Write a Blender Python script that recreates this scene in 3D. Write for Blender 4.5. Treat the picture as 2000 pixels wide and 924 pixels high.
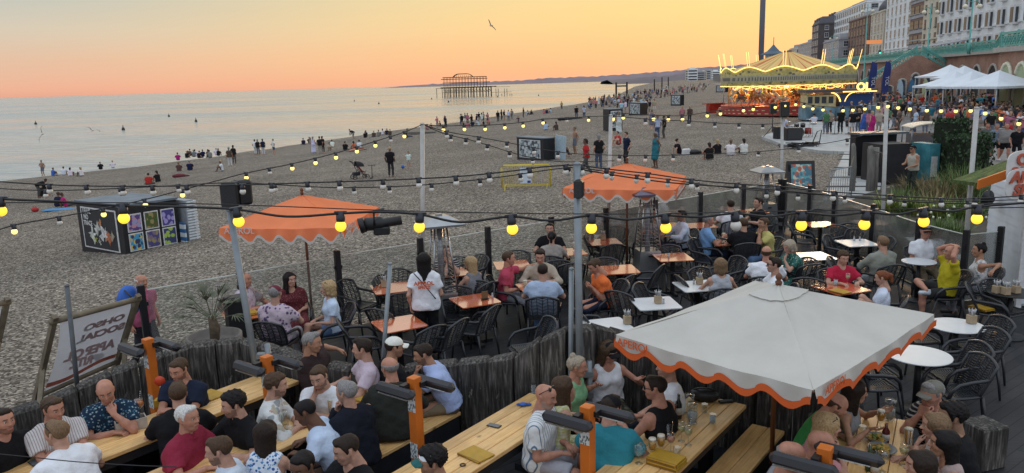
import bpy, bmesh, math, random
import numpy as np
from mathutils import Vector, Matrix, Euler
rnd = random.Random(7)
rad = math.radians
for _o in list(bpy.data.objects): bpy.data.objects.remove(_o)
S = bpy.context.scene
COL = S.collection
# ---------------------------------------------------------------- camera
FPX = 1500.0; CAMZ = 4.25
ROLL = rad(1.695); PITCH = math.atan(0.2*math.cos(ROLL))
fw = Vector((0, math.cos(PITCH), -math.sin(PITCH))); up0 = Vector((0, math.sin(PITCH), math.cos(PITCH)))
cax = math.cos(ROLL)*Vector((1, 0, 0)) - math.sin(ROLL)*up0
cau = math.cos(ROLL)*up0 + math.sin(ROLL)*Vector((1, 0, 0))
cd = bpy.data.cameras.new('camera'); cam = bpy.data.objects.new('camera', cd); COL.objects.link(cam)
cd.sensor_width = 36; cd.lens = 36*FPX/2000; cd.clip_start = .1; cd.clip_end = 90000
_m = Matrix((cax, cau, -fw)).transposed().to_4x4(); _m.translation = (0, 0, CAMZ)
cam.matrix_world = _m
S.camera = cam
# ---------------------------------------------------------------- sky and sun
SUN_AZ = rad(24)      # to the right of the view direction, just outside the frame
w = bpy.data.worlds.new('World'); S.world = w; w.use_nodes = True
nt = w.node_tree; nt.nodes.clear()
def wn(t, **k):
    n = nt.nodes.new(t)
    for a, b in k.items(): setattr(n, a, b)
    return n
def srgb(r, g, b):
    f = lambda c: (c/12.92 if c <= .04045 else ((c+.055)/1.055)**2.4)
    return (f(r/255), f(g/255), f(b/255), 1)
def ramp(n, stops):
    cr = n.color_ramp
    while len(cr.elements) > 1: cr.elements.remove(cr.elements[-1])
    for i, (p, c) in enumerate(stops):
        e = cr.elements[0] if i == 0 else cr.elements.new(p)
        e.position = p; e.color = c
tc = wn('ShaderNodeTexCoord'); sp = wn('ShaderNodeSeparateXYZ'); nt.links.new(tc.outputs['Generated'], sp.inputs[0])
# elevation (0 at horizon, 1 at zenith) through an exponent so the low sky gets the resolution
mx = wn('ShaderNodeMath', operation='MAXIMUM'); mx.inputs[1].default_value = 0; nt.links.new(sp.outputs['Z'], mx.inputs[0])
pw = wn('ShaderNodeMath', operation='POWER'); pw.inputs[1].default_value = .5; nt.links.new(mx.outputs[0], pw.inputs[0])
rl = wn('ShaderNodeValToRGB'); rr = wn('ShaderNodeValToRGB'); rb = wn('ShaderNodeValToRGB')
for n in (rl, rr, rb): nt.links.new(pw.outputs[0], n.inputs[0])
# sqrt(z): 0 horizon, .21 = 2.5deg, .3 = 5 deg, .41 = 10deg, .59 = 20deg, .84 = 45deg
ZEN = (.95, 1.09, 1.28, 1)  # zenith, out of view, raised above the low sky to brighten the foreground
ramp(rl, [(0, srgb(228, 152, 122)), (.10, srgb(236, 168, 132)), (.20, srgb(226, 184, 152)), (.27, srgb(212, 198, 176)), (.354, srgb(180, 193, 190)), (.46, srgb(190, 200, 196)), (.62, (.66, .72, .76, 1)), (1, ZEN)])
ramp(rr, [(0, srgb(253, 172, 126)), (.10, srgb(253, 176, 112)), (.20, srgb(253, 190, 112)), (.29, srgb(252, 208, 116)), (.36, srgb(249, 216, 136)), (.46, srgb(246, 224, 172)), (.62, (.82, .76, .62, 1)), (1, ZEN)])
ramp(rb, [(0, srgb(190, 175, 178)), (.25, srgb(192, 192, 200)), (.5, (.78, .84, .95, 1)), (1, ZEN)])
# how far the direction turns towards the sun's azimuth
hz = wn('ShaderNodeVectorMath', operation='MULTIPLY'); hz.inputs[1].default_value = (1, 1, 0); nt.links.new(tc.outputs['Generated'], hz.inputs[0])
hn = wn('ShaderNodeVectorMath', operation='NORMALIZE'); nt.links.new(hz.outputs[0], hn.inputs[0])
dt = wn('ShaderNodeVectorMath', operation='DOT_PRODUCT'); dt.inputs[1].default_value = (math.sin(SUN_AZ), math.cos(SUN_AZ), 0); nt.links.new(hn.outputs[0], dt.inputs[0])
m1 = wn('ShaderNodeMapRange', interpolation_type='SMOOTHSTEP'); m1.inputs[1].default_value = .5; m1.inputs[2].default_value = 1.06; nt.links.new(dt.outputs['Value'], m1.inputs[0])
m2 = wn('ShaderNodeMapRange', interpolation_type='SMOOTHSTEP'); m2.inputs[1].default_value = -.4; m2.inputs[2].default_value = .6; nt.links.new(dt.outputs['Value'], m2.inputs[0])
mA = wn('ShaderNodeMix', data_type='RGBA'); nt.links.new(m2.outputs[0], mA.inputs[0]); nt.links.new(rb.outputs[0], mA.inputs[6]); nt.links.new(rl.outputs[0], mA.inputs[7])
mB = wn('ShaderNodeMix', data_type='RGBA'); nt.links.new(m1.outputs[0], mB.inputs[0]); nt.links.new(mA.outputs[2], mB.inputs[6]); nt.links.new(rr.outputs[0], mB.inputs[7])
# thin uneven haze streaks, long and low
mp = wn('ShaderNodeMapping'); mp.inputs['Scale'].default_value = (1.3, 1.3, 14); nt.links.new(tc.outputs['Generated'], mp.inputs[0])
nz = wn('ShaderNodeTexNoise'); nz.inputs['Scale'].default_value = 1.6; nz.inputs['Detail'].default_value = 4; nt.links.new(mp.outputs[0], nz.inputs[0])
mr = wn('ShaderNodeMapRange'); mr.inputs[3].default_value = .96; mr.inputs[4].default_value = 1.035; nt.links.new(nz.outputs[0], mr.inputs[0])
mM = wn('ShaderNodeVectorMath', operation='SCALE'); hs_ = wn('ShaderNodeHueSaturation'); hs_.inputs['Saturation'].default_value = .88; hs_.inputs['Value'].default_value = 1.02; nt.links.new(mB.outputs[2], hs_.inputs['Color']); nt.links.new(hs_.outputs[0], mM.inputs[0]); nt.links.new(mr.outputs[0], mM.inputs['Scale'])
# a physical sky underneath (sun already at the horizon) adds its own bluish upper light
sky = wn('ShaderNodeTexSky', sky_type='NISHITA'); sky.sun_disc = False; sky.sun_elevation = rad(1.5); sky.sun_rotation = SUN_AZ
b1 = wn('ShaderNodeBackground'); b1.inputs[1].default_value = .012; nt.links.new(sky.outputs[0], b1.inputs[0])
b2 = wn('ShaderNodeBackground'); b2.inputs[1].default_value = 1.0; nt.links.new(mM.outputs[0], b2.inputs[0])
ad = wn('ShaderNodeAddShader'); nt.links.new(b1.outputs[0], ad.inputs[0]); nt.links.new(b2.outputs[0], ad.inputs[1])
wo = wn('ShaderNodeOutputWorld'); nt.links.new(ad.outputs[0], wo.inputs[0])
sl = bpy.data.lights.new('sun', 'SUN'); sun = bpy.data.objects.new('sun', sl); COL.objects.link(sun)
sl.energy = .95; sl.angle = rad(12); sl.color = (1, .62, .34)
_el = rad(5); sun.rotation_euler = Vector((-math.sin(SUN_AZ)*math.cos(_el), -math.cos(SUN_AZ)*math.cos(_el), -math.sin(_el))).to_track_quat('-Z', 'Y').to_euler()
S.view_settings.view_transform = 'Standard'; S.view_settings.look = 'None'
S.view_settings.exposure = 0; S.view_settings.gamma = 1
# ---------------------------------------------------------------- from picture to place
def ray(px, py): return fw + cax*((px-1000)/FPX) + cau*((462-py)/FPX)
def G(px, py, z=0.):
    r = ray(px, py); t = (z-CAMZ)/r.z; return Vector((r.x*t, r.y*t, z))
def D(px, py, y):
    r = ray(px, py); t = y/r.y; return Vector((r.x*t, y, CAMZ+r.z*t))
SH = .22   # the shore runs away along (SH, 1)
# ---------------------------------------------------------------- materials
def newmat(name):
    m = bpy.data.materials.new(name); m.use_nodes = True; t = m.node_tree; t.nodes.clear()
    o = t.nodes.new('ShaderNodeOutputMaterial'); b = t.nodes.new('ShaderNodeBsdfPrincipled'); t.links.new(b.outputs[0], o.inputs[0])
    return m, t, b, o
def nd(t, typ, ins=None, **k):
    n = t.nodes.new(typ)
    for a, v in k.items(): setattr(n, a, v)
    for a, v in (ins or {}).items():
        if isinstance(v, bpy.types.NodeSocket): t.links.new(v, n.inputs[a])
        else: n.inputs[a].default_value = v
    return n
def c4(c): return tuple(c) + (1,) if len(c) == 3 else tuple(c)
def mixc(t, f, a, b, bt='MIX'):
    n = nd(t, 'ShaderNodeMix', data_type='RGBA', blend_type=bt)
    for i, v in ((0, f), (6, a), (7, b)):
        if isinstance(v, bpy.types.NodeSocket): t.links.new(v, n.inputs[i])
        else: n.inputs[i].default_value = v if i == 0 else c4(v)
    return n.outputs[2]
def coords(t, kind='Object', sc=(1, 1, 1), rot=(0, 0, 0)):
    c = nd(t, 'ShaderNodeTexCoord'); src = c.outputs[kind]
    if kind == 'World': pass
    m = nd(t, 'ShaderNodeMapping', {0: src, 'Scale': sc, 'Rotation': rot}); return m.outputs[0]
def noise(t, v, s, d=3, r=.55): return nd(t, 'ShaderNodeTexNoise', {'Vector': v, 'Scale': s, 'Detail': d, 'Roughness': r}).outputs[0]
def mrange(t, v, a, b, c=0, d=1): return nd(t, 'ShaderNodeMapRange', {0: v, 1: a, 2: b, 3: c, 4: d}).outputs[0]
def bump(t, b, h, s=.3, dist=.01): t.links.new(nd(t, 'ShaderNodeBump', {'Strength': s, 'Distance': dist, 'Height': h}).outputs[0], b.inputs['Normal'])
_M = {}
def pm(name, col='OBJ', rough=.6, metal=0., var=.18, ns=9., bs=0., bsc=60., bd=.006, sc=(1, 1, 1), spec=.4, emit=None, es=1., kind='Object', coat=0):
    """plain surface whose colour wanders a little; col 'OBJ' takes the object's own colour"""
    if name in _M: return _M[name]
    m, t, b, o = newmat(name); v = coords(t, kind, sc)
    base = nd(t, 'ShaderNodeObjectInfo').outputs['Color'] if col == 'OBJ' else c4(col)
    n = noise(t, v, ns, 4)
    f = mrange(t, n, .3, .7, 1-var, 1+var)
    hs = nd(t, 'ShaderNodeHueSaturation', {'Value': f, 'Color': base})
    t.links.new(hs.outputs[0], b.inputs['Base Color'])
    b.inputs['Roughness'].default_value = rough; b.inputs['Metallic'].default_value = metal; b.inputs['Specular IOR Level'].default_value = spec
    if coat: b.inputs['Coat Weight'].default_value = coat
    if bs: bump(t, b, noise(t, v, bsc, 3), bs, bd)
    if emit: b.inputs['Emission Color'].default_value = c4(emit); b.inputs['Emission Strength'].default_value = es
    m.diffuse_color = (.5, .5, .5, 1) if col == 'OBJ' else c4(col)
    _M[name] = m; return m
# ---------------------------------------------------------------- mesh helpers
class MB:
    def __init__(s): s.v = []; s.f = []; s.m = []; s.s = []
    def add(s, vs, fs, m=0, sm=False, M=None):
        o = len(s.v)
        s.v += [tuple(M @ Vector(p)) for p in vs] if M is not None else [tuple(p) for p in vs]
        s.f += [tuple(i+o for i in f) for f in fs]; s.m += [m]*len(fs); s.s += [sm]*len(fs); return s
    def box(s, c, size, rz=0, m=0, rx=0, ry=0, bev=0, M=None):
        hx, hy, hz = [a/2 for a in size]; T = Matrix.Translation(c) @ Euler((rx, ry, rz)).to_matrix().to_4x4()
        if M is not None: T = M @ T
        if bev <= 0:
            vs = [(x*hx, y*hy, z*hz) for x in (-1, 1) for y in (-1, 1) for z in (-1, 1)]
            fs = [(0, 1, 3, 2), (4, 6, 7, 5), (0, 4, 5, 1), (2, 3, 7, 6), (0, 2, 6, 4), (1, 5, 7, 3)]
        else:
            e = min(bev, hx*.9, hy*.9, hz*.9); vs = []; ix = {}
            for x in (-1, 1):
                for y in (-1, 1):
                    for z in (-1, 1):
                        ix[x, y, z] = len(vs)
                        vs += [(x*hx, y*(hy-e), z*(hz-e)), (x*(hx-e), y*hy, z*(hz-e)), (x*(hx-e), y*(hy-e), z*hz)]
            fs = []
            for a in (-1, 1):
                fs.append([ix[a, y, z] for y, z in ((-1, -1), (1, -1), (1, 1), (-1, 1))])
                fs.append([ix[x, a, z]+1 for x, z in ((-1, -1), (1, -1), (1, 1), (-1, 1))])
                fs.append([ix[x, y, a]+2 for x, y in ((-1, -1), (1, -1), (1, 1), (-1, 1))])
                for b in (-1, 1):
                    fs.append([ix[a, b, -1], ix[a, b, 1], ix[a, b, 1]+1, ix[a, b, -1]+1])
                    fs.append([ix[a, -1, b], ix[a, 1, b], ix[a, 1, b]+2, ix[a, -1, b]+2])
                    fs.append([ix[-1, a, b]+1, ix[1, a, b]+1, ix[1, a, b]+2, ix[-1, a, b]+2])
            for k in ix.values(): fs.append([k, k+1, k+2])
        return s.add(vs, fs, m, False, T)
    def tube(s, pts, r, n=8, m=0, closed=False, flat=1., sm=True, M=None, upv=(0, 0, 1)):
        P = [Vector(p) for p in pts]; L = len(P); vs = []; fs = []
        rs = r if isinstance(r, (list, tuple)) else [r]*L
        for i, p in enumerate(P):
            d = (P[(i+1) % L]-P[i-1]) if closed else (P[min(i+1, L-1)]-P[max(i-1, 0)])
            d.normalize(); u = Vector(upv)
            if abs(d.dot(u)) > .97: u = Vector((1, 0, 0))
            a = d.cross(u).normalized(); b = a.cross(d)
            for k in range(n):
                t = 2*math.pi*(k+.5)/n; vs.append(p+(a*math.cos(t)+b*(math.sin(t)*flat))*rs[i])
        for i in range(L if closed else L-1):
            j = (i+1) % L
            for k in range(n): fs.append((i*n+k, i*n+(k+1) % n, j*n+(k+1) % n, j*n+k))
        if not closed: fs += [tuple(range(n)), tuple((L-1)*n+k for k in range(n))]
        return s.add(vs, fs, m, sm and n > 4, M)
    def lathe(s, prof, n=20, c=(0, 0, 0), m=0, M=None, sm=True):
        vs = []; fs = []
        for r, z in prof:
            for k in range(n): t = 2*math.pi*k/n; vs.append((c[0]+r*math.cos(t), c[1]+r*math.sin(t), c[2]+z))
        for i in range(len(prof)-1):
            for k in range(n): fs.append((i*n+k, i*n+(k+1) % n, (i+1)*n+(k+1) % n, (i+1)*n+k))
        if prof[0][0] > 1e-4: fs.append(tuple(range(n)))
        if prof[-1][0] > 1e-4: fs.append(tuple((len(prof)-1)*n+k for k in range(n)))
        return s.add(vs, fs, m, sm, M)
    def ball(s, c, r, nu=12, nv=8, m=0, sc=(1, 1, 1), M=None):
        pr = [(max(1e-5, r*math.sin(math.pi*i/nv)), -r*math.cos(math.pi*i/nv)) for i in range(nv+1)]
        T = Matrix.Translation(c) @ Matrix.Diagonal((*sc, 1))
        return s.lathe(pr, nu, m=m, M=(M @ T if M is not None else T))
    def prism(s, poly, z0, z1, m=0, M=None):
        n = len(poly); vs = [(x, y, z0) for x, y in poly]+[(x, y, z1) for x, y in poly]
        fs = [tuple(range(n))[::-1], tuple(range(n, 2*n))]+[(i, (i+1) % n, n+(i+1) % n, n+i) for i in range(n)]
        return s.add(vs, fs, m, False, M)
    def grid(s, fn, nu, nv, m=0, sm=True, M=None):
        vs = [fn(i/nu, j/nv) for i in range(nu+1) for j in range(nv+1)]
        fs = [(i*(nv+1)+j, (i+1)*(nv+1)+j, (i+1)*(nv+1)+j+1, i*(nv+1)+j+1) for i in range(nu) for j in range(nv)]
        return s.add(vs, fs, m, sm, M)
    def mesh(s, name, mats, fix=True):
        me = bpy.data.meshes.new(name); me.from_pydata(s.v, [], s.f)
        for m in (mats if isinstance(mats, (list, tuple)) else [mats]): me.materials.append(m)
        me.polygons.foreach_set('material_index', s.m); me.polygons.foreach_set('use_smooth', s.s)
        if fix:
            b = bmesh.new(); b.from_mesh(me); bmesh.ops.recalc_face_normals(b, faces=b.faces); b.to_mesh(me); b.free()
        me.update(); return me
    def build(s, name, mats, parent=None, loc=(0, 0, 0), rot=(0, 0, 0), fix=True):
        return put(name, s.mesh(name, mats, fix), parent, loc, rot)
def put(name, me, parent=None, loc=(0, 0, 0), rot=(0, 0, 0), col=None, sc=None):
    o = bpy.data.objects.new(name, me); COL.objects.link(o); o.parent = parent; o.location = loc; o.rotation_euler = rot
    if col is not None: o.color = c4(col)
    if sc is not None: o.scale = (sc, sc, sc) if not isinstance(sc, (tuple, list)) else sc
    return o
def thing(name, label, cat, loc=(0, 0, 0), rz=0, group=None):
    return tag(put(name, None, None, loc, (0, 0, rz)), label, cat, group)
def tag(o, label, cat, group=None):
    o['label'] = label; o['category'] = cat
    if group: o['group'] = group
    return o
def struct(o): o['kind'] = 'structure'; return o
def dup(r, loc, rz, label, group=None, parent=None):
    c = r.copy(); COL.objects.link(c); c.parent = parent
    if parent is None:
        c.location = loc; c.rotation_euler = (0, 0, rz)
        if label: c['label'] = label
        if group: c['group'] = group
    for ch in r.children: dup(ch, None, 0, None, None, c)
    return c
def text_mesh(txt, size, depth=.002, shear=0., bold=.0, name='lettering', align='CENTER'):
    cu = bpy.data.curves.new(name, 'FONT'); cu.body = txt; cu.size = size; cu.extrude = depth; cu.shear = shear; cu.offset = bold
    cu.align_x = align; cu.align_y = 'CENTER'; cu.space_line = .85
    o = bpy.data.objects.new(name, cu); COL.objects.link(o)
    me = bpy.data.meshes.new_from_object(o.evaluated_get(bpy.context.evaluated_depsgraph_get())); bpy.data.objects.remove(o); bpy.data.curves.remove(cu)
    me.materials.clear(); return me
def catenary(a, b, sag, n=12):
    a = Vector(a); b = Vector(b); return [a.lerp(b, i/n)-Vector((0, 0, sag*4*(i/n)*(1-i/n))) for i in range(n+1)]
# ---------------------------------------------------------------- smooth solids (distance field -> surface net)
def V3(x): return np.array(x, dtype=np.float32)
class Prim:
    def __init__(s, a, b, ra, rb=None, k=.03, flat=None, cut=(), neg=False):
        s.a = V3(a); s.b = V3(b); s.ra = ra; s.rb = ra if rb is None else rb; s.k = k; s.flat = flat; s.cut = cut; s.neg = neg
    def d(s, X, Y, Z):
        a, b = s.a, s.b; x = X-a[0]; y = Y-a[1]; z = Z-a[2]; ab = b-a
        if s.flat is not None:
            n, f = V3(s.flat[0]), s.flat[1]; q = (x*n[0]+y*n[1]+z*n[2])*(f-1); x = x+q*n[0]; y = y+q*n[1]; z = z+q*n[2]
            ab = ab+n*(ab@n)*(f-1)
        L = float(ab@ab)
        if L < 1e-9: r = np.sqrt(x*x+y*y+z*z)-s.ra
        else:
            t = np.clip((x*ab[0]+y*ab[1]+z*ab[2])/L, 0, 1)
            x = x-t*ab[0]; y = y-t*ab[1]; z = z-t*ab[2]
            r = np.sqrt(x*x+y*y+z*z)-(s.ra+(s.rb-s.ra)*t)
        for p, n in s.cut: r = np.maximum(r, (X-p[0])*n[0]+(Y-p[1])*n[1]+(Z-p[2])*n[2])
        return r
def solid(prims, vox, post=None):
    pos = [p for p in prims if not p.neg]
    lo = np.min([np.minimum(p.a, p.b)-max(p.ra, p.rb) for p in pos], 0)-2.5*vox
    hi = np.max([np.maximum(p.a, p.b)+max(p.ra, p.rb) for p in pos], 0)+2.5*vox
    n = np.ceil((hi-lo)/vox).astype(int)+1
    ax = [(lo[i]+vox*np.arange(n[i])).astype(np.float32) for i in range(3)]
    V = np.full(n, .08, np.float32)
    for p in prims:
        m = max(p.ra, p.rb)+max(3*vox, 1.2*p.k)
        l = np.clip(((np.minimum(p.a, p.b)-m-lo)/vox).astype(int), 0, n); h = np.clip(((np.maximum(p.a, p.b)+m-lo)/vox).astype(int)+2, 0, n)
        if np.any(h <= l): continue
        sl = tuple(slice(l[i], h[i]) for i in range(3))
        d = p.d(ax[0][sl[0], None, None], ax[1][None, sl[1], None], ax[2][None, None, sl[2]]); v = V[sl]
        if p.neg: V[sl] = np.maximum(v, -d)
        else:
            hh = np.maximum(p.k-np.abs(v-d), 0)/p.k; V[sl] = np.minimum(v, d)-hh*hh*p.k*.25
    if post is not None: V = post(V, ax[0][:, None, None], ax[1][None, :, None], ax[2][None, None, :])
    V[0] = V[-1] = .05; V[:, 0] = V[:, -1] = .05; V[:, :, 0] = V[:, :, -1] = .05
    return nets(V, lo, vox)
def nets(V, lo, vox):
    I = V < 0
    c = [I[i:I.shape[0]-1+i, j:I.shape[1]-1+j, k:I.shape[2]-1+k] for i in (0, 1) for j in (0, 1) for k in (0, 1)]
    s = sum(x.astype(np.int8) for x in c); act = (s > 0) & (s < 8)
    idx = np.full(act.shape, -1, np.int64); A = np.argwhere(act); idx[act] = np.arange(len(A))
    if not len(A): return np.zeros((0, 3), np.float32), np.zeros((0, 4), np.int64)
    acc = np.zeros((len(A), 3), np.float32); cnt = np.zeros(len(A), np.float32)
    cn = [(i, j, k) for i in (0, 1) for j in (0, 1) for k in (0, 1)]
    val = np.stack([V[A[:, 0]+i, A[:, 1]+j, A[:, 2]+k] for i, j, k in cn], 1)
    for p in range(8):
        for q in range(p+1, 8):
            df = np.array(cn[q])-np.array(cn[p])
            if np.abs(df).sum() != 1: continue
            m = (val[:, p] < 0) != (val[:, q] < 0)
            t = val[m, p]/(val[m, p]-val[m, q])
            acc[m] += np.array(cn[p])+t[:, None]*df; cnt[m] += 1
    vs = (A+acc/cnt[:, None])*vox+lo
    F = []
    for d in range(3):
        u, w_ = (d+1) % 3, (d+2) % 3
        a = [slice(None)]*3; b = [slice(None)]*3; a[d] = slice(0, -1); b[d] = slice(1, None)
        a0, b0 = I[tuple(a)], I[tuple(b)]
        E = np.argwhere(a0 != b0); E = E[(E[:, u] > 0) & (E[:, w_] > 0) & (E[:, u] < idx.shape[u]) & (E[:, w_] < idx.shape[w_])]
        sgn = a0[tuple(E.T)]
        q = []
        for du, dw in ((1, 1), (0, 1), (0, 0), (1, 0)):
            e = E.copy(); e[:, u] -= du; e[:, w_] -= dw; q.append(idx[tuple(e.T)])
        q = np.stack(q, 1); q[~sgn] = q[~sgn][:, ::-1]; F.append(q)
    return vs.astype(np.float32), np.concatenate(F)
def npmesh(name, parts, mats):
    """parts: list of (verts, quads, material index or array)"""
    vs = np.concatenate([p[0] for p in parts]).astype(np.float32); off = 0; fs = []; mi = []
    for v, f, m in parts:
        fs.append(f+off); off += len(v); mi.append(np.full(len(f), m, np.int32) if np.isscalar(m) else np.asarray(m, np.int32))
    fs = np.concatenate(fs).astype(np.int32); mi = np.concatenate(mi)
    me = bpy.data.meshes.new(name); me.vertices.add(len(vs)); me.vertices.foreach_set('co', vs.ravel())
    me.loops.add(fs.size); me.loops.foreach_set('vertex_index', fs.ravel())
    me.polygons.add(len(fs)); me.polygons.foreach_set('loop_start', np.arange(0, fs.size, 4, dtype=np.int32)); me.polygons.foreach_set('loop_total', np.full(len(fs), 4, np.int32))
    for m in mats: me.materials.append(m)
    me.polygons.foreach_set('material_index', mi); me.polygons.foreach_set('use_smooth', np.ones(len(fs), bool))
    me.update(calc_edges=True); return me
# ---------------------------------------------------------------- people
SKIN = pm('skin', 'OBJ', .6, var=.16, ns=17, spec=.25, bs=.25, bsc=50, bd=.004)
CLOTH = pm('cloth', 'OBJ', .9, var=.10, ns=7, bs=.7, bsc=11, bd=.03, spec=.12)
LEATHER = pm('shoe_leather', 'OBJ', .5, var=.1)
def _hairmat():
    m, t, b, o = newmat('hair_strands'); v = coords(t, 'Object', (120, 60, 30))
    n = noise(t, v, 1.2, 3); oc = nd(t, 'ShaderNodeObjectInfo').outputs['Color']
    t.links.new(nd(t, 'ShaderNodeHueSaturation', {'Value': mrange(t, n, .3, .7, .65, 1.4), 'Color': oc}).outputs[0], b.inputs['Base Color'])
    b.inputs['Roughness'].default_value = .65; b.inputs['Specular IOR Level'].default_value = .2; bump(t, b, n, .35, .004); return m
HAIR = _hairmat()
def _tint(name, c, f, rough=.6):
    m, t, b, o = newmat(name); oc = nd(t, 'ShaderNodeObjectInfo').outputs['Color']
    t.links.new(mixc(t, f, oc, c), b.inputs['Base Color']); b.inputs['Roughness'].default_value = rough; return m
LIP = _tint('lips', (.35, .07, .07), .5, .4); BROWD = _tint('brow_dark', (.02, .012, .008), .75); BROWL = _tint('brow_fair', (.22, .13, .06), .6)
BEARDD = _tint('beard_dark', (.03, .018, .012), .55, .8); BEARDG = _tint('beard_grey', (.3, .28, .26), .4, .8); STUB = _tint('stubble', (.06, .04, .03), .22, .7)
EYEW = pm('eye_white', (.55, .53, .5), .2, var=0); EYED = pm('eye_iris', (.03, .02, .015), .15, var=0)
def pat(name, fn, rough=.9):
    m, t, b, o = newmat(name); v = coords(t, 'Object'); t.links.new(fn(t, v), b.inputs['Base Color']); b.inputs['Roughness'].default_value = rough
    b.inputs['Specular IOR Level'].default_value = .15; bump(t, b, noise(t, v, 11, 3), .7, .03); _M[name] = m; return m
def stripes(a, c, n, w=.5, axis='X'):
    def f(t, v):
        wv = nd(t, 'ShaderNodeTexWave', {'Vector': v, 'Scale': n}, wave_type='BANDS', bands_direction=axis).outputs[0]
        return mixc(t, mrange(t, wv, w, w+.08), a, c)
    return f
def blobs(a, cs, sc, th=.35, rnd_=1.):
    def f(t, v):
        out = c4(a)
        for i, c in enumerate(cs):
            mp = nd(t, 'ShaderNodeMapping', {0: v, 'Location': (i*3.7, i*1.9, i*.7)}).outputs[0]
            wv = nd(t, 'ShaderNodeVectorMath', {0: mp, 1: nd(t, 'ShaderNodeVectorMath', {0: nd(t, 'ShaderNodeTexNoise', {'Vector': mp, 'Scale': sc*.9}).outputs[1], 'Scale': .6/sc}, operation='SCALE').outputs[0]}, operation='ADD').outputs[0]
            d = nd(t, 'ShaderNodeTexVoronoi', {'Vector': wv, 'Scale': sc*(1+.13*i), 'Randomness': rnd_}).outputs[0]
            out = mixc(t, mrange(t, d, th, th+.05, 1, 0), out, c)
        return out
    return f
def checks(a, c, n):
    def f(t, v):
        x = nd(t, 'ShaderNodeTexWave', {'Vector': v, 'Scale': n}, bands_direction='X').outputs[0]; z = nd(t, 'ShaderNodeTexWave', {'Vector': v, 'Scale': n}, bands_direction='Z').outputs[0]
        return mixc(t, mrange(t, nd(t, 'ShaderNodeMath', {0: x, 1: z}, operation='ADD').outputs[0], .8, 1.3), a, c)
    return f
WH = (.72, .74, .78)
PT = dict(
    hawaii=pat('hawaiian_cloth', blobs((.012, .03, .06), [(.05, .14, .2), (.25, .33, .36)], 26, .25)),
    thinstripe=pat('striped_cloth', stripes((.55, .53, .52), (.30, .25, .25), 14, .72)),
    bluestripe=pat('blue_striped_cloth', stripes((.66, .68, .68), (.10, .17, .26), 9, .88)),
    tiedye=pat('tie_dye_cloth', blobs((.62, .63, .62), [(.30, .32, .33), (.42, .38, .3)], 7, .28)),
    bluefloral=pat('blue_floral_cloth', blobs((.66, .72, .8), [(.03, .10, .32), (.10, .25, .45)], 24, .3)),
    pinkleaf=pat('leaf_print_cloth', blobs((.52, .42, .48), [(.10, .07, .16), (.18, .10, .2)], 14, .27)),
    palepat=pat('pale_print_cloth', blobs((.55, .48, .54), [(.35, .28, .4)], 16, .27)),
    burgundy=pat('burgundy_dotted_cloth', blobs((.11, .025, .03), [(.3, .12, .12)], 40, .22)),
    camo=pat('camouflage_cloth', blobs((.035, .038, .03), [(.01, .012, .01), (.10, .10, .07)], 12, .35)),
    greenpat=pat('green_patterned_cloth', blobs((.03, .12, .10), [(.25, .33, .25), (.01, .05, .05)], 22, .28)),
    whitefloral=pat('white_floral_cloth', blobs((.6, .6, .6), [(.3, .32, .34), (.45, .4, .35)], 14, .3)),
    yelcheck=pat('yellow_checked_cloth', checks((.50, .50, .22), (.62, .62, .45), 9)),
    hoops=pat('hooped_cloth', stripes((.02, .02, .025), (.33, .32, .3), 9, .7, 'Z')),
    bluespot=pat('blue_print_cloth', blobs((.5, .55, .7), [(.05, .12, .4)], 10, .36)),
)
# ---- head, hands, hair, built once
HV = .0062
def _face_prims(fem=False, neck=.056):
    j = .92 if fem else 1
    P = [Prim((0, .012, .032), (0, -.034, .030), .076, .074, .02), Prim((0, .035, .02), (0, .045, -.062), .056*j, .040*j, .03),
         Prim((0, .062, -.092), (0, .062, -.092), .021*j, None, .03), Prim((0, -.018, -.04), (0, -.042, -.2), neck, neck*1.12, .03)]
    for s in (-1, 1):
        P += [Prim((s*.048*j, .005, -.03), (s*.024*j, .05, -.085), .02, .018, .03), Prim((s*.034, .068, .034), (s*.012, .077, .03), .011, .011, .015),
              Prim((s*.038, .058, -.022), (s*.034, .062, -.03), .024, .02, .03), Prim((s*.076, -.012, .008), (s*.078, -.008, -.022), .019, .011, .008, flat=((1, .35*s, 0), 2.4))]
    P += [Prim((0, .084, .02), (0, .106, -.02), .007, .0125, .012), Prim((-.011, .096, -.024), (.011, .096, -.024), .008, None, .008)]
    for s in (-1, 1): P.append(Prim((s*.032, .094, .008), (s*.028, .096, .008), .0155, None, .01, neg=True))
    P += [Prim((-.02, .086, -.058), (.02, .086, -.058), .0075, None, .008), Prim((-.017, .085, -.068), (.017, .085, -.068), .0075, None, .008)]
    return P
HEADS = {}
for _fem in (False, True):
    v, f = solid(_face_prims(_fem, .047 if _fem else .057), HV)
    c = v[f].mean(1); cl = np.zeros(len(f), np.int32); x, y, z = np.abs(c[:, 0]), c[:, 1], c[:, 2]
    cl[(y > .04) & (z < -.045) & (z > -.125) & ~((x < .012) & (z > -.045))] = 3
    cl[(y < .04) & (y > -.005) & (z < -.02) & (z > -.1) & (x > .03)] = 3
    cl[(x < .026) & (y > .078) & (z < -.054) & (z > -.074)] = 1
    cl[(x > .012) & (x < .05) & (y > .06) & (z > .026) & (z < .037)] = 2
    HEADS[_fem] = (v, f, cl)
EYES = []
for s in (-1, 1):
    for r, dy, m in ((.0125, 0, 4), (.0078, .0068, 5)):
        v, f = solid([Prim((s*.031, .0745+dy, .009), (s*.031, .0745+dy, .009), r)], .0045); EYES.append((v, f, np.full(len(f), m)))
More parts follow.
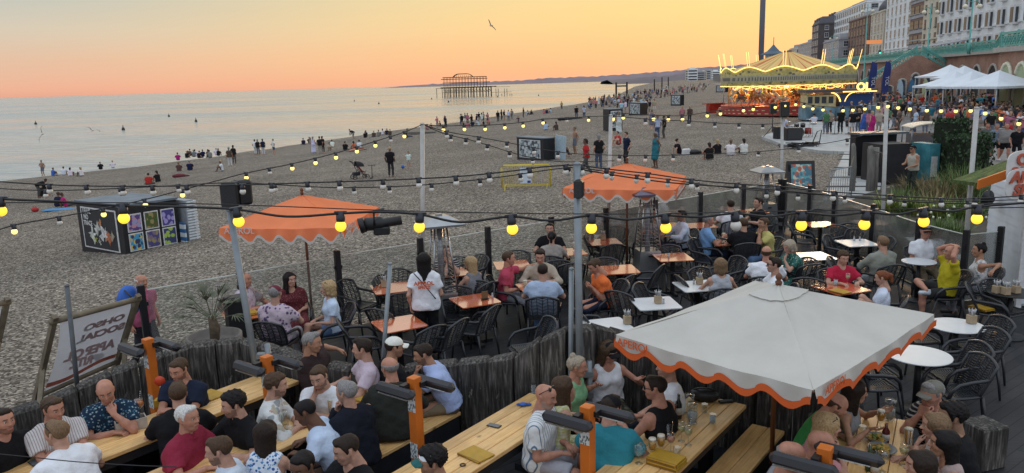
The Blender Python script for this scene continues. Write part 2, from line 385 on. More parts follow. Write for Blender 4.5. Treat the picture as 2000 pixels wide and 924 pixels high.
def _hand(curl, spread=.0, point=False):
    P = []; xs = (-.030, -.010, .010, .028); ln = (.072, .080, .074, .058)
    for i in range(4):
        P.append(Prim((xs[i]*.55, 0, 0), (xs[i], .085, .002), .0135, .0115, .014))
        p = V3((xs[i], .085, .0)); a = 0.; cu = 0 if (point and i == 0) else curl*(1+.12*i)
        for q, (fr, w_) in enumerate(((.45, .9), (.32, 1.15), (.23, .8))):
            a += cu*w_; d = V3((spread*(i-1.5)*.3, math.cos(a), -math.sin(a))); e = p+d*ln[i]*fr
            P.append(Prim(p, e, .0088-.0008*q, .0082-.0009*q, .004)); p = e
    P += [Prim((-.012, .02, -.004), (-.036, .05, -.012), .014, .012, .014), Prim((-.036, .05, -.012), (-.048, .08, -.018-.012*curl), .0105, .0095, .006), Prim((-.048, .08, -.018-.012*curl), (-.047+.012*curl, .106, -.022-.02*curl), .0093, .0078, .004),
          Prim((0, -.02, 0), (0, .01, 0), .022, .02, .014, flat=((0, 0, 1), 1.4))]
    return solid(P, .0056)
HANDS = dict(relax=_hand(.38), flat=_hand(.12, .25), grip=_hand(.95), point=_hand(1.25, 0, True), open=_hand(.2, .5))
def _curve(y): return -.075+1.0*(np.maximum(y, -.08)+.08)
_HY = [-.13, -.085, -.05, -.036, -.006, .004, .02, .03, .05, .064, .08, .1]; _HZ = [-.105, -.095, -.07, .024, .028, -.022, -.022, .03, .058, .074, .084, .09]
def _line(X, Y): return np.interp(Y, _HY, _HZ).astype(np.float32)+np.clip((np.abs(X)-.03)*.9, 0, .025)*np.clip((Y-.025)*40, 0, 1)
def _cutface(lift=0., sk=1.): 
    def p(V, X, Y, Z):
        c = (_line(X, Y)*sk+lift+.006*np.sin(70*X+3)*np.sin(50*Y)-Z)*.6; h = np.maximum(.022-np.abs(V-c), 0)/.022; return np.maximum(V, c)+h*h*.0055
    return p
def _wob(post, a, fq):
    def p(V, X, Y, Z):
        V = V+a*(np.sin(fq*X+1.7*np.sin(fq*.7*Z))*np.sin(fq*Y+2*np.sin(fq*.5*X))*np.sin(fq*Z+.6)); return post(V, X, Y, Z)
    return p
def _shell(r=.087, up=.0): return [Prim((0, .012, .034+up), (0, -.038, .032+up), r, r-.001, .02)]
def _mane(L, w=.072, front=True):
    P = [Prim((0, -.055, .02), (0, -.085, -L), .085, .06, .04, flat=((0, 1, 0), 1.25))]
    for s in (-1, 1):
        P.append(Prim((s*.06, -.035, .03), (s*w*1.05, -.05, -L*.9), .045, .035, .04))
        if front: P.append(Prim((s*.066, .012, .03), (s*w*1.05, .02, -L*.75), .026, .024, .03))
    return P
def _maneface(V, X, Y, Z):
    face = np.maximum(np.maximum((_curve(Y)-Z)*.6, 0.0-(.055-np.abs(X))*-1), -(Y-.0))
    f1 = np.minimum(np.minimum((_curve(Y)-Z)*.6, .058-np.abs(X)), Y+.01)   # the open front, between the side locks
    return np.maximum(V, f1)
HAIRS = {}
def _addhair(n, pr, post, vox=.0085):
    v, f = solid(pr, vox, post); HAIRS[n] = (v, f)
_addhair('short', _shell(.085)+[Prim((-.03, .05, .088), (.03, .05, .088), .022, None, .03)], _wob(_cutface(-.004), .0025, 110), .007)
_addhair('quiff', _shell(.088)+[Prim((-.03, .045, .105), (.03, .045, .105), .026, None, .03)], _wob(_cutface(), .005, 80))
_addhair('buzz', _shell(.0812, -.0005), _cutface(), .007)
_addhair('curly', _shell(.097, .008), _wob(_cutface(-.005), .012, 120))
_addhair('messy', _shell(.092, .006), _wob(_cutface(-.008), .009, 75))
_addhair('ring', _shell(.083), lambda V, X, Y, Z: np.maximum(np.maximum(V, (_line(X, Y)-.01-Z)*.6), (Z-.04+.3*np.maximum(Y, 0))))
_addhair('long', _shell(.089)+_mane(.27), _wob(_maneface, .004, 70))
_addhair('longback', _shell(.089)+_mane(.30, .06, False), _wob(_maneface, .004, 70))
_addhair('bob', _shell(.093)+_mane(.10, .075), _wob(_maneface, .006, 70))
_addhair('bun', _shell(.088)+[Prim((0, -.06, .105), (0, -.065, .115), .036, None, .015)], _wob(_cutface(), .005, 80))
_addhair('pony', _shell(.086)+[Prim((0, -.115, .045), (0, -.14, .02), .026, .03, .02), Prim((0, -.14, .02), (0, -.125, -.2), .033, .018, .02)], _wob(_cutface(), .004, 80))
HAIRME = {k: npmesh('hair', [(v, f, 0)], [HAIR]) for k, (v, f) in HAIRS.items()}
def _cap():
    b = MB(); b.grid(lambda u, v: (.09*math.cos(v*2*math.pi)*math.cos(u*1.45), -.012+.104*math.sin(v*2*math.pi)*math.cos(u*1.45), .045+.078*math.sin(u*1.45)), 8, 22)
    b.lathe([(.0, .004), (.009, .002), (.01, -.002)], 8, (0, -.012, .121))
    br = MB(); br.grid(lambda u, v: ((v-.5)*.15*(1-.25*u*u), .075+u*.085*(1-(2*v-1)**2*.35), .045-.028*(2*v-1)**2-.012*u), 6, 10); br.grid(lambda u, v: ((v-.5)*.15*(1-.25*u*u), .075+u*.085*(1-(2*v-1)**2*.35), .041-.028*(2*v-1)**2-.012*u), 6, 10)
    return b.mesh('cap', CLOTH), br.mesh('brim', CLOTH)
CAPME, BRIMME = _cap()
def _shades():
    b = MB()
    for s in (-1, 1):
        b.ball((s*.032, .0, 0), .027, 12, 8, 0, (1, .28, .78)); b.tube([(s*.055, 0, .006), (s*.078, -.03, .008), (s*.08, -.1, .0)], .0035, 6)
    b.tube([(-.012, .004, .006), (.012, .004, .006)], .004, 6); return b.mesh('sunglasses', pm('dark_lens', (.012, .012, .014), .15, var=0))
SHADES = _shades()
v, f = solid([Prim((0, -.06, .035), (0, .13, .028), .042, .036, .03, cut=(((0, 0, 0), (0, 0, -1)),)), Prim((0, -.05, .05), (0, -.045, .10), .04, .042, .03, cut=(((0, 0, .1), (0, 0, 1)),))], .012)
SHOEME = npmesh('shoe', [(v, f, 0)], [LEATHER])
def ik(a, t, l1, l2, hint):
    a, t, hint = Vector(a), Vector(t), Vector(hint); d = t-a; L = d.length
    if L > (l1+l2)*.985: t = a+d*((l1+l2)*.985/L); d = t-a; L = d.length
    L = max(L, abs(l1-l2)+.02); u = d.normalized(); x = (l1*l1-l2*l2+L*L)/(2*L); h = math.sqrt(max(l1*l1-x*x, 0))
    p = hint-u*hint.dot(u); p = p.normalized() if p.length > 1e-4 else Vector((0, 0, 1))
    return a+u*x+p*h, t
def frame(y, z):
    y = Vector(y).normalized(); z = Vector(z); z = (z-y*z.dot(y)).normalized(); return Matrix((y.cross(z), y, z)).transposed()
def skeleton(o):
    K = {}; base = o.get('base', 'sit'); sc = o.get('sc', 1.)
    hp = {'sit': (o.get('seat', .46)+.095)/sc, 'stand': .945, 'ground': .125}[base]
    P = Vector((0, 0, hp)); lf = rad(o.get('lean', {'sit': 8, 'stand': 2, 'ground': 6}[base])); ls = rad(o.get('side', 0)); tw = rad(o.get('twist', 0))
    sd = Vector((math.sin(ls), math.sin(lf)*math.cos(ls), math.cos(lf)*math.cos(ls))); sd2 = (sd+Vector((0, .10*math.sin(abs(lf)*1.5+.2), 0))).normalized()
    sx = Vector((math.cos(tw), math.sin(tw), 0)); sx = (sx-sd*sx.dot(sd)).normalized(); F = sd.cross(sx)*1.0
    if F.y < 0: F = -F
    w_ = o.get('w', 1.)
    C = P+sd*.31; NB = C+sd2*.20; K.update(P=P, sd=sd, sx=sx, F=F, C=C, NB=NB, U=C+sd2*.118, SJ=C+sd2*.095)
    shw = (.175 if o.get('fem') else .195)*(.5+.5*w_)
    hy, hpch, ht = o.get('head', (0, 0, 0))
    nd_ = (sd2*.55+Vector((0, .12, .5))).normalized(); K['H'] = NB+nd_*.155
    K['HR'] = Matrix.Rotation(tw*.6+rad(hy), 3, 'Z') @ Matrix.Rotation(-rad(hpch)-lf*.15, 3, 'X') @ Matrix.Rotation(rad(ht), 3, 'Y')
    tz = o.get('table', .76)/sc; H = K['H']; hf = K['HR'] @ Vector((0, 1, 0))
    for sn, s in (('L', -1), ('R', 1)):
        sh = K['SJ']+sx*(s*shw); K['sh'+sn] = sh
        a = o.get('arm'+sn, o.get('arms', {'sit': 'lap', 'stand': 'hang', 'ground': 'knees'}[base])); hint = Vector((s*.5, -.6, -.5)); hz_ = Vector((0, 0, 1)); hy_ = None; hand = 'relax'
        B = Vector((0, 0, 0))
        if a == 'lap': t = Vector((s*.10, .27, hp+.13)); hy_ = Vector((-s*.5, .8, -.25))
        elif a == 'table': t = Vector((s*.15, .37, tz+.03)); hy_ = Vector((-s*.45, .9, -.05)); hint = Vector((s*.8, -.3, -.5))
        elif a == 'fold': t = Vector((-s*.05, .33, tz+.04)); hy_ = Vector((-s*.9, .35, 0)); hint = Vector((s*.9, 0, -.4))
        elif a == 'chin': t = H+hf*.10+Vector((s*.03, .0, -.19)); hy_ = Vector((-s*.15, -.25, .9)); hz_ = hf; hint = Vector((s*.5, .2, -.9)); hand = 'grip'
        elif a == 'cheek': t = H+K['HR'] @ Vector((s*.085, .05, -.17)); hy_ = Vector((-s*.1, -.1, 1)); hz_ = Vector((s, .3, 0)); hint = Vector((s*.6, .2, -.8)); hand = 'flat'
        elif a == 'mouth': t = H+hf*.15+Vector((s*.05, 0, -.17)); hy_ = Vector((-s*.4, -.45, .7)); hz_ = hf; hint = Vector((s*.7, .1, -.8))
        elif a == 'drink': t = Vector((s*.14, .36, tz+.12)); hy_ = Vector((-s*.4, .9, .15)); hz_ = Vector((s, .3, .15)); hand = 'grip'
        elif a == 'phone': t = Vector((s*.07, .28, hp+.27)); hy_ = Vector((-s*.35, .8, .35)); hz_ = Vector((s*.7, 0, -.8)); hand = 'grip'
        elif a == 'gest': t = Vector((s*.24, .33, hp+.38)); hy_ = Vector((s*.25, .9, .25)); hz_ = Vector((s*.3, .1, -1)); hand = 'open'
        elif a == 'hang': t = Vector((s*(shw+.06), .05, hp-.05)); hy_ = Vector((0, .1, -1)); hz_ = Vector((s, 0, 0)); hint = Vector((s*.3, -1, 0))
        elif a == 'hip': t = Vector((s*.2, .06, hp+.1)); hy_ = Vector((-s*.8, .4, -.4)); hint = Vector((s, -.5, 0))
        elif a == 'point': t = sh+Vector((s*.12, .45, .08)); hy_ = t-sh; hint = Vector((s, 0, -.6)); hand = 'point'
        elif a == 'crown': t = H+Vector((s*.10, -.03, .11)); hy_ = Vector((-s*.8, -.4, .1)); hz_ = Vector((0, 0, 1)); hint = Vector((s*.9, .6, .1))
        elif a == 'knees': t = Vector((s*.08, .36, .38)); hy_ = Vector((-s*.6, .7, -.2)); hint = Vector((s, -.2, -.3))
        elif a == 'prop': t = Vector((s*.22, -.27, .06)); hy_ = Vector((s*.3, -1, 0)); hint = Vector((s*.4, -.8, .3))
        elif a == 'rail': t = Vector((s*.48, -.10, o.get('rail', 1.0)/sc)); hy_ = Vector((s*.7, .5, -.45)); hint = Vector((s*.3, -1, .3))
        else:
            t, hy_, hand = a[0], (a[1] if len(a) > 1 else None), (a[2] if len(a) > 2 else 'relax')
            t = Vector((s*t[0], t[1], t[2])); hy_ = Vector((s*hy_[0], hy_[1], hy_[2])) if hy_ else None
            if len(a) > 3: hint = Vector((s*a[3][0], a[3][1], a[3][2]))
        e, t = ik(sh, t, .285, .25, hint); K['el'+sn] = e; K['wr'+sn] = t
        if hy_ is None: hy_ = t-e
        K['hd'+sn] = (frame(hy_, hz_), hand)
        hj = P+Vector((s*.092*(.6+.4*w_), 0, -.01)); K['hj'+sn] = hj; lg = o.get('leg'+sn, o.get('legs', {'sit': 'sit', 'stand': 'stand', 'ground': 'up'}[base])); kh = Vector((s*.12, 1, .35)); fy = Vector((s*.2, 1, 0))
        if lg == 'sit': t = Vector((s*.12, .40, .085))
        elif lg == 'tuck': t = Vector((s*.12, .2, .085))
        elif lg == 'out': t = Vector((s*.14, .62, .085))
        elif lg == 'cross': t = Vector((s*-.06, .52, .25)); kh = Vector((s*-.1, 1, .9)); fy = Vector((-s*.3, 1, -.3))
        elif lg == 'ankle': t = Vector((-s*.22, .40, hp+.06)); kh = Vector((s*1.2, .7, .3)); fy = Vector((-s*.5, .8, .2))
        elif lg == 'stand': t = Vector((s*.11, .0, .085)); kh = Vector((0, 1, 0))
        elif lg == 'fwd': t = Vector((s*.08, .24, .09)); kh = Vector((0, 1, 0))
        elif lg == 'back': t = Vector((s*.08, -.26, .15)); kh = Vector((0, 1, 0)); fy = Vector((0, 1, -.5))
        elif lg == 'up': t = Vector((s*.10, .42, .085))
        elif lg == 'flat': t = Vector((s*.12, .84, .10)); kh = Vector((0, .2, 1)); fy = Vector((s*.4, .4, .9))
        elif lg == 'lotus': t = Vector((-s*.12, .32, .085)); kh = Vector((s*1, .4, 0)); fy = Vector((-s, .3, 0))
        else: t = Vector((s*lg[0], lg[1], lg[2]))
        k, t = ik(hj, t, .43, .42, kh); K['kn'+sn] = k; K['an'+sn] = t; K['ft'+sn] = frame(fy, (0, 0, 1) if abs(fy.normalized().z) < .8 else (0, -1, .3))
    return K
def torso(K, o, off=0.):
    w_ = o.get('w', 1.); P, sd, sx, F = K['P'], K['sd'], K['sx'], K['F']; fem = o.get('fem'); fl = lambda f: (tuple(F), f); g = o.get('belly', 0)
    T = [Prim(P-sx*.07*w_, P+sx*.07*w_, (.118 if fem else .112)*w_+off, None, .05, fl(1.12)),
         Prim(P+sd*.16-sx*.06*w_+F*g*.5, P+sd*.16+sx*.06*w_+F*g*.5, (.095 if fem else .115)*w_+off+g*.5, None, .07, fl(1.15)),
         Prim(K['C']-sx*.085*w_, K['C']+sx*.085*w_, (.108 if fem else .125)*w_+off, None, .07, fl(1.2)),
         Prim(K['U']-sx*.085*w_-F*.012, K['U']+sx*.085*w_-F*.012, .070+off, None, .07)]
    if fem:
        for s in (-1, 1): T.append(Prim(K['C']+sx*s*.07+F*.075-sd*.01, K['C']+sx*s*.07+F*.07, .06+off, None, .05))
    return T
def body_parts(o, vox, head=True):
    """returns {part: [(verts, quads, slot)]} in the person's own frame"""
    K = skeleton(o); w_ = o.get('w', 1.); aw = .82 if o.get('fem') else (.55+.45*w_)*1.04; out = {}
    top = o.get('top', 'tee'); bot = o.get('bot', 'trousers'); sleeve = o.get('sleeve', {'tee': .6, 'polo': .62, 'shirt': .66, 'tank': 0, 'dress': 0, 'jacket': 2, 'long': 2, 'vest': 0, 'bare': 0}[top])
    B = torso(K, o) + [Prim(K['U'], K['NB']+K['sd']*.02, .06, .055, .04)]
    for s in 'LR':
        d = (K['wr'+s]-K['el'+s]).normalized()
        B += [Prim(K['sh'+s], K['sh'+s], .058*aw, None, .05), Prim(K['sh'+s], K['el'+s], .05*aw, .039*aw, .03), Prim(K['el'+s], K['el'+s].lerp(K['wr'+s], .4), .039*aw, .041*aw, .02), Prim(K['el'+s].lerp(K['wr'+s], .4), K['wr'+s], .04*aw, .026*aw, .02)]
        B += [Prim(K['hj'+s], K['kn'+s], .078*w_, .053*w_, .04), Prim(K['kn'+s], K['kn'+s].lerp(K['an'+s], .35), .053*w_, .055*w_, .03), Prim(K['kn'+s].lerp(K['an'+s], .35), K['an'+s], .055*w_, .036, .03)]
        if o.get('shoes') is False or not head:
            fy = K['ft'+s] @ Vector((0, 1, 0)); B.append(Prim(K['an'+s]+Vector((0, 0, -.045))-fy*.03, K['an'+s]+Vector((0, 0, -.05))+fy*.15, .036, .03, .02))
    if not head:
        H = K['H']; hr = K['HR']
        B += [Prim(H+hr @ Vector((0, -.02, .02)), H+hr @ Vector((0, .0, .03)), .085, None, .02), Prim(H+hr @ Vector((0, .03, 0)), H+hr @ Vector((0, .045, -.07)), .05, .042, .03), Prim(H, K['NB'], .05, .058, .02), Prim(H+hr @ Vector((0, .09, 0)), H+hr @ Vector((0, .1, -.02)), .012, None, .02)]
        for s in 'LR':
            fr, _h = K['hd'+s]; B.append(Prim(K['wr'+s], K['wr'+s]+fr @ Vector((0, .12, 0)), .034, .022, .02, (tuple(fr @ Vector((0, 0, 1))), 1.5)))
    v, f = solid(B, vox); body = [(v, f, 0)]
    if head:
        R = np.array(K['HR'], dtype=np.float32); h = np.array(K['H'], dtype=np.float32)
        for v, f, m in [HEADS[bool(o.get('fem'))]]+EYES: body.append((v*np.float32(1.06) @ R.T+h, f, m))
        for sn, s in (('L', -1), ('R', 1)):
            fr, hn = K['hd'+sn]; v, f = HANDS[hn]; v = v*(V3((s, 1, 1)))*(.92 if o.get('fem') else 1.03); ff = f if s > 0 else f[:, ::-1]
            body.append((v @ np.array(fr, dtype=np.float32).T+np.array(K['wr'+sn], dtype=np.float32), ff, 0))
    out['body'] = body
    P, sd, F = K['P'], K['sd'], K['F']
    seed = o.get('seed', rnd.random()*9)
    def folds(a):
        def p(V, X, Y, Z):
            return V+a*(np.sin(23*X+11*Z+seed)*np.sin(17*Z-9*X+2*Y+seed*2)+.6*np.sin(41*Z+19*Y+seed)*np.sin(29*X+13*Y))
        return p
    off = .016 if top in ('jacket', 'shirt') else .012
    if top != 'bare':
        hem = {'jacket': .12, 'dress': .3}.get(top, .06 if o.get('base', 'sit') != 'stand' else .10)
        T = torso(K, o, off)
        dr = .012 if top in ('tank', 'dress', 'vest') else .017
        rb_ = (.118 if o.get('fem') else .118)*w_+dr; gb = F*o.get('belly', 0)*.4
        for s_ in (-1, 1): T.append(Prim(P+K['sx']*s_*.07*w_-sd*.05+gb, K['C']+K['sx']*s_*.07*w_, rb_, (.098 if o.get('fem') else .112)*w_+dr*.8, .06, (tuple(F), 1.14)))
        if sleeve:
            for s in 'LR':
                a, e, wr = K['sh'+s], K['el'+s], K['wr'+s]; lw = .016 if sleeve < 1 else .010
                if sleeve <= 1:
                    d = (e-a).normalized(); q = a.lerp(e, sleeve); T.append(Prim(a, a.lerp(e, sleeve+.2), .056*aw+lw, .05*aw+lw+.004, .05, cut=((q, d),)))
                else:
                    d = (wr-e).normalized(); q = e.lerp(wr, sleeve-1.06)
                    T += [Prim(a, e, .058*aw+lw, .046*aw+lw, .05), Prim(e, e.lerp(wr, min(sleeve-1+.1, 1.02)), .046*aw+lw, .034*aw+lw, .03, cut=((q, d),))]
        else:
            for s in 'LR': T.append(Prim(K['sh'+s]+(K['sh'+s]-K['U'])*.12+Vector((0, 0, -.01)), K['sh'+s]+(K['sh'+s]-K['U'])*.12+Vector((0, 0, -.04)), .075, None, .01, neg=True))
        deep = {'tank': .085, 'dress': .085, 'vest': .095}.get(top, .066)
        nc = K['NB']+F*(.05 if deep > .07 else .035)+sd*(.02 if deep > .07 else .045); T.append(Prim(nc, nc, deep, None, .01, neg=True))
        if deep > .07: nb = K['NB']-F*.04+sd*.01; T.append(Prim(nb, nb, .075, None, .01, neg=True))
        if top in ('shirt', 'polo', 'jacket'):
            c0 = K['NB']+F*.012-sd*.028; T.append(Prim(c0+sd*.0, c0+sd*.05, .082, .064, .008, cut=((c0+sd*.048+Vector((0, 0, 0)), sd-F*.35),)))
            nn = K['NB']+F*.02+sd*.045; T.append(Prim(nn, nn+sd*.04, .054, .06, .005, neg=True)); vv = K['NB']+F*.085-sd*.03; T.append(Prim(vv+sd*.06, vv-sd*.035, .042, .008, .005, neg=True))
        hemp = P-sd*hem
        if top == 'dress':
            for s in 'LR': T.append(Prim(K['hj'+s], K['kn'+s], .12*w_, .105*w_ if o.get('base', 'sit') != 'stand' else .12, .1))
            if o.get('base') == 'stand' and o.get('maxi'): 
                for s in 'LR': T.append(Prim(K['kn'+s], K['an'+s]+Vector((0, 0, .06)), .12, .13, .1))
            hemp = None
        pf = folds(.0075)
        def post(V, X, Y, Z):
            V = pf(V, X, Y, Z)
            if hemp is not None: V = np.maximum(V, (X-hemp[0])*-sd[0]+(Y-hemp[1])*-sd[1]+(Z-hemp[2])*-sd[2])
            return V
        v, f = solid(T, vox, post); out['shirt' if top != 'dress' else 'dress'] = [(v, f, 0)]
    if bot and top != 'dress':
        T = torso(K, o, .010)[:2]; st = o.get('base', 'sit')
        for s in 'LR':
            h, k, a = K['hj'+s], K['kn'+s], K['an'+s]
            if bot == 'shorts':
                d = (k-h).normalized(); q = h.lerp(k, o.get('short', .88)); T.append(Prim(h, h.lerp(k, 1.1), .094*w_, .078*w_, .05, cut=((q, d),)))
            elif bot == 'skirt': T.append(Prim(h, k, .12, .12, .09))
            else:
                d = (a-k).normalized(); q = k.lerp(a, .93); g = .012 if bot == 'wide' else 0
                T += [Prim(h, k, .092*w_+g, .071*w_+g, .05), Prim(k, k.lerp(a, 1.05), .072*w_+g, .056+g*2, .04, cut=((q, d),))]
        wp = P+sd*.10; pf = folds(.008)
        v, f = solid(T, vox*1.1, lambda V, X, Y, Z: np.maximum(pf(V, X, Y, Z), (X-wp[0])*sd[0]+(Y-wp[1])*sd[1]+(Z-wp[2])*sd[2])); out['skirt' if bot == 'skirt' else 'trousers' if bot != 'shorts' else 'shorts'] = [(v, f, 0)]
    return out, K
LIN = lambda *c: srgb(*c)[:3]
SKINS = dict(fair=(.44, .25, .18), ruddy=(.42, .205, .14), tan=(.36, .19, .12), olive=(.30, .17, .11), brown=(.13, .065, .04), dark=(.06, .03, .02))
HC = dict(black=(.010, .008, .008), dark=(.022, .014, .010), brown=(.06, .035, .02), light=(.16, .10, .055), blonde=(.36, .25, .13), grey=(.20, .19, .185), white=(.5, .49, .47), red=(.16, .05, .02), fairgrey=(.30, .25, .19))
def person(px, py, face, label, o, top=WH, bot=(.02, .022, .03), hair=('short', 'dark'), skin='fair', floor=0., vox=.0145, group=None, at=None):
    o = dict(o); sc = o.setdefault('sc', .95 if o.get('fem') else 1.)
    parts, K = body_parts(o, vox); yaw = rad(face-90); R = Matrix.Rotation(yaw, 3, 'Z')
    if at is None:
        h = R @ (K['H']*sc); g = G(px, py, floor+h.z); T = Vector((g.x-h.x, g.y-h.y, floor))
    else: T = Vector(at)
    hc = hair[1] if hair else 'dark'; fairh = hc in ('blonde', 'light', 'white', 'fairgrey', 'red', 'grey'); bd = o.get('beard')
    mats = [SKIN, LIP, BROWL if fairh else BROWD, {None: SKIN if o.get('fem') else STUB, 'full': BEARDD, 'grey': BEARDG, 'no': SKIN}[bd], EYEW, EYED]
    r = put('person', npmesh('person', parts['body'], mats), None, T, (0, 0, yaw), SKINS[skin], sc); tag(r, label, 'person', group)
    for k, p in parts.items():
        if k == 'body': continue
        src = top if k in ('shirt', 'dress') else bot
        mt = PT[src] if isinstance(src, str) else CLOTH
        put('jacket' if o.get('top') == 'jacket' and k == 'shirt' else k, npmesh(k, p, [mt]), r, col=src if not isinstance(src, str) else (.5, .5, .5))
    HM = K['HR'].to_4x4() @ Matrix.Scale(1.06, 4); HM.translation = K['H']
    def onhead(name, me, col, loc=(0, 0, 0), rx=0., s=None):
        c = put(name, me, r, col=col); c.matrix_local = HM @ Matrix.Translation(loc) @ Matrix.Rotation(rx, 4, 'X'); return c
    if hair and hair[0]: onhead('hair', HAIRME[hair[0]], HC[hc])
    cp = o.get('cap')
    if cp:
        c = put('cap', CAPME, r, col=cp[0]); c.matrix_local = HM @ Matrix.Rotation(rad(cp[2] if len(cp) > 2 else 0), 4, 'Z'); b = put('brim', BRIMME, c, col=cp[1] if len(cp) > 1 else cp[0])
    if o.get('shades') == 'top': onhead('sunglasses', SHADES, None, (0, .045, .098), rad(38))
    elif o.get('shades') == 'on': onhead('sunglasses', SHADES, None, (0, .092, .010))
    if o.get('shoes') is not False:
        for s in 'LR':
            c = put('shoe', SHOEME, r, col=o.get('shoes', (.03, .03, .03))); M = K['ft'+s].to_4x4(); M.translation = K['an'+s]-(K['ft'+s] @ Vector((0, 0, .085))); c.matrix_local = M
    r['_seat'] = 0; del r['_seat']
    return r, K, T, R, sc
# small figures: one mesh each, dressed by the object's colour
def _rampmat(name, cols, mul, rough=.85):
    m, t, b, o = newmat(name); rn = nd(t, 'ShaderNodeObjectInfo').outputs['Random']
    fr = nd(t, 'ShaderNodeMath', {0: nd(t, 'ShaderNodeMath', {0: rn, 1: mul}, operation='MULTIPLY').outputs[0]}, operation='FRACT').outputs[0]
    rp = nd(t, 'ShaderNodeValToRGB', {0: fr}); ramp(rp, [(i/len(cols), c4(c)) for i, c in enumerate(cols)]); rp.color_ramp.interpolation = 'CONSTANT'
    t.links.new(rp.outputs[0], b.inputs['Base Color']); b.inputs['Roughness'].default_value = rough; return m
FSKIN = _rampmat('far_skin', [SKINS[k] for k in ('fair', 'tan', 'ruddy', 'olive', 'brown', 'fair', 'tan')], 3.7, .6)
FTROU = _rampmat('far_trousers', [(.02, .02, .025), (.05, .08, .15), (.30, .28, .24), (.015, .015, .018), (.12, .14, .18), (.5, .5, .5), (.06, .06, .06)], 11.3)
FHAIR = _rampmat('far_hair', [HC[k] for k in ('dark', 'brown', 'black', 'blonde', 'light', 'grey', 'dark')], 23.1)
FMATS = [FSKIN, CLOTH, FTROU, FHAIR]
def far_proto(name, o, vox=.026, long=False):
    p, K = body_parts(o, vox, head=False); L = [(v, f, 0) for v, f, m in p['body']]
    for k in p:
        if k != 'body': L += [(v, f, 1 if k in ('shirt', 'dress') else 2) for v, f, m in p[k]]
    H, hr = K['H'], K['HR']; q = lambda *a: H+hr @ Vector(a)
    hp = [Prim(q(0, -.03, .035), q(0, .0, .045), .092, None, .02)]
    if long: hp.append(Prim(q(0, -.07, .02), q(0, -.09, -.22), .08, .05, .03))
    n1 = hr @ Vector((0, .75, -.66)); c1 = q(0, .02, .02)
    v, f = solid(hp, vox*.8, (lambda V, X, Y, Z: np.maximum(V, np.minimum((X-c1[0])*n1[0]+(Y-c1[1])*n1[1]+(Z-c1[2])*n1[2], np.float32(1)))) ) if not long else solid(hp, vox*.8, lambda V, X, Y, Z: np.maximum(V, np.minimum((X-c1[0])*n1[0]+(Y-c1[1])*n1[1]+(Z-c1[2])*n1[2], (Z-H[2]+.2))))
    L.append((v, f, 3)); return npmesh(name, L, FMATS), K
# ---------------------------------------------------------------- beach, sea, far coast
def zb(s): return -.10+.065*min(0., s+5)
def beach_z(x, y): 
    return zb(x-SH*y)+.05*math.sin(x*.55+y*.23)*math.sin(y*.31-x*.2)*min(1, max(0, (math.hypot(x, y)-14)/8))
def GB(px, py):
    r = ray(px, py); a, b = 2., 900.
    f = lambda t: CAMZ+r.z*t-zb(r.x*t-SH*r.y*t)
    for _ in range(60):
        c = (a+b)/2
        if f(c) > 0: a = c
        else: b = c
    return Vector((r.x*a, r.y*a, CAMZ+r.z*a))
SEA = -9.2
_cr = [GB(px, py) for px, py in ((-420, 405), (0, 354), (250, 328), (440, 303), (700, 265), (900, 238), (1100, 207), (1240, 187), (1300, 172), (1330, 162.5))]
def crest(y):
    if y <= _cr[0].y: return _cr[0].x
    for a, b in zip(_cr, _cr[1:]):
        if y <= b.y: return a.x+(b.x-a.x)*(y-a.y)/(b.y-a.y)
    return _cr[-1].x+(y-_cr[-1].y)*.16
def m_shingle():
    m, t, b, o = newmat('shingle'); v = coords(t)
    v1 = nd(t, 'ShaderNodeTexVoronoi', {'Vector': v, 'Scale': 21.})
    v2 = nd(t, 'ShaderNodeTexVoronoi', {'Vector': v, 'Scale': 9.})
    g = nd(t, 'ShaderNodeSeparateColor', {0: v1.outputs['Color']}); g2 = nd(t, 'ShaderNodeSeparateColor', {0: v2.outputs['Color']})
    rp = nd(t, 'ShaderNodeValToRGB', {0: g.outputs[0]}); ramp(rp, [(0, (.055, .045, .036, 1)), (.35, (.12, .105, .088, 1)), (.62, (.215, .19, .16, 1)), (.85, (.32, .285, .24, 1)), (1, (.48, .43, .37, 1))])
    r2 = nd(t, 'ShaderNodeValToRGB', {0: g2.outputs[1]}); ramp(r2, [(0, (.80, .78, .76, 1)), (.5, (1, .98, .95, 1)), (1, (1.22, 1.18, 1.12, 1))])
    c = mixc(t, .8, rp.outputs[0], r2.outputs[0], 'MULTIPLY')
    big = mrange(t, noise(t, v, .16, 4), .3, .7, .80, 1.15); mid = mrange(t, noise(t, v, 1.1, 3), .3, .7, .9, 1.1)
    c = nd(t, 'ShaderNodeHueSaturation', {'Value': big, 'Color': c}).outputs[0]; c = nd(t, 'ShaderNodeHueSaturation', {'Value': mid, 'Color': c}).outputs[0]
    t.links.new(c, b.inputs['Base Color']); b.inputs['Roughness'].default_value = .9; b.inputs['Specular IOR Level'].default_value = .08
    h = mixc(t, .35, v1.outputs['Distance'], v2.outputs['Distance']); iv = nd(t, 'ShaderNodeMath', {0: 1., 1: h}, operation='SUBTRACT').outputs[0]
    bump(t, b, iv, .9, .05); return m
SHINGLE = m_shingle()
ys = [-14+i*2. for i in range(60)]+[108+i*8 for i in range(24)]+[310+i*40 for i in range(12)]+[800+i*100 for i in range(8)]
bm_ = MB(); U = [-60, -18, -6, -1.5, 0, 1.2, 3, 6, 9, 12, 15, 18, 21, 24, 27, 30, 33, 36, 40, 45, 50, 56, 62, 70, 80, 95, 120, 180, 400]
vs = []
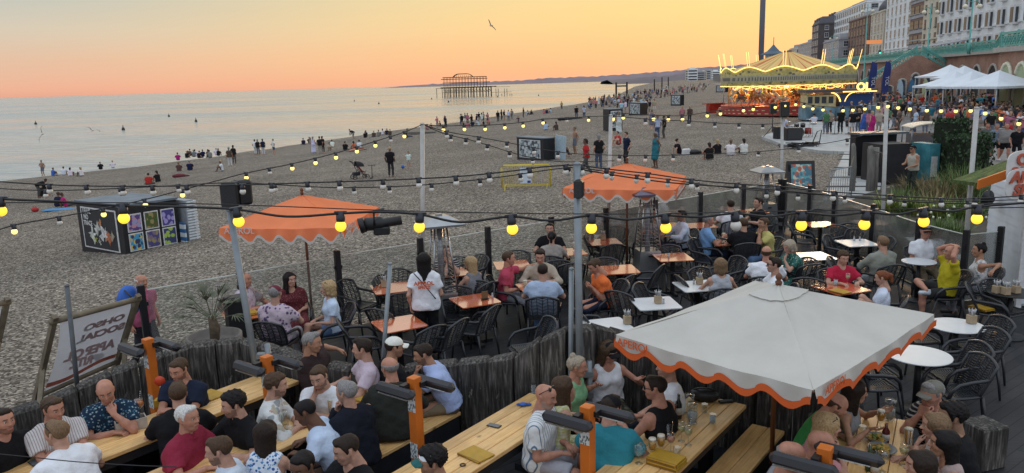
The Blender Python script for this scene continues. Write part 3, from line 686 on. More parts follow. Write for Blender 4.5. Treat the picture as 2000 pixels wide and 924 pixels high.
for y in ys:
    xc = crest(y)
    for u in U:
        x = xc+u; z = beach_z(max(x, xc), y) if u >= 0 else zb(xc-SH*y)-(.0 if u > -1 else .0)+u*.19-.02*min(0, u+1.5)
        vs.append((x, y, z+(.05*math.sin(y*.7)*math.sin(y*.23+1) if -2 < u < 4 else 0)))
n_ = len(U); fs = [(i*n_+j, i*n_+j+1, (i+1)*n_+j+1, (i+1)*n_+j) for i in range(len(ys)-1) for j in range(n_-1)]
bm_.add(vs, fs, 0, True); struct(bm_.build('shingle_beach', SHINGLE, fix=False))
def m_sea():
    m, t, b, o = newmat('sea_water'); v = coords(t, 'Object', (1, .55, 1), (0, 0, .3))
    b.inputs['Base Color'].default_value = (.30, .32, .28, 1); b.inputs['IOR'].default_value = 1.45; b.inputs['Specular IOR Level'].default_value = .5
    n1 = noise(t, v, .35, 4, .6); n2 = noise(t, coords(t, 'Object', (1, .4, 1)), .06, 3); n3 = noise(t, coords(t, 'Object', (.25, 1, 1), (0, 0, -.2)), .012, 3)
    bn = nd(t, 'ShaderNodeBump', {'Strength': .75, 'Distance': 1.1, 'Height': n1}); b2 = nd(t, 'ShaderNodeBump', {'Strength': .5, 'Distance': 3., 'Height': n2, 'Normal': bn.outputs[0]})
    t.links.new(b2.outputs[0], b.inputs['Normal']); rip = noise(t, coords(t, 'Object', (.25, 1.1, 1), (0, 0, .12)), .42, 4, .65); t.links.new(mixc(t, mrange(t, rip, .36, .64), (.16, .195, .205), (.38, .41, .39)), b.inputs['Base Color']); t.links.new(mrange(t, n3, .35, .65, .10, .30), b.inputs['Roughness']); return m  # light and dark of the ripples put into the base colour
sm_ = MB(); sm_.add([(-30000, -200, SEA), (20000, -200, SEA), (30000, 60000, SEA), (-60000, 60000, SEA)], [(0, 1, 2, 3)]); struct(sm_.build('sea', m_sea()))
def headland(name, y, prof, depth, col):
    b = MB(); P = []
    for (x0, h0), (x1, h1) in zip(prof, prof[1:]):
        n = max(2, int((x1-x0)/8))
        for i in range(n): f = i/n; P.append((x0+(x1-x0)*f, h0+(h1-h0)*f))
    P.append(prof[-1]); rg = []
    for px, h in P:
        x = (px-1000)/FPX*y/math.cos(PITCH)*.985; hz = max(0, h+(.8*math.sin(px*.31)+.5*math.sin(px*.83+1) if h > 1.5 else 0))*y/FPX+CAMZ-SEA
        rg.append([(x-depth*.02, y-depth*.8, SEA-2), (x, y-depth*.3, SEA+hz*.5), (x, y, SEA+hz), (x*1.05, y+depth, SEA+hz*.6), (x*1.1, y+depth*1.6, SEA-2)])
    vs = [p for r in rg for p in r]; fs = [(i*5+j, i*5+j+1, i*5+j+6, i*5+j+5) for i in range(len(rg)-1) for j in range(4)]
    b.add(vs, fs, 0, True); return struct(b.build(name, pm(name, col, .95, var=.2, ns=.004, bs=0)))
headland('hills', 9000, [(795, 0), (840, 1.5), (900, 3), (985, 3.5), (1035, 5), (1075, 7), (1110, 7.5), (1180, 8), (1230, 10), (1290, 12.5), (1330, 15), (1370, 18), (1420, 20), (1600, 30), (2200, 40)], 1800, (.17, .14, .17))  # grey-mauve albedo stands in for haze over the hills
headland('far_shore', 2600, [(1190, .2), (1240, 1.5), (1290, 4), (1330, 7), (1360, 8), (1400, 10), (1500, 10), (2200, 14)], 300, (.13, .11, .12))
# ---------------------------------------------------------------- promenade, stage, steps
ASPH = pm('promenade_paving', (.17, .165, .16), .85, var=.22, ns=.8, bs=.25, bsc=30, kind='Object')
def lp(s, y, z=0.): return Vector((s+SH*y, y, z))
def slab(name, poly, z0, z1, mat):
    b = MB(); b.prism(poly, z0, z1); return struct(b.build(name, mat))
slab('promenade', [tuple(lp(13.2, -12))[:2], (60, -12), tuple(lp(40, 60))[:2], tuple(lp(40, 520))[:2], tuple(lp(22, 520))[:2], tuple(lp(15.5, 110))[:2], tuple(lp(15, 70))[:2], tuple(lp(13.2, 48))[:2]], -.4, .0, ASPH)
def m_conc(name, a, n=1.):
    m, t, b, o = newmat(name); v = coords(t); br = nd(t, 'ShaderNodeTexBrick', {'Vector': coords(t, 'Object', (1, 1, 1), (0, 0, 0)), 'Color1': (.9, .9, .9, 1), 'Color2': (1, 1, 1, 1), 'Mortar': (.55, .55, .55, 1), 'Scale': n, 'Mortar Size': .012, 'Brick Width': 1.8, 'Row Height': .9}, offset=0.)
    c = mixc(t, 1., c4(a), br.outputs[0], 'MULTIPLY'); st = mrange(t, noise(t, v, 1.3, 5, .65), .3, .7, .75, 1.12)
    t.links.new(nd(t, 'ShaderNodeHueSaturation', {'Value': st, 'Color': c}).outputs[0], b.inputs['Base Color']); b.inputs['Roughness'].default_value = .8; return m
PALEC = m_conc('pale_concrete', (.40, .41, .40))
def gp(l, z=0): return [tuple(G(px, py, z))[:2] for px, py in l]
slab('stage_platform', gp([(1487, 268), (1530, 284), (1600, 296), (1700, 300), (1735, 262), (1745, 236), (1560, 240)]), -.5, .06, PALEC)
slab('slab_path', gp([(1606, 392), (1652, 292), (1730, 292), (1716, 392)]), -.4, .02, PALEC)
# grooves between the slabs of the path: dark timber edges standing proud
b = MB()
for py in (302, 312, 328, 347, 365, 384):
    a = G(1640-(py-300)*.42, py, .02); c = G(1722, py, .02); d = c-a; b.box((a+c)/2+Vector((0, 0, .02)), (d.length, .12, .04), math.atan2(d.y, d.x))
struct(b.build('path_risers', pm('weathered_riser', (.13, .12, .11), .9)))
# ---------------------------------------------------------------- upper road and seafront buildings
TZ = 6.2; UA = math.atan2(1, SH); UD = Vector((math.cos(UA), math.sin(UA), 0))
slab('upper_road', [tuple(lp(38.6, 63))[:2], tuple(lp(300, 63))[:2], tuple(lp(300, 900))[:2], tuple(lp(38.6, 900))[:2]], -.5, TZ, ASPH)
def m_brick(name, a, c, mort, sc=3.2):
    m, t, b, o = newmat(name); co = nd(t, 'ShaderNodeTexCoord').outputs['Object']; x = nd(t, 'ShaderNodeSeparateXYZ', {0: co})
    ad = nd(t, 'ShaderNodeMath', {0: x.outputs[0], 1: x.outputs[1]}, operation='ADD').outputs[0]; cb = nd(t, 'ShaderNodeCombineXYZ', {0: ad, 1: x.outputs[2]}).outputs[0]
    br = nd(t, 'ShaderNodeTexBrick', {'Vector': cb, 'Color1': c4(a), 'Color2': c4(c), 'Mortar': c4(mort), 'Scale': sc, 'Mortar Size': .015})
    st = mrange(t, noise(t, co, .6, 5), .3, .7, .7, 1.2); t.links.new(nd(t, 'ShaderNodeHueSaturation', {'Value': st, 'Color': br.outputs[0]}).outputs[0], b.inputs['Base Color']); b.inputs['Roughness'].default_value = .9; return m
BRICK = m_brick('red_brick', (.26, .12, .08), (.32, .17, .11), (.34, .30, .26)); BROWNB = m_brick('brown_brick', (.20, .11, .085), (.26, .15, .11), (.2, .17, .15), 2.)
STUCCO = pm('white_stucco', (.70, .72, .72), .8, var=.14, ns=.5); CREAM = pm('cream_render', (.55, .50, .40), .85, var=.16, ns=.4); GREYR = pm('grey_render', (.36, .36, .37), .85, var=.16, ns=.4); DARKR = pm('dark_render', (.10, .085, .085), .85, var=.2, ns=.4)
SLATE = pm('slate_roof', (.09, .09, .10), .7, var=.2, ns=2); GLASSW = pm('window_glass', (.04, .05, .06), .3, var=.3, ns=.3, spec=.35); WPAINT = pm('white_window_paint', (.6, .6, .6), .5)
TURQ = pm('turquoise_iron', (.10, .33, .29), .5, var=.15, ns=3)
def window_me(w, h, bay=0, frame=WPAINT):
    b = MB()
    if bay:
        b.prism([(-w*.75, -.1), (-w*.45, bay), (w*.45, bay), (w*.75, -.1)], -h/2-.35, h/2+.35, 0)
        b.box((0, bay+.03, 0), (w*.72, .06, h), m=1)
        for s in (-1, 1):
            M = Matrix.Translation((s*w*.61, bay/2-.02, 0)) @ Matrix.Rotation(s*-math.atan2(bay+.1, w*.3), 4, 'Z'); b.box((0, .03, 0), (w*.24, .06, h), m=1, M=M)
    else:
        b.box((0, .03, 0), (w+.3, .10, h+.3), m=0); b.box((0, .07, 0), (w, .06, h), m=1); b.box((0, .09, 0), (w, .06, .1), m=0); b.box((0, .08, 0), (.08, .06, h), m=0); b.box((0, .12, -h/2-.2), (w+.5, .3, .14), m=0)
    return b.mesh('window', [frame, GLASSW])
def building(label, cat, pts, H, wall, rows, cols, ww=1.3, wh=2., bay=0, depth=14, ends=2, roof='flat', s=63., frame=WPAINT, z0=TZ, name='seafront_building', skip=0, band=None):
    y0, y1 = pts; o = lp(s, y0, z0); L = (y1-y0)/math.sin(UA)
    t = thing(name, label, cat, o, UA); b = MB(); b.box((L/2, -depth/2, H/2), (L, depth, H)); b.build('wall', wall, t)
    c = MB()
    for z in (H*.22, H-.4): c.box((L/2, -depth/2, z), (L+.5, depth+.5, .35))
    if band:
        for i in range(rows): c.box((L/2, .06, (i+.15)*H/rows), (L*.98, .15, H/rows*.3))
    c.build('cornice', band or wall, t)
    me = window_me(ww, wh, bay, frame); fh = (H-1.)/rows
    for i in range(rows):
        for j in range(cols):
            put('window', me, t, (L*(j+.5)/cols, 0.02, .6+fh*(i+.5)))
        for j in range(ends): put('window', me, t, (-.02, -depth*(j+.5)/ends, .6+fh*(i+.5)), (0, 0, rad(90)))
    if roof == 'mansard':
        r = MB(); r.add([(0, 0, H), (L, 0, H), (L, -depth, H), (0, -depth, H), (1.2, -1.6, H+3), (L-1.2, -1.6, H+3), (L-1.2, -depth+1.6, H+3), (1.2, -depth+1.6, H+3)], [(0, 1, 5, 4), (1, 2, 6, 5), (2, 3, 7, 6), (3, 0, 4, 7), (4, 5, 6, 7)])
        for k in range(3): r.box((L*(k+.5)/3, -1.0, H+1.4), (1.5, 1.2, 1.7)); r.box((L*(k+.15)/3+1, -depth*.5, H+3.8), (1.6, .9, 1.8))
        r.build('roof', SLATE, t)
    elif roof == 'gable':
        r = MB(); n = max(1, int(L/8))
        for k in range(n):
            xa, xb = L*k/n, L*(k+1)/n; xm = (xa+xb)/2; r.add([(xa, .1, H), (xb, .1, H), (xm, .1, H+(xb-xa)*.75), (xa, -depth, H), (xb, -depth, H), (xm, -depth, H+(xb-xa)*.75)], [(0, 1, 2), (3, 5, 4), (0, 2, 5, 3), (1, 4, 5, 2), (0, 3, 4, 1)])
        r.build('gable', wall, t); k = MB(); k.box((L*.2, -depth*.4, H+3), (1.2, .8, 5)); k.box((L*.8, -depth*.4, H+3), (1.2, .8, 5)); k.build('chimney', BROWNB, t)
    elif roof == 'dome':
        r = MB(); r.lathe([(L*.34, 0), (L*.33, 1.5), (L*.26, 3.2), (L*.12, 4.4), (.2, 4.9), (.15, 6.2), (0, 6.5)], 16, (L*.5, -L*.35, H)); r.build('dome', SLATE, t)
    else:
        r = MB(); r.box((L/2, -depth/2, H+.25), (L-.8, depth-.8, .5)); r.box((L*.6, -depth/2, H+1.3), (L*.4, depth*.5, 2.)); r.build('roof', GREYR, t)
    return t
building('white bow-windowed hotel terrace, nearest and tallest on the right edge', 'hotel', (112, 178), 27, STUCCO, 6, 12, 1.7, 2.5, .8, 16, 2, 'mansard', 58)
building('cream corner block with thin dark windows behind the terrace awning', 'building', (180, 196), 25, CREAM, 7, 4, 1.0, 1.9, 0, 14, 2, 'flat', 60, SLATE)
building('red brick block with glazed bands and scaffolding beside the cream corner block', 'building', (197, 214), 27, BROWNB, 7, 4, 3.2, 1.9, 0, 14, 2, 'flat', 62, SLATE, band=GREYR)
building('tall white gabled Victorian building left of the red brick block', 'building', (216, 243), 21, STUCCO, 6, 6, 1.2, 2.1, 0, 14, 2, 'gable', 63)
building('narrow cream building with a rounded dark dome', 'building', (245, 262), 17, CREAM, 5, 4, 1.4, 2.1, 0, 12, 2, 'dome', 63)
building('dark red brick building left of the domed one', 'building', (264, 296), 17, BROWNB, 5, 7, 1.6, 1.9, 0, 14, 2, 'flat', 63, SLATE)
building('big stepped white slab hotel rising over the brick roofs', 'hotel', (300, 360), 24.5, STUCCO, 8, 14, 2.2, 1.4, 0, 18, 3, 'flat', 70, GREYR)
building('grey low building in front of the white slab hotel', 'building', (298, 330), 11, GREYR, 3, 6, 1.5, 1.9, 0, 10, 2, 'flat', 60)
building('dark narrow block at the left foot of the white slab hotel', 'building', (366, 384), 21, DARKR, 6, 4, 1.5, 1.8, 0, 14, 2, 'mansard', 64)
building('pale modern block farthest left of the seafront row', 'building', (395, 440), 14, GREYR, 6, 8, 2., 1.4, 0, 14, 2, 'flat', 66)
building('unfinished-looking pinkish block with a crane mast', 'building', (455, 480), 13, CREAM, 5, 5, 2., 1.5, 0, 10, 2, 'flat', 66)
# hazy town far along the front, seen left of the roundabout
for i in range(15):
    y = 1150+i*90+rnd.uniform(-10, 20); px = 1350+rnd.uniform(0, 66); x = (px-1000)/FPX*y*.985; h = rnd.uniform(7, 14)+y*.0055; L = rnd.uniform(30, 60)
    t = thing('far_building', 'pale far block of flats in the town left of the carousel', 'building', (x, y, -1), UA, 'far town blocks left of the carousel')
    b = MB(); b.box((0, 0, h/2), (L, 14, h)); b.box((L*.2, 0, h+1), (L*.4, 8, 2.4)); b.build('wall', [STUCCO, GREYR, CREAM][i % 3], t)
    b = MB()
    for k in range(4): b.box((0, 7.05, h*(k+.6)/4.4), (L*.92, .2, h*.11)); b.box((-L/2-.05, 0, h*(k+.6)/4.4), (.2, 12, h*.11))
    b.build('window', GLASSW, t)
# ---------------------------------------------------------------- terrace wall with arches, stairs, railings
def arch_poly(w, h, n=8): return [(-w/2, 0), (w/2, 0)]+[(w/2*math.cos(math.pi*i/n), h-w/2+w/2*math.sin(math.pi*i/n)*1.25) for i in range(n+1)]
def arch_me(w, h, fill, trim, d=.5):
    b = MB(); M = Matrix.Rotation(rad(90), 4, 'X')
    P = arch_poly(w, h); b.prism(P, -.03, .04, 0, M); n = len(P)
    pts = [M @ Vector((x, y, .04)) for x, y in P[1:]]+[M @ Vector((P[0][0], P[0][1], .04))]; b.tube(pts, .16, 6, 1); return b.mesh('arch', [fill, trim])
def railing(name, label, a, c, h=1.15, step=2.7, mat=TURQ):
    a, c = Vector(a), Vector(c); d = c-a; L = math.hypot(d.x, d.y); sl = d.z/L; t = thing(name, label, 'railing', a, math.atan2(d.y, d.x))
    r = MB()
    for z, k in ((h, .13), (h*.80, .07), (h*.12, .10)): r.box((L/2, 0, L/2*sl+z), (math.hypot(L, d.z), k*1.6, k*1.6), ry=-math.atan(sl))
    r.build('rail', mat, t); p = MB(); n = max(1, int(L/step)); p.box((0, 0, h/2+.04), (.16, .16, h+.12)); p.ball((0, 0, h+.12), .11, 6, 4); pme = p.mesh('post', mat)
    for i in range(n+1): put('post', pme, t, (L*i/n, 0, L*i/n*sl))
    q = MB()
    for i in range(int(L/.5)):
        x = .25+i*.5; q.tube([(x+.21*math.cos(k*math.pi/4), 0, x*sl+h*.46+.3*math.sin(k*math.pi/4)) for k in range(8)], .075, 4, closed=True)
    q.build('lattice', mat, t); return t
A0, A1 = lp(38, 72), lp(38, 330)
t = thing('terrace_wall', 'long brick arcade wall under the turquoise promenade railing', 'wall', A0, UA); L = (A1-A0).length
b = MB(); b.box((L/2, .3, 3.05), (L, .6, 6.1)); b.build('wall', BRICK, t); b = MB(); b.box((L/2, .45, 6.2), (L, 1.3, .35)); b.build('coping', pm('stone_coping', (.35, .33, .3), .8), t)
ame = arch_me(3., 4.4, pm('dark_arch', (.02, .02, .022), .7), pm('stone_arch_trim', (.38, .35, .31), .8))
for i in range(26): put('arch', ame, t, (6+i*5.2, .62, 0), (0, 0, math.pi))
railing('terrace_railing', 'long turquoise railing along the upper promenade behind the marquees', lp(37.3, 92, 6.35), lp(37.3, 330, 6.35))
# nearer corner block with green arches
C0 = lp(27.5, 52); t = thing('arcade_block', 'red brick corner block with green-trimmed arches at the right edge', 'building', C0, UA)
b = MB(); b.box((8, -6, 2.85), (16, 12, 5.7)); b.build('wall', BRICK, t); b = MB(); b.box((8, -6, 5.8), (16.8, 12.8, .4)); b.build('coping', pm('stone_coping', (.35, .33, .3), .8), t)
gme = arch_me(2.2, 3.6, pm('pale_green_arch', (.30, .36, .22), .6), pm('cream_arch_trim', (.6, .58, .45), .6))
for i in range(5): put('arch', gme, t, (2+i*3, .03, .8), (0, 0, math.pi))
for i in range(3): put('arch', gme, t, (-.03, -2.5-i*3.4, .8), (0, 0, rad(-90)))
railing('terrace_railing', 'turquoise railing on top of the red brick corner block', lp(27.6, 52, 6.), lp(27.6, 67.5, 6.)); railing('terrace_railing', 'turquoise cross railing linking the corner block to the terrace', lp(27.6, 67.8, 6.), lp(37, 92, 6.3))
# brick stair with sloping railings
sc_ = lp(33.5, 112); ex = Vector((.98, -.2, 0)).normalized(); ang = math.atan2(ex.y, ex.x)
t = thing('brick_staircase', 'brick double staircase with pointed peak and arched niches behind the crowd', 'staircase', sc_, ang)
b = MB(); M = Matrix.Rotation(rad(90), 4, 'X'); b.prism([(-7.5, 0), (7, 0), (7, 2.2), (.4, 6.4), (-.4, 6.4), (-7.5, 1.8)], -1.6, 1.6, 0, M); b.build('wall', BRICK, t)
nme = arch_me(1.1, 3.6, pm('dark_niche_door', (.05, .07, .10), .6), pm('stone_arch_trim', (.38, .35, .31), .8))  # dark blue-grey panels fill the arches
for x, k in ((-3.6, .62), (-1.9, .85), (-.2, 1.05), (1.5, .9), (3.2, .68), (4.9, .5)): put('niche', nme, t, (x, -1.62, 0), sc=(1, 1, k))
railing('stair_railing', 'turquoise stair railing sloping down to the right from the brick peak', sc_+ex*.4+Vector((0, -1.2, 6.4)), sc_+ex*7+Vector((0, -1.2, 2.2)))
railing('stair_railing', 'turquoise stair railing sloping down to the left from the brick peak', sc_-ex*7.5+Vector((0, -1.2, 1.8)), sc_-ex*.4+Vector((0, -1.2, 6.4)))
for k, (x, c) in enumerate(((-2.6, (.35, .45, .5)), (-1.1, (.05, .16, .28)), (.7, (.45, .5, .3)))):
    b = MB(); b.grid(lambda u, v: (.42*math.sin(math.pi*u)**.6*(2*v-1), -.02, 3.2*u), 14, 4); b.grid(lambda u, v: (.42*math.sin(math.pi*u)**.6*(2*v-1), .05, 3.2*u), 14, 4)
    o = b.build('surfboard', pm('board%d' % k, c, .3), None, sc_+ex*x+Vector((0, -2.1, 0)), (rad(-4), 0, ang)); tag(o, ['pale surfboard leaning left on the brick staircase', 'dark blue surfboard leaning in the middle of the brick staircase', 'yellow green surfboard leaning right on the brick staircase'][k], 'surfboard')
# ---------------------------------------------------------------- observation tower, pavilion, pier ruin
x, y = (1486-1000)/FPX*585, 585.
t = thing('observation_tower', 'very tall slim steel observation tower rising out of the picture', 'tower', (x-.5, y, 0)); b = MB(); b.lathe([(1.95, 0), (1.95, 160)], 20); b.build('shaft', pm('dark_steel', (.20, .21, .25), .5, .1, var=.1, ns=.05), t)
b = MB(); b.lathe([(2.6, 0), (2.6, 4), (2.35, 4.3)], 20); b.build('base_collar', GREYR, t)
px_, y = 1513, 122.; x = (px_-1000)/FPX*y*.99
t = thing('pavilion', 'blue grey roofed pavilion with a small cupola behind the carousel', 'pavilion', (x, y, 0)); b = MB()
for i in range(8): a = i*math.pi/4; b.tube([(4.4*math.cos(a), 4.4*math.sin(a), 0), (4.4*math.cos(a), 4.4*math.sin(a), 4.2)], .14, 6)
b.build('column', WPAINT, t); SL2 = pm('blue_slate', (.07, .11, .15), .6, var=.15); b = MB(); b.lathe([(6.2, 4.1), (6, 4.5), (3.5, 5.8), (1.6, 6.6)], 8, sm=False); b.build('roof', SL2, t)
b = MB(); b.lathe([(1.25, 6.5), (1.25, 7.4)], 8, sm=False); b.build('cupola', WPAINT, t); b = MB(); b.lathe([(2., 7.35), (1.9, 7.5), (1., 7.9), (.4, 8.5), (.06, 8.9), (.05, 10), (0, 10)], 8, sm=False); b.build('cupola_roof', SL2, t)
PY = 850.; K_ = PY/FPX/math.cos(PITCH)*.985
def pxz(px, py): q = D(px, py, PY); return q.x, q.z
RUST = pm('rusted_iron', (.035, .024, .02), .8, var=.3, ns=.2)
ox, _z = pxz(915, 188); t = thing('ruined_pier', 'burnt out iron skeleton of a pier standing in the sea', 'pier', (ox, PY, SEA))
def X(px): return (px-915)*K_
def Zr(px, py): return pxz(px, py)[1]-SEA
def pile(x, dy, h, r=.42):
    b = MB(); b.tube([(x, dy, -5), (x+rnd.uniform(-.2, .2), dy, h)], r, 5); b.build('pile', RUST, t)
dz = Zr(915, 170.5)
for i in range(17):
    for dy in (-9, 9): pile(X(870+i*5.6)+rnd.uniform(-.4, .4), dy, dz, .36 if dy > 0 else .42)
for px in (855, 866, 968, 972, 979, 984, 989, 994, 998): pile(X(px), rnd.uniform(-4, 4), Zr(px, 173 if px < 990 and px not in (979,) else 183), .3)
b = MB(); b.box((X(912), 0, dz), (96*K_, 24, 1.2)); b.box((X(961), 0, dz+.2), (16*K_, 12, .8)); b.build('deck', RUST, t)
b = MB()
for px in range(872, 962, 6):
    for dy in (-9, 9): b.box((X(px), dy, dz-3.4), (6*K_*1.2, .25, .3), ry=rad(38)); 
b.box((X(912), -9, dz-5.), (90*K_, .3, .35)); b.box((X(978), 0, Zr(978, 180)), (40*K_, .3, .3)); b.box((X(860), 0, Zr(860, 173)), (14*K_, .4, .4)); b.box((X(980), 0, Zr(980, 169.5)), (30*K_, .3, .3)); b.build('bracing', RUST, t)
z1, z2, z3 = Zr(912, 161), Zr(912, 154), Zr(912, 150.5)
fr = MB()
for dy in (-8, 8):
    for z, a, c in ((z1, 868, 957), (z2, 865, 952), (z3, 868, 951)): fr.box((X((a+c)/2), dy, z), ((c-a)*K_, .4, .62))
    for i in range(15): fr.box((X(870+i*5.7), dy, (dz+z3)/2), (.34, .34, z3-dz))
for i in range(8): fr.box((X(870+i*11.4), 0, z1), (.3, 16, .4)); fr.box((X(870+i*11.4), 0, z3), (.3, 16, .4))
fr.build('frame', RUST, t)
for dy in (-7, 0, 7):
    rb = MB(); pts = [(X(887+38*(k/10)), dy, z3+(Zr(906, 144.3)-z3)*min(1, 1.25*math.sin(math.pi*k/10)**.6)) for k in range(11)]; rb.tube(pts, .32, 5); rb.build('dome_rib', RUST, t)
b = MB()
for k in range(1, 10): b.box((X(887+38*(k/10)), 0, z3+(Zr(906, 144.3)-z3)*min(1, 1.25*math.sin(math.pi*k/10)**.6)), (.3, 14, .3)); b.box((X(887+38*(k/10)), -7, z3+1), (.25, .25, 2.4))
b.build('purlin', RUST, t)
# ---------------------------------------------------------------- carousel
GOLD = pm('gilded_paint', (.50, .30, .06), .3, .3, var=.3, ns=3); BULB = pm('warm_bulbs', (1, .8, .4), .4, var=0, emit=(1, .62, .12), es=1.7); BULBO = pm('orange_bulbs', (1, .7, .3), .4, var=0, emit=(1, .52, .14), es=1.8)
REDP = pm('red_fairground_paint', (.30, .035, .03), .45, var=.25, ns=2); CRPAINT = pm('cream_fairground_paint', (.5, .42, .22), .5, var=.3, ns=3)
cc = D(1535, 200, 88.); cc = Vector((cc.x, 88., 0)); RC = 8.1
t = thing('carousel', 'big gallopers carousel with striped canopy and golden light trim', 'carousel', cc, rad(8)); car = t; t.scale = (.88, .88, 1)
def m_canopy():
    m, tr, b, o = newmat('striped_canopy'); x = nd(tr, 'ShaderNodeSeparateXYZ', {0: nd(tr, 'ShaderNodeTexCoord').outputs['Object']})
    an = nd(tr, 'ShaderNodeMath', {0: x.outputs[1], 1: x.outputs[0]}, operation='ARCTAN2').outputs[0]; k = nd(tr, 'ShaderNodeMath', {0: nd(tr, 'ShaderNodeMath', {0: an, 1: 24/(2*math.pi)}, operation='MULTIPLY').outputs[0]}, operation='FRACT').outputs[0]
    rp = nd(tr, 'ShaderNodeValToRGB', {0: k}); ramp(rp, [(0, (.70, .44, .14, 1)), (.3, (.52, .15, .05, 1)), (.48, (.72, .48, .17, 1)), (.66, (.50, .34, .09, 1)), (.8, (.72, .48, .18, 1))]); rp.color_ramp.interpolation = 'CONSTANT'  # stripe colours warmed to carry the glow of the bulbs
    tr.links.new(rp.outputs[0], b.inputs['Base Color']); b.inputs['Roughness'].default_value = .8; return m
b = MB(); NS = 12
def eave(a): return 4.62+.5*abs(math.cos(a*NS/2))**1.3
b.grid(lambda u, v: ((RC-.15)*(1-u)*math.cos(v*2*math.pi), (RC-.15)*(1-u)*math.sin(v*2*math.pi), 4.45+2.45*(u**.9)-.25*math.sin(math.pi*u)*abs(math.sin(v*math.pi*18))), 8, 108); b.build('canopy', m_canopy(), t)
b = MB(); b.grid(lambda u, v: ((RC+.12*math.sin(u*3))*math.cos(v*2*math.pi), (RC+.12*math.sin(u*3))*math.sin(v*2*math.pi), 3.15+u*(eave(v*2*math.pi)-3.15)), 5, 144)
def m_round():
    m, tr, bb, o = newmat('rounding_board'); co = nd(tr, 'ShaderNodeTexCoord').outputs['Object']; v = nd(tr, 'ShaderNodeMapping', {0: co, 'Scale': (1, 1, 1.6)}).outputs[0]
    d = nd(tr, 'ShaderNodeTexVoronoi', {'Vector': v, 'Scale': 1.5}).outputs[0]; n = noise(tr, v, 2.5, 4); z = nd(tr, 'ShaderNodeSeparateXYZ', {0: co}).outputs[2]
    band = nd(tr, 'ShaderNodeMath', {0: nd(tr, 'ShaderNodeMath', {0: z, 1: 3.9}, operation='SUBTRACT').outputs[0]}, operation='ABSOLUTE').outputs[0]
    c = mixc(tr, mrange(tr, n, .42, .58), (.34, .30, .08), (.52, .43, .15)); c = mixc(tr, mrange(tr, d, .25, .32, 1, 0), c, (.12, .10, .07)); c = mixc(tr, mrange(tr, band, .30, .36, .75, 0), c, (.33, .33, .27));  # bulb light on the boards put into these yellow tones
    wl = nd(tr, 'ShaderNodeTexWave', {'Vector': nd(tr, 'ShaderNodeMapping', {0: co, 'Scale': (1, 1, .01)}).outputs[0], 'Scale': 1.4, 'Distortion': 3, 'Detail': 2}).outputs[0]
    c = mixc(tr, nd(tr, 'ShaderNodeMath', {0: mrange(tr, wl, .5, .6), 1: mrange(tr, band, .16, .2, .8, 0)}, operation='MULTIPLY').outputs[0], c, (.08, .07, .05)); tr.links.new(c, bb.inputs['Base Color']); bb.inputs['Roughness'].default_value = .5; return m
b.build('rounding_board', m_round(), t)
b = MB(); b.tube([((RC+.14)*math.cos(k*2*math.pi/144), (RC+.14)*math.sin(k*2*math.pi/144), eave(k*2*math.pi/144)+.03) for k in range(144)], .055, 5, closed=True); b.build('light_trim', BULB, t)
b = MB(); b.tube([((RC+.05)*math.cos(k*2*math.pi/96), (RC+.05)*math.sin(k*2*math.pi/96), 3.12+.05*(k % 2)) for k in range(96)], .045, 5, closed=True); b.build('light_trim', BULBO, t)
for i in range(NS):
    a = 2*math.pi*i/NS; b = MB()
    for q in (-.018, .018): b.tube([((RC+.15)*math.cos(a+q), (RC+.15)*math.sin(a+q), eave(a)), ((RC+.5)*math.cos(a+q), (RC+.5)*math.sin(a+q), eave(a)+1.6)], .024, 5)
    b.build('light_spike', BULB if i % 3 else BULBO, t)
b = MB(); b.lathe([(8.6, .05), (8.6, .42), (8.35, .42), (8.35, .75), (8.1, .75), (8.1, 1.0), (0, 1.0)], 72, sm=False); b.build('platform', REDP, t)
b = MB()
for k in range(60): a = k*2*math.pi/60; b.box((8.62*math.cos(a), 8.62*math.sin(a), .27), (.04, .42, .10), a); b.box((8.37*math.cos(a+.05), 8.37*math.sin(a+.05), .6), (.04, .4, .09), a+.05)
b.build('painted_lettering_band', CRPAINT, t)
b = MB(); b.lathe([(2.6, 1), (2.6, 3.3), (3.2, 3.6), (3.2, 4.2), (1, 5), (.5, 6.9)], 24, sm=False); b.build('centre_drum', pm('drum_panels', (.24, .11, .05), .4, var=.6, ns=1.2), t)
b = MB()
for k in range(12): a = k*math.pi/6; b.box((2.68*math.cos(a), 2.68*math.sin(a), 2.3), (.06, .6, 1.5), a)
b.build('mirror', pm('drum_mirror', (.6, .55, .45), .15, .8, var=.2), t)
for zz, rr in ((3.3, 5.2), (2.85, 6.6), (3.0, 3.4)):
    b = MB(); b.tube([(rr*math.cos(k*2*math.pi/72), rr*math.sin(k*2*math.pi/72), zz+.14*math.sin(k*2*math.pi/72*12)) for k in range(72)], .045, 5, closed=True); b.build('light_trim', BULBO, t)
hv, hf = solid([Prim((-.35, 0, 0), (.32, 0, .05), .24, .22, .1), Prim((.34, 0, .1), (.68, 0, .5), .17, .12, .1), Prim((.66, 0, .52), (.95, 0, .36), .11, .075, .05), Prim((.63, 0, .6), (.62, 0, .72), .04, .02, .02),
    Prim((.3, .1, -.1), (.75, .1, -.22), .09, .06, .05), Prim((.75, .1, -.22), (.62, .1, -.52), .06, .05, .03), Prim((.3, -.1, -.1), (.68, -.1, -.35), .09, .06, .05), Prim((.68, -.1, -.35), (.95, -.1, -.5), .06, .05, .03),
    Prim((-.4, .1, -.08), (-.66, .1, -.35), .11, .07, .05), Prim((-.66, .1, -.35), (-.98, .1, -.5), .06, .05, .03), Prim((-.4, -.1, -.08), (-.55, -.1, -.45), .11, .07, .05), Prim((-.55, -.1, -.45), (-.85, -.1, -.62), .06, .05, .03), Prim((-.58, 0, .1), (-.95, 0, -.15), .06, .09, .05)], .05)
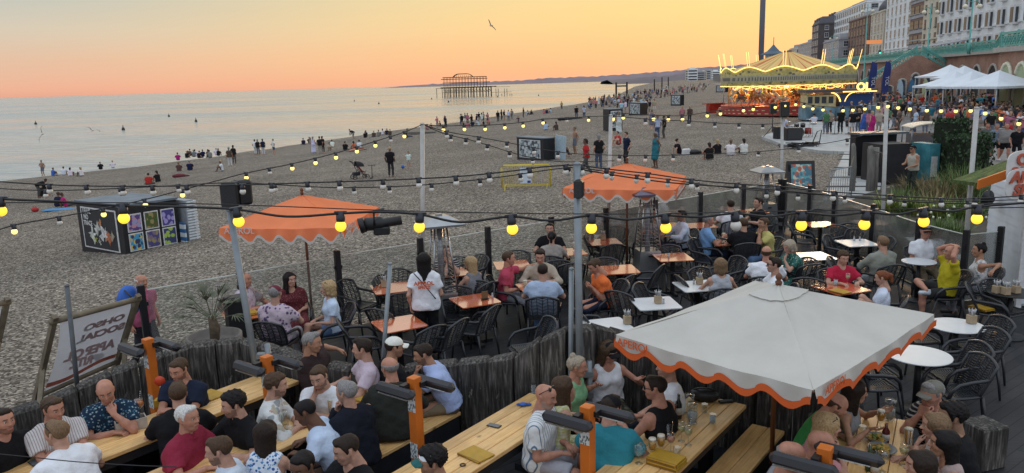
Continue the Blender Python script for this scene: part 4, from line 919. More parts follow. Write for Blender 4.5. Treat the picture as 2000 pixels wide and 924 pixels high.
HORSE = npmesh('horse', [(hv, hf, 0)], [pm('painted_horse', 'OBJ', .35, var=.3, ns=5)])
sb = MB(); sb.ball((-.05, 0, .2), .26, 10, 6, 0, (1.1, 1.05, .45)); sb.tube([(.45, -.14, .25), (.7, 0, .1), (.45, .14, .25)], .04, 5); sb.tube([(-.1, -.27, .1), (-.1, 0, -.25), (-.1, .27, .1)], .04, 5); SADDLE = sb.mesh('saddle', pm('painted_saddle', 'OBJ', .4, var=.2))
pb = MB(); pb.tube([(0, 0, -1.2), (0, 0, 2.2)], .035, 6); POLE_ME = pb.mesh('pole', pm('brass_pole', (.6, .42, .15), .25, .9))
hc = [(.5, .42, .3), (.42, .3, .14), (.25, .15, .08), (.5, .45, .4), (.1, .07, .05), (.4, .22, .1)]
for ring, rr in enumerate((4.2, 5.6, 7.)):
    n = (10, 13, 16)[ring]
    for i in range(n):
        a = 2*math.pi*(i+.3*ring)/n; h = put('horse', HORSE, t, (rr*math.cos(a), rr*math.sin(a), 2.0+.22*math.sin(i*2.1+ring)), (0, 0, a-math.pi/2), hc[(i+ring) % 6], 1.05)
        put('saddle', SADDLE, h, col=[(.4, .03, .03), (.05, .1, .3), (.5, .35, .05), (.05, .25, .1)][i % 4]); put('pole', POLE_ME, h)
for i in range(12): a = i*math.pi/6; b = MB(); b.tube([(7.8*math.cos(a), 7.8*math.sin(a), 1), (7.8*math.cos(a), 7.8*math.sin(a), 3.2)], .05, 6); b.build('canopy_post', GOLD, t)
for k in range(3):
    L_ = bpy.data.lights.new('carousel_lamp', 'POINT'); L_.energy = 650; L_.color = (1, .62, .22); L_.shadow_soft_size = .5; lo = put('lamp', L_, t, (3.9*math.cos(k*2.1-2.), 3.9*math.sin(k*2.1-2.), 3.4))
p_ = GB(1388, 222); b = MB(); b.box((.9, 0, .6), (2.6, .1, 1.1)); b.box((-.4, 0, .62), (.1, .6, 1.25)); b.box((.3, -.1, 1.2), (3, .16, .12)); o = b.build('ticket_barrier', REDP, None, p_, (0, 0, .3)); tag(o, 'red boarded barrier at the left foot of the carousel', 'barrier')
# ---------------------------------------------------------------- ride stall with a lit sign, right of the carousel
q = G(1668, 236, 0); st = thing('fairground_stall', 'small fairground ride stall with lit arches and bright rooftop sign', 'stall', (q.x, q.y+4, 0), rad(-8))
b = MB(); b.box((0, 0, .6), (6.2, 3, 1.2)); b.build('skirt', pm('teal_panels', (.12, .22, .28), .5, var=.6, ns=1.2), st)
b = MB(); b.box((-1.7, 0, 1.75), (2.6, 2.6, 1.1)); b.build('cabin', CRPAINT, st); b = MB(); b.box((1.5, .2, 1.75), (2.9, 2.4, 1.2)); b.build('booth', pm('blue_panels', (.02, .06, .20), .4, var=.4), st)
b = MB(); b.box((0, 0, 2.65), (6.4, 3.2, .25)); b.build('roof', DARKR, st)
for i in range(4):
    b = MB(); b.box((-2.7+i*.62, -1.33, 1.85), (.4, .06, .6)); b.build('window', GLASSW, st)
b = MB(); b.tube([(-.9+.9*math.sin(k*.16), -1.5, 2.5-1.2*(1-math.cos(k*.16))) for k in range(9)], .07, 5); b.tube([(1.2-.9*math.sin(k*.16), -1.5, 2.5-1.2*(1-math.cos(k*.16))) for k in range(9)], .045, 5); b.box((1.6, -1.62, 2.55), (3., .05, .1)); b.build('light_trim', BULB, st)
me = text_mesh('OL', .95, .05, bold=.035); me.materials.append(BULB); put('sign_letters', me, st, (1.9, -1.62, 2.95), (rad(90), 0, 0))
# ---------------------------------------------------------------- marquees over the bar terrace
MARQ = pm('white_marquee_canvas', (.62, .66, .70), .8, var=.06, ns=1)
for i, (px, py, r, lab) in enumerate(((1952, 137, 2.75, 'white peaked marquee nearest the right edge, largest of its cluster'), (1898, 139, 2.4, 'white peaked marquee second from the right in its cluster'), (1868, 139, 2.4, 'white peaked marquee left front of its cluster'), (1884, 128, 2.2, 'small white marquee peak showing between the larger ones'), (1856, 126, 2.4, 'white peaked marquee farthest left and farther back'))):
    y = (62, 66, 69, 82, 86)[i]; p = D(px, py, y); h = 1.2; t = thing('marquee', lab, 'marquee', (p.x, y, 0), rad(12), 'white marquees over the bar terrace'); ze = p.z-h
    b = MB()
    def sq(u, v, r=r, ze=ze, h=h):
        a = v*4; k = int(a) % 4; f = a-int(a); cs = [(-1, -1), (1, -1), (1, 1), (-1, 1), (-1, -1)]; x0, y0 = cs[k]; x1, y1 = cs[k+1]; x = x0+(x1-x0)*f; yy = y0+(y1-y0)*f
        return (x*r*(1-u), yy*r*(1-u), ze+h*(u**1.5))
    b.grid(sq, 8, 32); b.build('canopy', MARQ, t); b = MB()
    for k in range(16):
        for a in (-1, 1): b.box((-r+(k+.5)*r/8, a*r, ze-.09), (r/8.6, .03, .18)); b.box((a*r, -r+(k+.5)*r/8, ze-.09), (.03, r/8.6, .18))
    b.build('valance', MARQ, t)
    for a in (-1, 1):
        for c in (-1, 1): b = MB(); b.tube([(a*r*.97, c*r*.97, 0), (a*r*.97, c*r*.97, ze)], .06, 6); b.build('post', pm('grey_metal', (.3, .31, .32), .4, .7), t)
# teardrop flags, street lamps, traffic signal
for px, lab in ((1695, 'left dark blue feather flag before the brick staircase'), (1722, 'right dark blue feather flag before the brick staircase')):
    q = D(px, 160, 100.); t = thing('feather_flag', lab, 'flag', (q.x, 100, 0)); b = MB(); b.tube([(0, 0, 0), (0, 0, 3.6), (.5, 0, 5.4), (1., 0, 5.7)], .05, 5); b.build('pole', DARKR, t)
    b = MB(); b.grid(lambda u, v: (.08+v*(.75+.5*u)*(1-.5*u**3)+.3*u**3, .05*math.sin(u*5), 1.6+u*4.0-v*.25*u), 14, 4); b.build('cloth', pm('flag_blue', (.02, .035, .16), .7), t); me = text_mesh('TOL', .62, .01); me.materials.append(WPAINT); put('lettering', me, t, (.62, -.12, 3.1), (rad(90), rad(90), 0))
GREYM = pm('galvanised_steel', (.22, .25, .27), .5, .5, var=.15, ns=5)
for px, y, h, n, lab in ((1690, 140, 16, 2, 'tall turquoise lamp standard left of the brick staircase'), (1812, 112, 13.5, 2, 'twin globe lamp on the terrace before the red brick block'), (1892, 100, 13.2, 2, 'twin globe lamp on the terrace before the white hotel'), (1627, 210, 14.5, 2, 'far twin globe lamp before the dark red brick building')):
    q = D(px, 100, y); t = thing('street_lamp', lab, 'street lamp', (q.x, y, TZ if n and y != 140 else 0)); zz = h-(TZ if y != 140 else 0)
    b = MB(); b.tube([(0, 0, 0), (0, 0, 1.2), (0, 0, 1.3), (0, 0, zz)], [.2, .2, .11, .07], 8); b.tube([(-.9, 0, zz-.9), (-.5, 0, zz-.5), (0, 0, zz-.7), (.5, 0, zz-.5), (.9, 0, zz-.9)], .05, 5); b.build('post', TURQ, t)
    for s in (-1, 1): b = MB(); b.ball((s*.9, 0, zz-1.2), .3, 10, 8); b.build('globe', pm('opal_globe', (.7, .65, .5), .3, var=0), t)
q = D(1718, 104, 150); t = thing('traffic_light', 'traffic signal showing green on the upper road', 'traffic light', (q.x, 150, TZ)); b = MB(); b.tube([(0, 0, 0), (0, 0, 3)], .07, 6); b.build('pole', DARKR, t); b = MB(); b.box((0, 0, q.z-TZ), (.45, .3, 1.1)); b.build('head', DARKR, t); b = MB(); b.ball((0, -.18, q.z-TZ), .2, 8, 6); b.build('green_lamp', pm('green_signal', (.05, .6, .4), .3, var=0, emit=(.05, .9, .6), es=1.5), t)
q = D(1640, 88, 100)
b = MB(); b.box((0, 0, 0), (3.6, .2, .9)); q = D(1707, 82, 190); t = thing('shop_awning', 'long orange lit fascia on the grey building by the street lamp', 'shop sign', q, UA+rad(-90)); b.build('fascia', pm('orange_fascia', (.6, .22, .08), .5, emit=(1, .35, .12), es=.5), t)
# awning of the terrace restaurant
q = lp(50, 150, TZ); t = thing('awning', 'grey restaurant awning on the terrace below the cream corner block', 'awning', q, UA); b = MB(); b.add([(-9, 3, 2.6), (9, 3, 2.6), (9, -3, 3.6), (-9, -3, 3.6), (-9, 3, 2.4), (9, 3, 2.4), (9, -3, 3.4), (-9, -3, 3.4)], [(0, 1, 2, 3), (4, 7, 6, 5), (0, 4, 5, 1), (3, 2, 6, 7), (0, 3, 7, 4), (1, 5, 6, 2)]); b.build('canvas', GREYR, t); b = MB()
for x in (-8, 0, 8): b.tube([(x, 2.8, 0), (x, 2.8, 2.5)], .08, 6)
b.build('post', DARKR, t)
# ---------------------------------------------------------------- beach boxes (litter stores) with posters
BLACKP = pm('black_painted_board', (.013, .013, .015), .5, var=.3, ns=3); 
def poster_mat(name, a, cs, sc=5):
    m, tr, b, o = newmat(name); v = coords(tr); f = blobs(a, cs, sc, .42); tr.links.new(f(tr, v), b.inputs['Base Color']); b.inputs['Roughness'].default_value = .5; return m
ART = pm('black_poster', (.018, .02, .024), .5, var=.3)
def litter_store(label, F0, F1, h, back, poster, loc=None, wing=True, extra=False):
    """front face from F0 to F1 (ground points), box runs back by 'back'"""
    d = (F1-F0); L = math.hypot(d.x, d.y); t = thing('litter_store', label, 'litter store', F0, math.atan2(d.y, d.x)); t.location.z = min(F0.z, F1.z)-.06
    b = MB(); b.box((L/2, back/2, h/2), (L, back, h), bev=.02); b.build('box', BLACKP, t); b = MB(); b.box((L/2, back/2, h+.03), (L+.06, back+.06, .06)); b.build('lid', pm('weathered_lid', (.13, .16, .19), .6, var=.2, ns=2), t)
    b = MB(); b.box((L/2, -.015, h*.54), (L*.78, .02, h*.78)); bd = b.build('poster', WPAINT, t); b = MB(); b.box((L/2, -.028, h*.54), (L*.73, .015, h*.73)); b.build('artwork', poster, bd)
    return t, L
c0 = GB(161, 491); c1 = GB(247, 498); c2 = GB(321, 474); 
t, L = litter_store('black litter store on the shingle with LEAVE NO TRACE poster and six small posters', c0, c1, 1.52, (c2-c1).length, ART); t.scale.z = 1.2
for txt, zz, xx in (('LEAVE', .90, .22), ('NO', .78, .19), ('TRACE', .66, .22)):
    me = text_mesh(txt, .19, .003, bold=.004); me.materials.append(WPAINT); put('lettering', me, t, (L*xx+.14, -.052, 1.42*zz+.02), (rad(90), 0, 0))
for i, (x, z, w_, c) in enumerate(((.30, .36, .2, (.5, .52, .48)), (.42, .52, .17, (.45, .46, .42)), (.56, .42, .22, (.5, .5, .5)), (.66, .34, .16, (.4, .13, .06)), (.50, .62, .10, (.42, .2, .1)), (.36, .26, .09, (.4, .45, .1)), (.45, .24, .08, (.45, .45, .4)), (.74, .40, .12, (.3, .26, .2)))):
    b = MB(); b.prism([(w_*1.75*(.6+.4*math.sin(k*2.3+i))*math.cos(k*.4488), w_*1.5*(.6+.4*math.cos(k*1.7+i*2))*math.sin(k*.4488)) for k in range(14)], 0, .003, M=Matrix.Translation((L*x+.1, -.037-.0015*i, 1.42*z+.12)) @ Matrix.Rotation(rad(90), 4, 'X')); b.build('painted_patch', pm('patch%d' % i, c, .5, var=.5, ns=9), t)
bk = (c2-c1).length
pcs = [((.10, .05, .2), [(.5, .25, .3), (.3, .3, .5)]), ((.1, .09, .03), [(.3, .25, .1), (.05, .1, .02)]), ((.06, .05, .22), [(.35, .3, .6)]), ((.05, .3, .5), [(.6, .45, .1), (.04, .04, .1)]), ((.07, .06, .2), [(.3, .25, .1), (.2, .15, .2)]), ((.04, .05, .15), [(.35, .5, .08)])]
for i, (a, cs) in enumerate(pcs):
    x = L+.012; y = bk*(.2+.3*(i % 3)); z = 1.42*(.74 if i < 3 else .36); b = MB(); b.box((x, y, z), (.02, bk*.25, .50)); o = b.build('poster', WPAINT, t); b = MB(); b.box((x+.012, y, z), (.012, bk*.215, .44)); b.build('print', poster_mat('print_%d' % i, a, cs, 6), o)
b = MB(); M = Matrix.Translation((L*.75, bk+.25, .1)); 
for k in range(15): b.box((.28, .12, .16+k*.083), (1.5, .42-.004*k, .045), m=0, M=M)
b.box((.28, .05, .75), (1.46, .3, 1.25), m=1, M=M); b.build('louvred_panel', [pm('white_slat', (.6, .63, .66), .5), pm('slat_gap', (.25, .28, .3), .6)], t)
b = MB(); b.box((L+.16, bk+.02, .42), (.3, .06, .84)); o = b.build('striped_board', PT.get('bl') or pat('blue_banded_board', stripes((.55, .6, .62), (.04, .13, .3), 1.3, .5, 'Z'), .5), t)
GREYART = poster_mat('grey_abstract_painting', (.05, .06, .07), [(.3, .35, .36), (.16, .2, .22), (.45, .5, .5)], 3.)
c0 = GB(1010, 311); c1 = GB(1062, 312); t, L = litter_store('black litter store with a grey abstract mural in mid beach', c0, c1, 1.42, .9, GREYART)
b = MB(); b.box((L+.5, .9, .85), (.95, .06, 1.5), ry=rad(4)); b.build('open_lid', pm('pale_blue_lid', (.35, .45, .5), .5), t)
c0 = GB(1228, 225); c1 = GB(1252, 225); litter_store('small far litter store with a pale mural among standing people', c0, c1, 1.6, .9, GREYART)
c0 = GB(1310, 206); c1 = GB(1330, 206); litter_store('far litter store with a pale disc mural alone on the shingle', c0, c1, 1.7, .9, GREYART)
c0 = GB(1190, 255); c1 = GB(1216, 252); litter_store('dark open litter store behind the white dressed woman', c0, c1, 1.9, 1.3, GREYART)
c0 = GB(1398, 180); c1 = GB(1418, 180); litter_store('farthest litter store just left of the carousel', c0, c1, 1.9, 1, GREYART)
# ---------------------------------------------------------------- yellow barrier, pushchair, scooter, ball
YEL = pm('yellow_barrier_paint', (.55, .42, .03), .45, var=.15, ns=4)
a, c = GB(980, 372), GB(1075, 364); d = c-a; t = thing('crowd_barrier', 'yellow metal crowd barriers with a white notice on the shingle', 'barrier', a, math.atan2(d.y, d.x)); L = d.length
for yy, nm in ((0, 'barrier_frame'), (.35, 'barrier_frame')):
    b = MB(); hh = 1.05; b.tube([(0, yy, .12), (0, yy, hh-.1), (.1, yy, hh), (L-.1, yy, hh), (L, yy, hh-.1), (L, yy, .12)], .022, 6); b.tube([(0, yy, .18), (L, yy, .18)], .018, 6)
    for k in range(1, 22): b.tube([(L*k/22, yy, .18), (L*k/22, yy, hh)], .0045, 4)
    for x in (.15, L-.15): b.tube([(x, yy-.3, 0), (x, yy, .2), (x, yy+.3, 0)], .018, 6)
    b.build(nm, YEL, t)
b = MB(); b.box((L*.5, -.04, .62), (.48, .02, .66)); nt_ = b.build('notice', pm('white_notice', (.55, .62, .68), .5, var=.05), t); b = MB(); b.box((L*.5+.14, -.054, .36), (.14, .01, .1)); b.box((L*.5, -.054, .86), (.36, .01, .06), m=1); b.build('print', [pm('notice_blue', (.03, .05, .2), .5), pm('notice_grey', (.3, .34, .38), .5)], nt_)
q = GB(703, 349); t = thing('pushchair', 'black and red pushchair parked on the shingle beside the scooter', 'pushchair', q, rad(120)); BL = pm('black_fabric', (.02, .02, .022), .8); RD = pm('red_fabric', (.35, .03, .03), .8)
b = MB()
for x in (-.22, .22): b.tube([(x, -.4, .12), (x, .1, .5), (x, .3, .9), (x, .5, 1.05)], .018, 6); b.tube([(x, .35, .12), (x, .0, .55)], .018, 6)
b.tube([(-.22, .5, 1.05), (.22, .5, 1.05)], .022, 6); b.build('frame', BL, t); b = MB(); b.grid(lambda u, v: ((v-.5)*.44, -.35+u*.5, .38+.5*max(0, u-.4)**1.0*1.4+.04*math.cos(v*6)), 10, 6); b.build('seat', RD, t)
b = MB(); b.grid(lambda u, v: (.24*math.cos(v*math.pi), .22-.45*math.sin(u*1.5), .72+.32*math.cos(u*1.2)*math.sin(v*math.pi)**.5), 8, 10); b.build('hood', BL, t)
b = MB(); b.box((0, .2, .3), (.36, .4, .2), bev=.04); b.build('basket', BL, t)
for x in (-.24, .24):
    for y in (-.38, .36): b = MB(); b.tube([(x, y+.12*math.cos(k*.524), .12+.12*math.sin(k*.524)) for k in range(12)], .022, 6, closed=True); b.tube([(x, y-.1, .12), (x, y+.1, .12)], .01, 4); b.build('wheel', BL, t)
q = GB(727, 348); t = thing('kick_scooter', 'dark child scooter standing upright beside the pushchair', 'scooter', q); b = MB(); b.tube([(0, 0, .08), (.02, 0, .75)], .02, 6); b.tube([(-.2, 0, .75), (.24, 0, .75)], .018, 6); b.build('handlebar', BL, t); b = MB(); b.box((.03, -.3, .07), (.1, .6, .03)); b.build('deck', BL, t)
for y in (0, -.6): b = MB(); b.ball((.03, y, .06), .06, 10, 6, 0, (.4, 1, 1)); b.build('wheel', BL, t)
q = GB(787, 329); b = MB(); b.ball((0, 0, .11), .12, 14, 10); tag(b.build('beach_ball', pm('blue_ball', (.03, .12, .4), .4), None, q), 'small blue ball on the shingle by the child', 'ball')
# ---------------------------------------------------------------- timber posts, A-board, metal barrier, kiosk near the path
TIMB = pm('grey_weathered_timber', (.16, .15, .135), .9, var=.3, ns=3, sc=(3, 3, .6), bs=.6, bsc=18, bd=.03)
for px, lab, r, hgt in ((1664, 'rugged weathered timber post beside the slab path', .10, 1.75), (1698, 'double weathered timber post right of the slab path', .14, 1.65)):
    q = G(px, 374, 0); t = thing('timber_post', lab, 'post', (q.x, q.y, 0)); b = MB(); b.tube([(0, 0, -.2), (.02, 0, hgt*.5), (-.03, .02, hgt*.93), (-.05, .02, hgt)], [r, r*.95, r*.85, r*.5], 9); b.build('timber', TIMB, t)
    if r > .12: b = MB(); b.tube([(.22, .1, -.2), (.2, .1, hgt*.96)], r*.8, 9); b.tube([(.0, -.17, hgt*.9), (.3, -.1, hgt*.85), (.33, .1, hgt*.5)], .03, 6); b.build('second_timber', TIMB, t)
    else: b = MB(); b.tube([(-.08, -.17, hgt*.75), (-.2, -.1, hgt*.4), (.05, -.2, hgt*.2)], .015, 5); b.build('frayed_rope', pm('old_rope', (.2, .17, .12), .9), t)
q = G(1545, 372, 0); t = thing('menu_board', 'leaning framed menu board with a teal picture beyond the glass fence', 'menu board', (q.x+.35, q.y, .0), rad(-6)); b = MB(); b.box((0, 0, .55), (1.0, .06, 1.1), rx=rad(-16)); b.box((-.42, .3, .5), (.06, .5, 1.), rx=rad(10)); b.build('frame', BLACKP, t); b = MB(); b.box((0, -.045, .56), (.74, .02, .84), rx=rad(-16)); b.build('picture', poster_mat('menu_picture', (.10, .30, .33), [(.5, .5, .4), (.4, .1, .05), (.05, .15, .2)], 4), t)
a, c = G(1618, 392, 0), G(1662, 388, 0); d = c-a; t = thing('metal_barrier', 'short galvanised steel barrier at the foot of the slab path', 'barrier', a, math.atan2(d.y, d.x)); L = d.length; b = MB(); b.tube([(0, 0, .0), (0, 0, .95), (.08, 0, 1.05), (L-.05, 0, 1.1), (L, 0, 1.0), (L, 0, 0)], .022, 6); b.tube([(0, 0, .15), (L, 0, .15)], .018, 6)
for k in range(1, 10): b.tube([(L*k/10, 0, .15), (L*k/10, 0, 1.05)], .009, 5)
b.build('frame', GREYM, t)
q0, q1 = G(1712, 358, 0), G(1832, 352, 0); d = q1-q0; L = d.length
t = thing('vendor_kiosk', 'dark flat-roofed drinks kiosk with a turquoise end panel by the hedge', 'kiosk', q0, math.atan2(d.y, d.x)); b = MB(); b.box((L*.28, .6, .75), (L*.5, 1.2, 1.5)); b.build('counter_base', BLACKP, t); b = MB(); b.box((L*.90, .5, .72), (L*.17, 1.1, 1.44)); b.build('end_panel', pm('turquoise_panel', (.06, .24, .28), .5, var=.3, ns=3), t)
b = MB(); b.box((L*.45, 2.2, .88), (L*.7, .4, 1.76)); b.build('back_wall', BLACKP, t); b = MB(); b.box((L*.45, 1.9, 1.8), (L*.8, 1., .08)); b.build('roof', pm('dull_roof', (.10, .12, .13), .5), t); b = MB(); b.box((L*.9, -.06, .55), (L*.1, .02, .8)); b.build('sticker', WPAINT, t)
q = G(1868, 285, 0); t = thing('arched_shelter', 'pale arched shelter roof behind the hedge', 'shelter', (q.x-1., q.y+.5, 0), rad(-10)); t.scale = (.78, .78, .52); b = MB()
b.grid(lambda u, v: (1.75*math.cos(math.pi*(.12+.76*u)), v*2.4, 1.75+.75*math.sin(math.pi*(.12+.76*u))), 14, 1); b.grid(lambda u, v: (1.75*math.cos(math.pi*(.12+.76*u)), v*2.4, 1.65+.75*math.sin(math.pi*(.12+.76*u))), 14, 1)
b.tube([(1.75*math.cos(math.pi*(.12+.76*u/14)), 0, 1.7+.75*math.sin(math.pi*(.12+.76*u/14))) for u in range(15)], .09, 6); b.build('roof', pm('cream_roof', (.55, .5, .4), .5), t); b = MB()
for x in (-1.55, 1.55):
    for y in (.1, 2.3): b.tube([(x, y, 0), (x, y, 2.05)], .05, 6)
b.build('post', GREYM, t); b = MB(); b.box((0, 1.2, .6), (2.6, 2, 1.2)); b.build('base', DARKR, t)
# ---------------------------------------------------------------- deck
FD = Vector((.80, .60, 0)); FA = math.atan2(.60, .80)
def m_deck():
    m, t, b, o = newmat('dark_decking'); v = coords(t, 'Object', (1, 1, 1), (0, 0, -FA))
    br = nd(t, 'ShaderNodeTexBrick', {'Vector': v, 'Color1': (.018, .019, .022, 1), 'Color2': (.03, .031, .035, 1), 'Mortar': (.004, .004, .004, 1), 'Scale': 1., 'Mortar Size': .006, 'Brick Width': 3.6, 'Row Height': .145}, offset=.4)
    g = noise(t, coords(t, 'Object', (2, 30, 1), (0, 0, -FA)), 2.2, 4); d = noise(t, v, .9, 5)
    c = nd(t, 'ShaderNodeHueSaturation', {'Value': mrange(t, g, .3, .7, .7, 1.3), 'Color': br.outputs[0]}).outputs[0]; c = nd(t, 'ShaderNodeHueSaturation', {'Value': mrange(t, d, .3, .7, .75, 1.4), 'Color': c}).outputs[0]
    t.links.new(c, b.inputs['Base Color']); b.inputs['Roughness'].default_value = .55; b.inputs['Specular IOR Level'].default_value = .25; bump(t, b, br.outputs['Fac'], -.6, .02); return m
DECK = m_deck()
PC, PR_ = Vector((-5.95, 11.1, 0)), Vector((7.55, 21.25, 0))
slab('deck', [(-6.6, 8.6), (-9, 4), (-6, -3), (14, -3), (13.2, 13.), (9.4, 13.8), (8.15, 13.3), (8.2, 18.5), (PR_.x+.1, PR_.y+.1), (PC.x, PC.y)], -.5, 0, DECK)
# ---------------------------------------------------------------- glass fence
def m_glass():
    m, t, b, o = newmat('dusty_glass'); t.nodes.remove(b); v = coords(t)
    tr = nd(t, 'ShaderNodeBsdfTransparent', {0: (.93, .95, .94, 1)}); df = nd(t, 'ShaderNodeBsdfDiffuse', {0: (.5, .5, .48, 1)}); gl = nd(t, 'ShaderNodeBsdfGlossy', {0: (.9, .9, .9, 1), 'Roughness': .06})
    st = noise(t, coords(t, 'Object', (1.5, 1.5, .5)), 3, 5, .65); fr = nd(t, 'ShaderNodeFresnel', {'IOR': 1.45}).outputs[0]
    m1 = nd(t, 'ShaderNodeMixShader', {0: mrange(t, st, .35, .75, .05, .19), 1: tr.outputs[0], 2: df.outputs[0]}); m2 = nd(t, 'ShaderNodeMixShader', {0: nd(t, 'ShaderNodeMath', {0: fr, 1: .8}, operation='MULTIPLY').outputs[0], 1: m1.outputs[0], 2: gl.outputs[0]})
    t.links.new(m2.outputs[0], o.inputs[0]); return m
GLASS = m_glass(); BLK = pm('black_metal', (.012, .012, .014), .45, var=.1)
def glass_fence(label, pts, h=1.36, name='glass_fence'):
    t = thing(name, label, 'fence', pts[0]); o = Vector(pts[0])
    for i, p in enumerate(pts):
        q = Vector(p)-o; b = MB(); b.box((q.x, q.y, h/2+.02), (.10, .10, h+.08), FA, bev=.01)
        for z in (h*.28, h*.82): b.box((q.x, q.y, z), (.15, .05, .06), FA)
        b.build('post', BLK, t)
    EG = pm('glass_edge', (.55, .6, .56), .3, var=.1)
    for a, c in zip(pts, pts[1:]):
        a, c = Vector(a)-o, Vector(c)-o; d = c-a; L = d.length; an = math.atan2(d.y, d.x); m = (a+c)/2; b = MB(); b.box((m.x, m.y, h/2+.02), (L-.16, .012, h-.12), an); g = b.build('glass_panel', GLASS, t)
        b = MB(); b.box((m.x, m.y, h-.033), (L-.16, .016, .014), an); b.build('glass_edge', EG, g)
    return t
fx = [(-5.64, 11.28), (-4.45, 12.2), (-3.12, 13.35), (-1.75, 14.3), (-.49, 15.27), (.85, 16.2), (2.14, 17.14), (3.45, 18.15), (4.79, 19.19), (6.2, 20.25), (7.5, 21.2)]
glass_fence('glass screen fence with black posts between the deck and the shingle', [(x, y, 0) for x, y in fx])
glass_fence('glass screen fence along the plant bed on the right of the deck', [(7.6, 21.1, 0), (7.8, 19.8, 0), (7.9, 18.5, 0), (7.95, 16.6, 0), (7.98, 14.75, 0), (8.2, 13.55, 0), (8.95, 13.75, 0)])
b = MB(); b.box((0, 0, .42), (.26, .2, .84), 0, bev=.01); o = b.build('end_bollard', BLK, None, (-4.05, 10.75, 0), (0, 0, FA)); o.scale.z = 1.6; tag(o, 'short black square post at the deck corner by the palm pot', 'post')
# ---------------------------------------------------------------- sleeper wall
W = [(-7.2, 7.4, .62), (-6.3, 7.85, .70), (-5.6, 8.5, .76), (-5.0, 9.0, .93), (-4.2, 9.45, 1.10), (-3.5, 9.5, 1.13), (-3.0, 9.33, 1.05), (-2.6, 9.1, .97), (-1.7, 8.85, .90), (-.7, 8.85, .99), (-.3, 8.75, 1.05), (.0, 8.6, 1.14), (.3, 8.5, 1.36), (.6, 8.4, 1.50), (.9, 8.5, 1.5), (1.4, 8.85, 1.28), (2.1, 8.8, 1.12), (2.7, 8.12, 1.08), (3.45, 7.88, .93)]
def m_sleeper():
    m, t, b, o = newmat('tarred_sleeper'); v = coords(t); g = noise(t, coords(t, 'Object', (1, 1, .09)), 34, 5, .6); rp_ = nd(t, 'ShaderNodeNewGeometry').outputs['Random Per Island']
    r = nd(t, 'ShaderNodeValToRGB', {0: g}); ramp(r, [(.25, (.012, .011, .010, 1)), (.5, (.06, .055, .05, 1)), (.66, (.15, .138, .125, 1)), (.8, (.28, .26, .23, 1))])
    s = noise(t, v, 2.2, 4); c = nd(t, 'ShaderNodeHueSaturation', {'Value': mrange(t, s, .3, .7, .55, 1.5), 'Color': r.outputs[0]}).outputs[0]; 
    fl = mrange(t, noise(t, coords(t, 'Object', (1, 1, .3)), 11, 5, .7), .62, .68); c = mixc(t, fl, c, (.24, .22, .19))
    t.links.new(c, b.inputs['Base Color']); b.inputs['Roughness'].default_value = .85; b.inputs['Specular IOR Level'].default_value = .25; bump(t, b, g, .9, .03); return m
SLEEP = m_sleeper(); t = thing('sleeper_wall', 'dark wavy-topped wall of upright weathered timber sleepers across the foreground', 'wall', (0, 0, 0)); i_ = 0
for (x0, y0, h0), (x1, y1, h1) in zip(W, W[1:]):
    L = math.hypot(x1-x0, y1-y0); n = max(1, round(L/.32)); an = math.atan2(y1-y0, x1-x0)
    for k in range(n):
        f0, f1 = k/n, (k+1)/n; w_ = L/n-.014; cx_, cy_ = x0+(x1-x0)*(f0+f1)/2, y0+(y1-y0)*(f0+f1)/2; ha, hb = h0+(h1-h0)*f0, h0+(h1-h0)*f1; th = .11+rnd.uniform(-.012, .02); j = rnd.uniform(-.005, .005)
        prof = [(-w_/2, -th+.02), (-w_/2+.03, -th+rnd.uniform(-.01, .01)), (0, -th-.012), (w_/2-.035, -th+rnd.uniform(-.01, .01)), (w_/2, -th+.02), (w_/2, th-.03), (0, th), (-w_/2, th-.03)]
        vs = []; fs = []; lv = [0, .35, .7, .93, 1.]
        for q, u in enumerate(lv):
            for x, y in prof:
                f = x/w_+.5; hh = ha+(hb-ha)*f+j; sh = 1 if q < 4 else .62; vs.append((x*(1 if q < 4 else .86), y*sh+(.01*math.sin(x*40+u*9+i_) if q < 4 else 0), (hh-(.05 if q == 3 else 0)-(.012*abs(y)/th if q == 4 else 0)) if q >= 3 else hh*u))
        m_ = len(prof)
        for q in range(len(lv)-1):
            for x in range(m_): fs.append((q*m_+x, q*m_+(x+1) % m_, (q+1)*m_+(x+1) % m_, (q+1)*m_+x))
        fs.append(tuple((len(lv)-1)*m_+x for x in range(m_))); b = MB(); b.add(vs, fs, 0, False); b.build('timber', SLEEP, t, (cx_, cy_, 0), (0, 0, an+rnd.uniform(-.02, .02))); i_ += 1
b = MB(); b.box((0, 0, .24), (.34, .34, .48), bev=.015); tag(b.build('timber_stool', SLEEP, None, (G(1915, 905, 0).x, G(1915, 905, 0).y, 0), (0, 0, .3)), 'square weathered timber block stool on the dark decking by the grey capped man', 'stool')
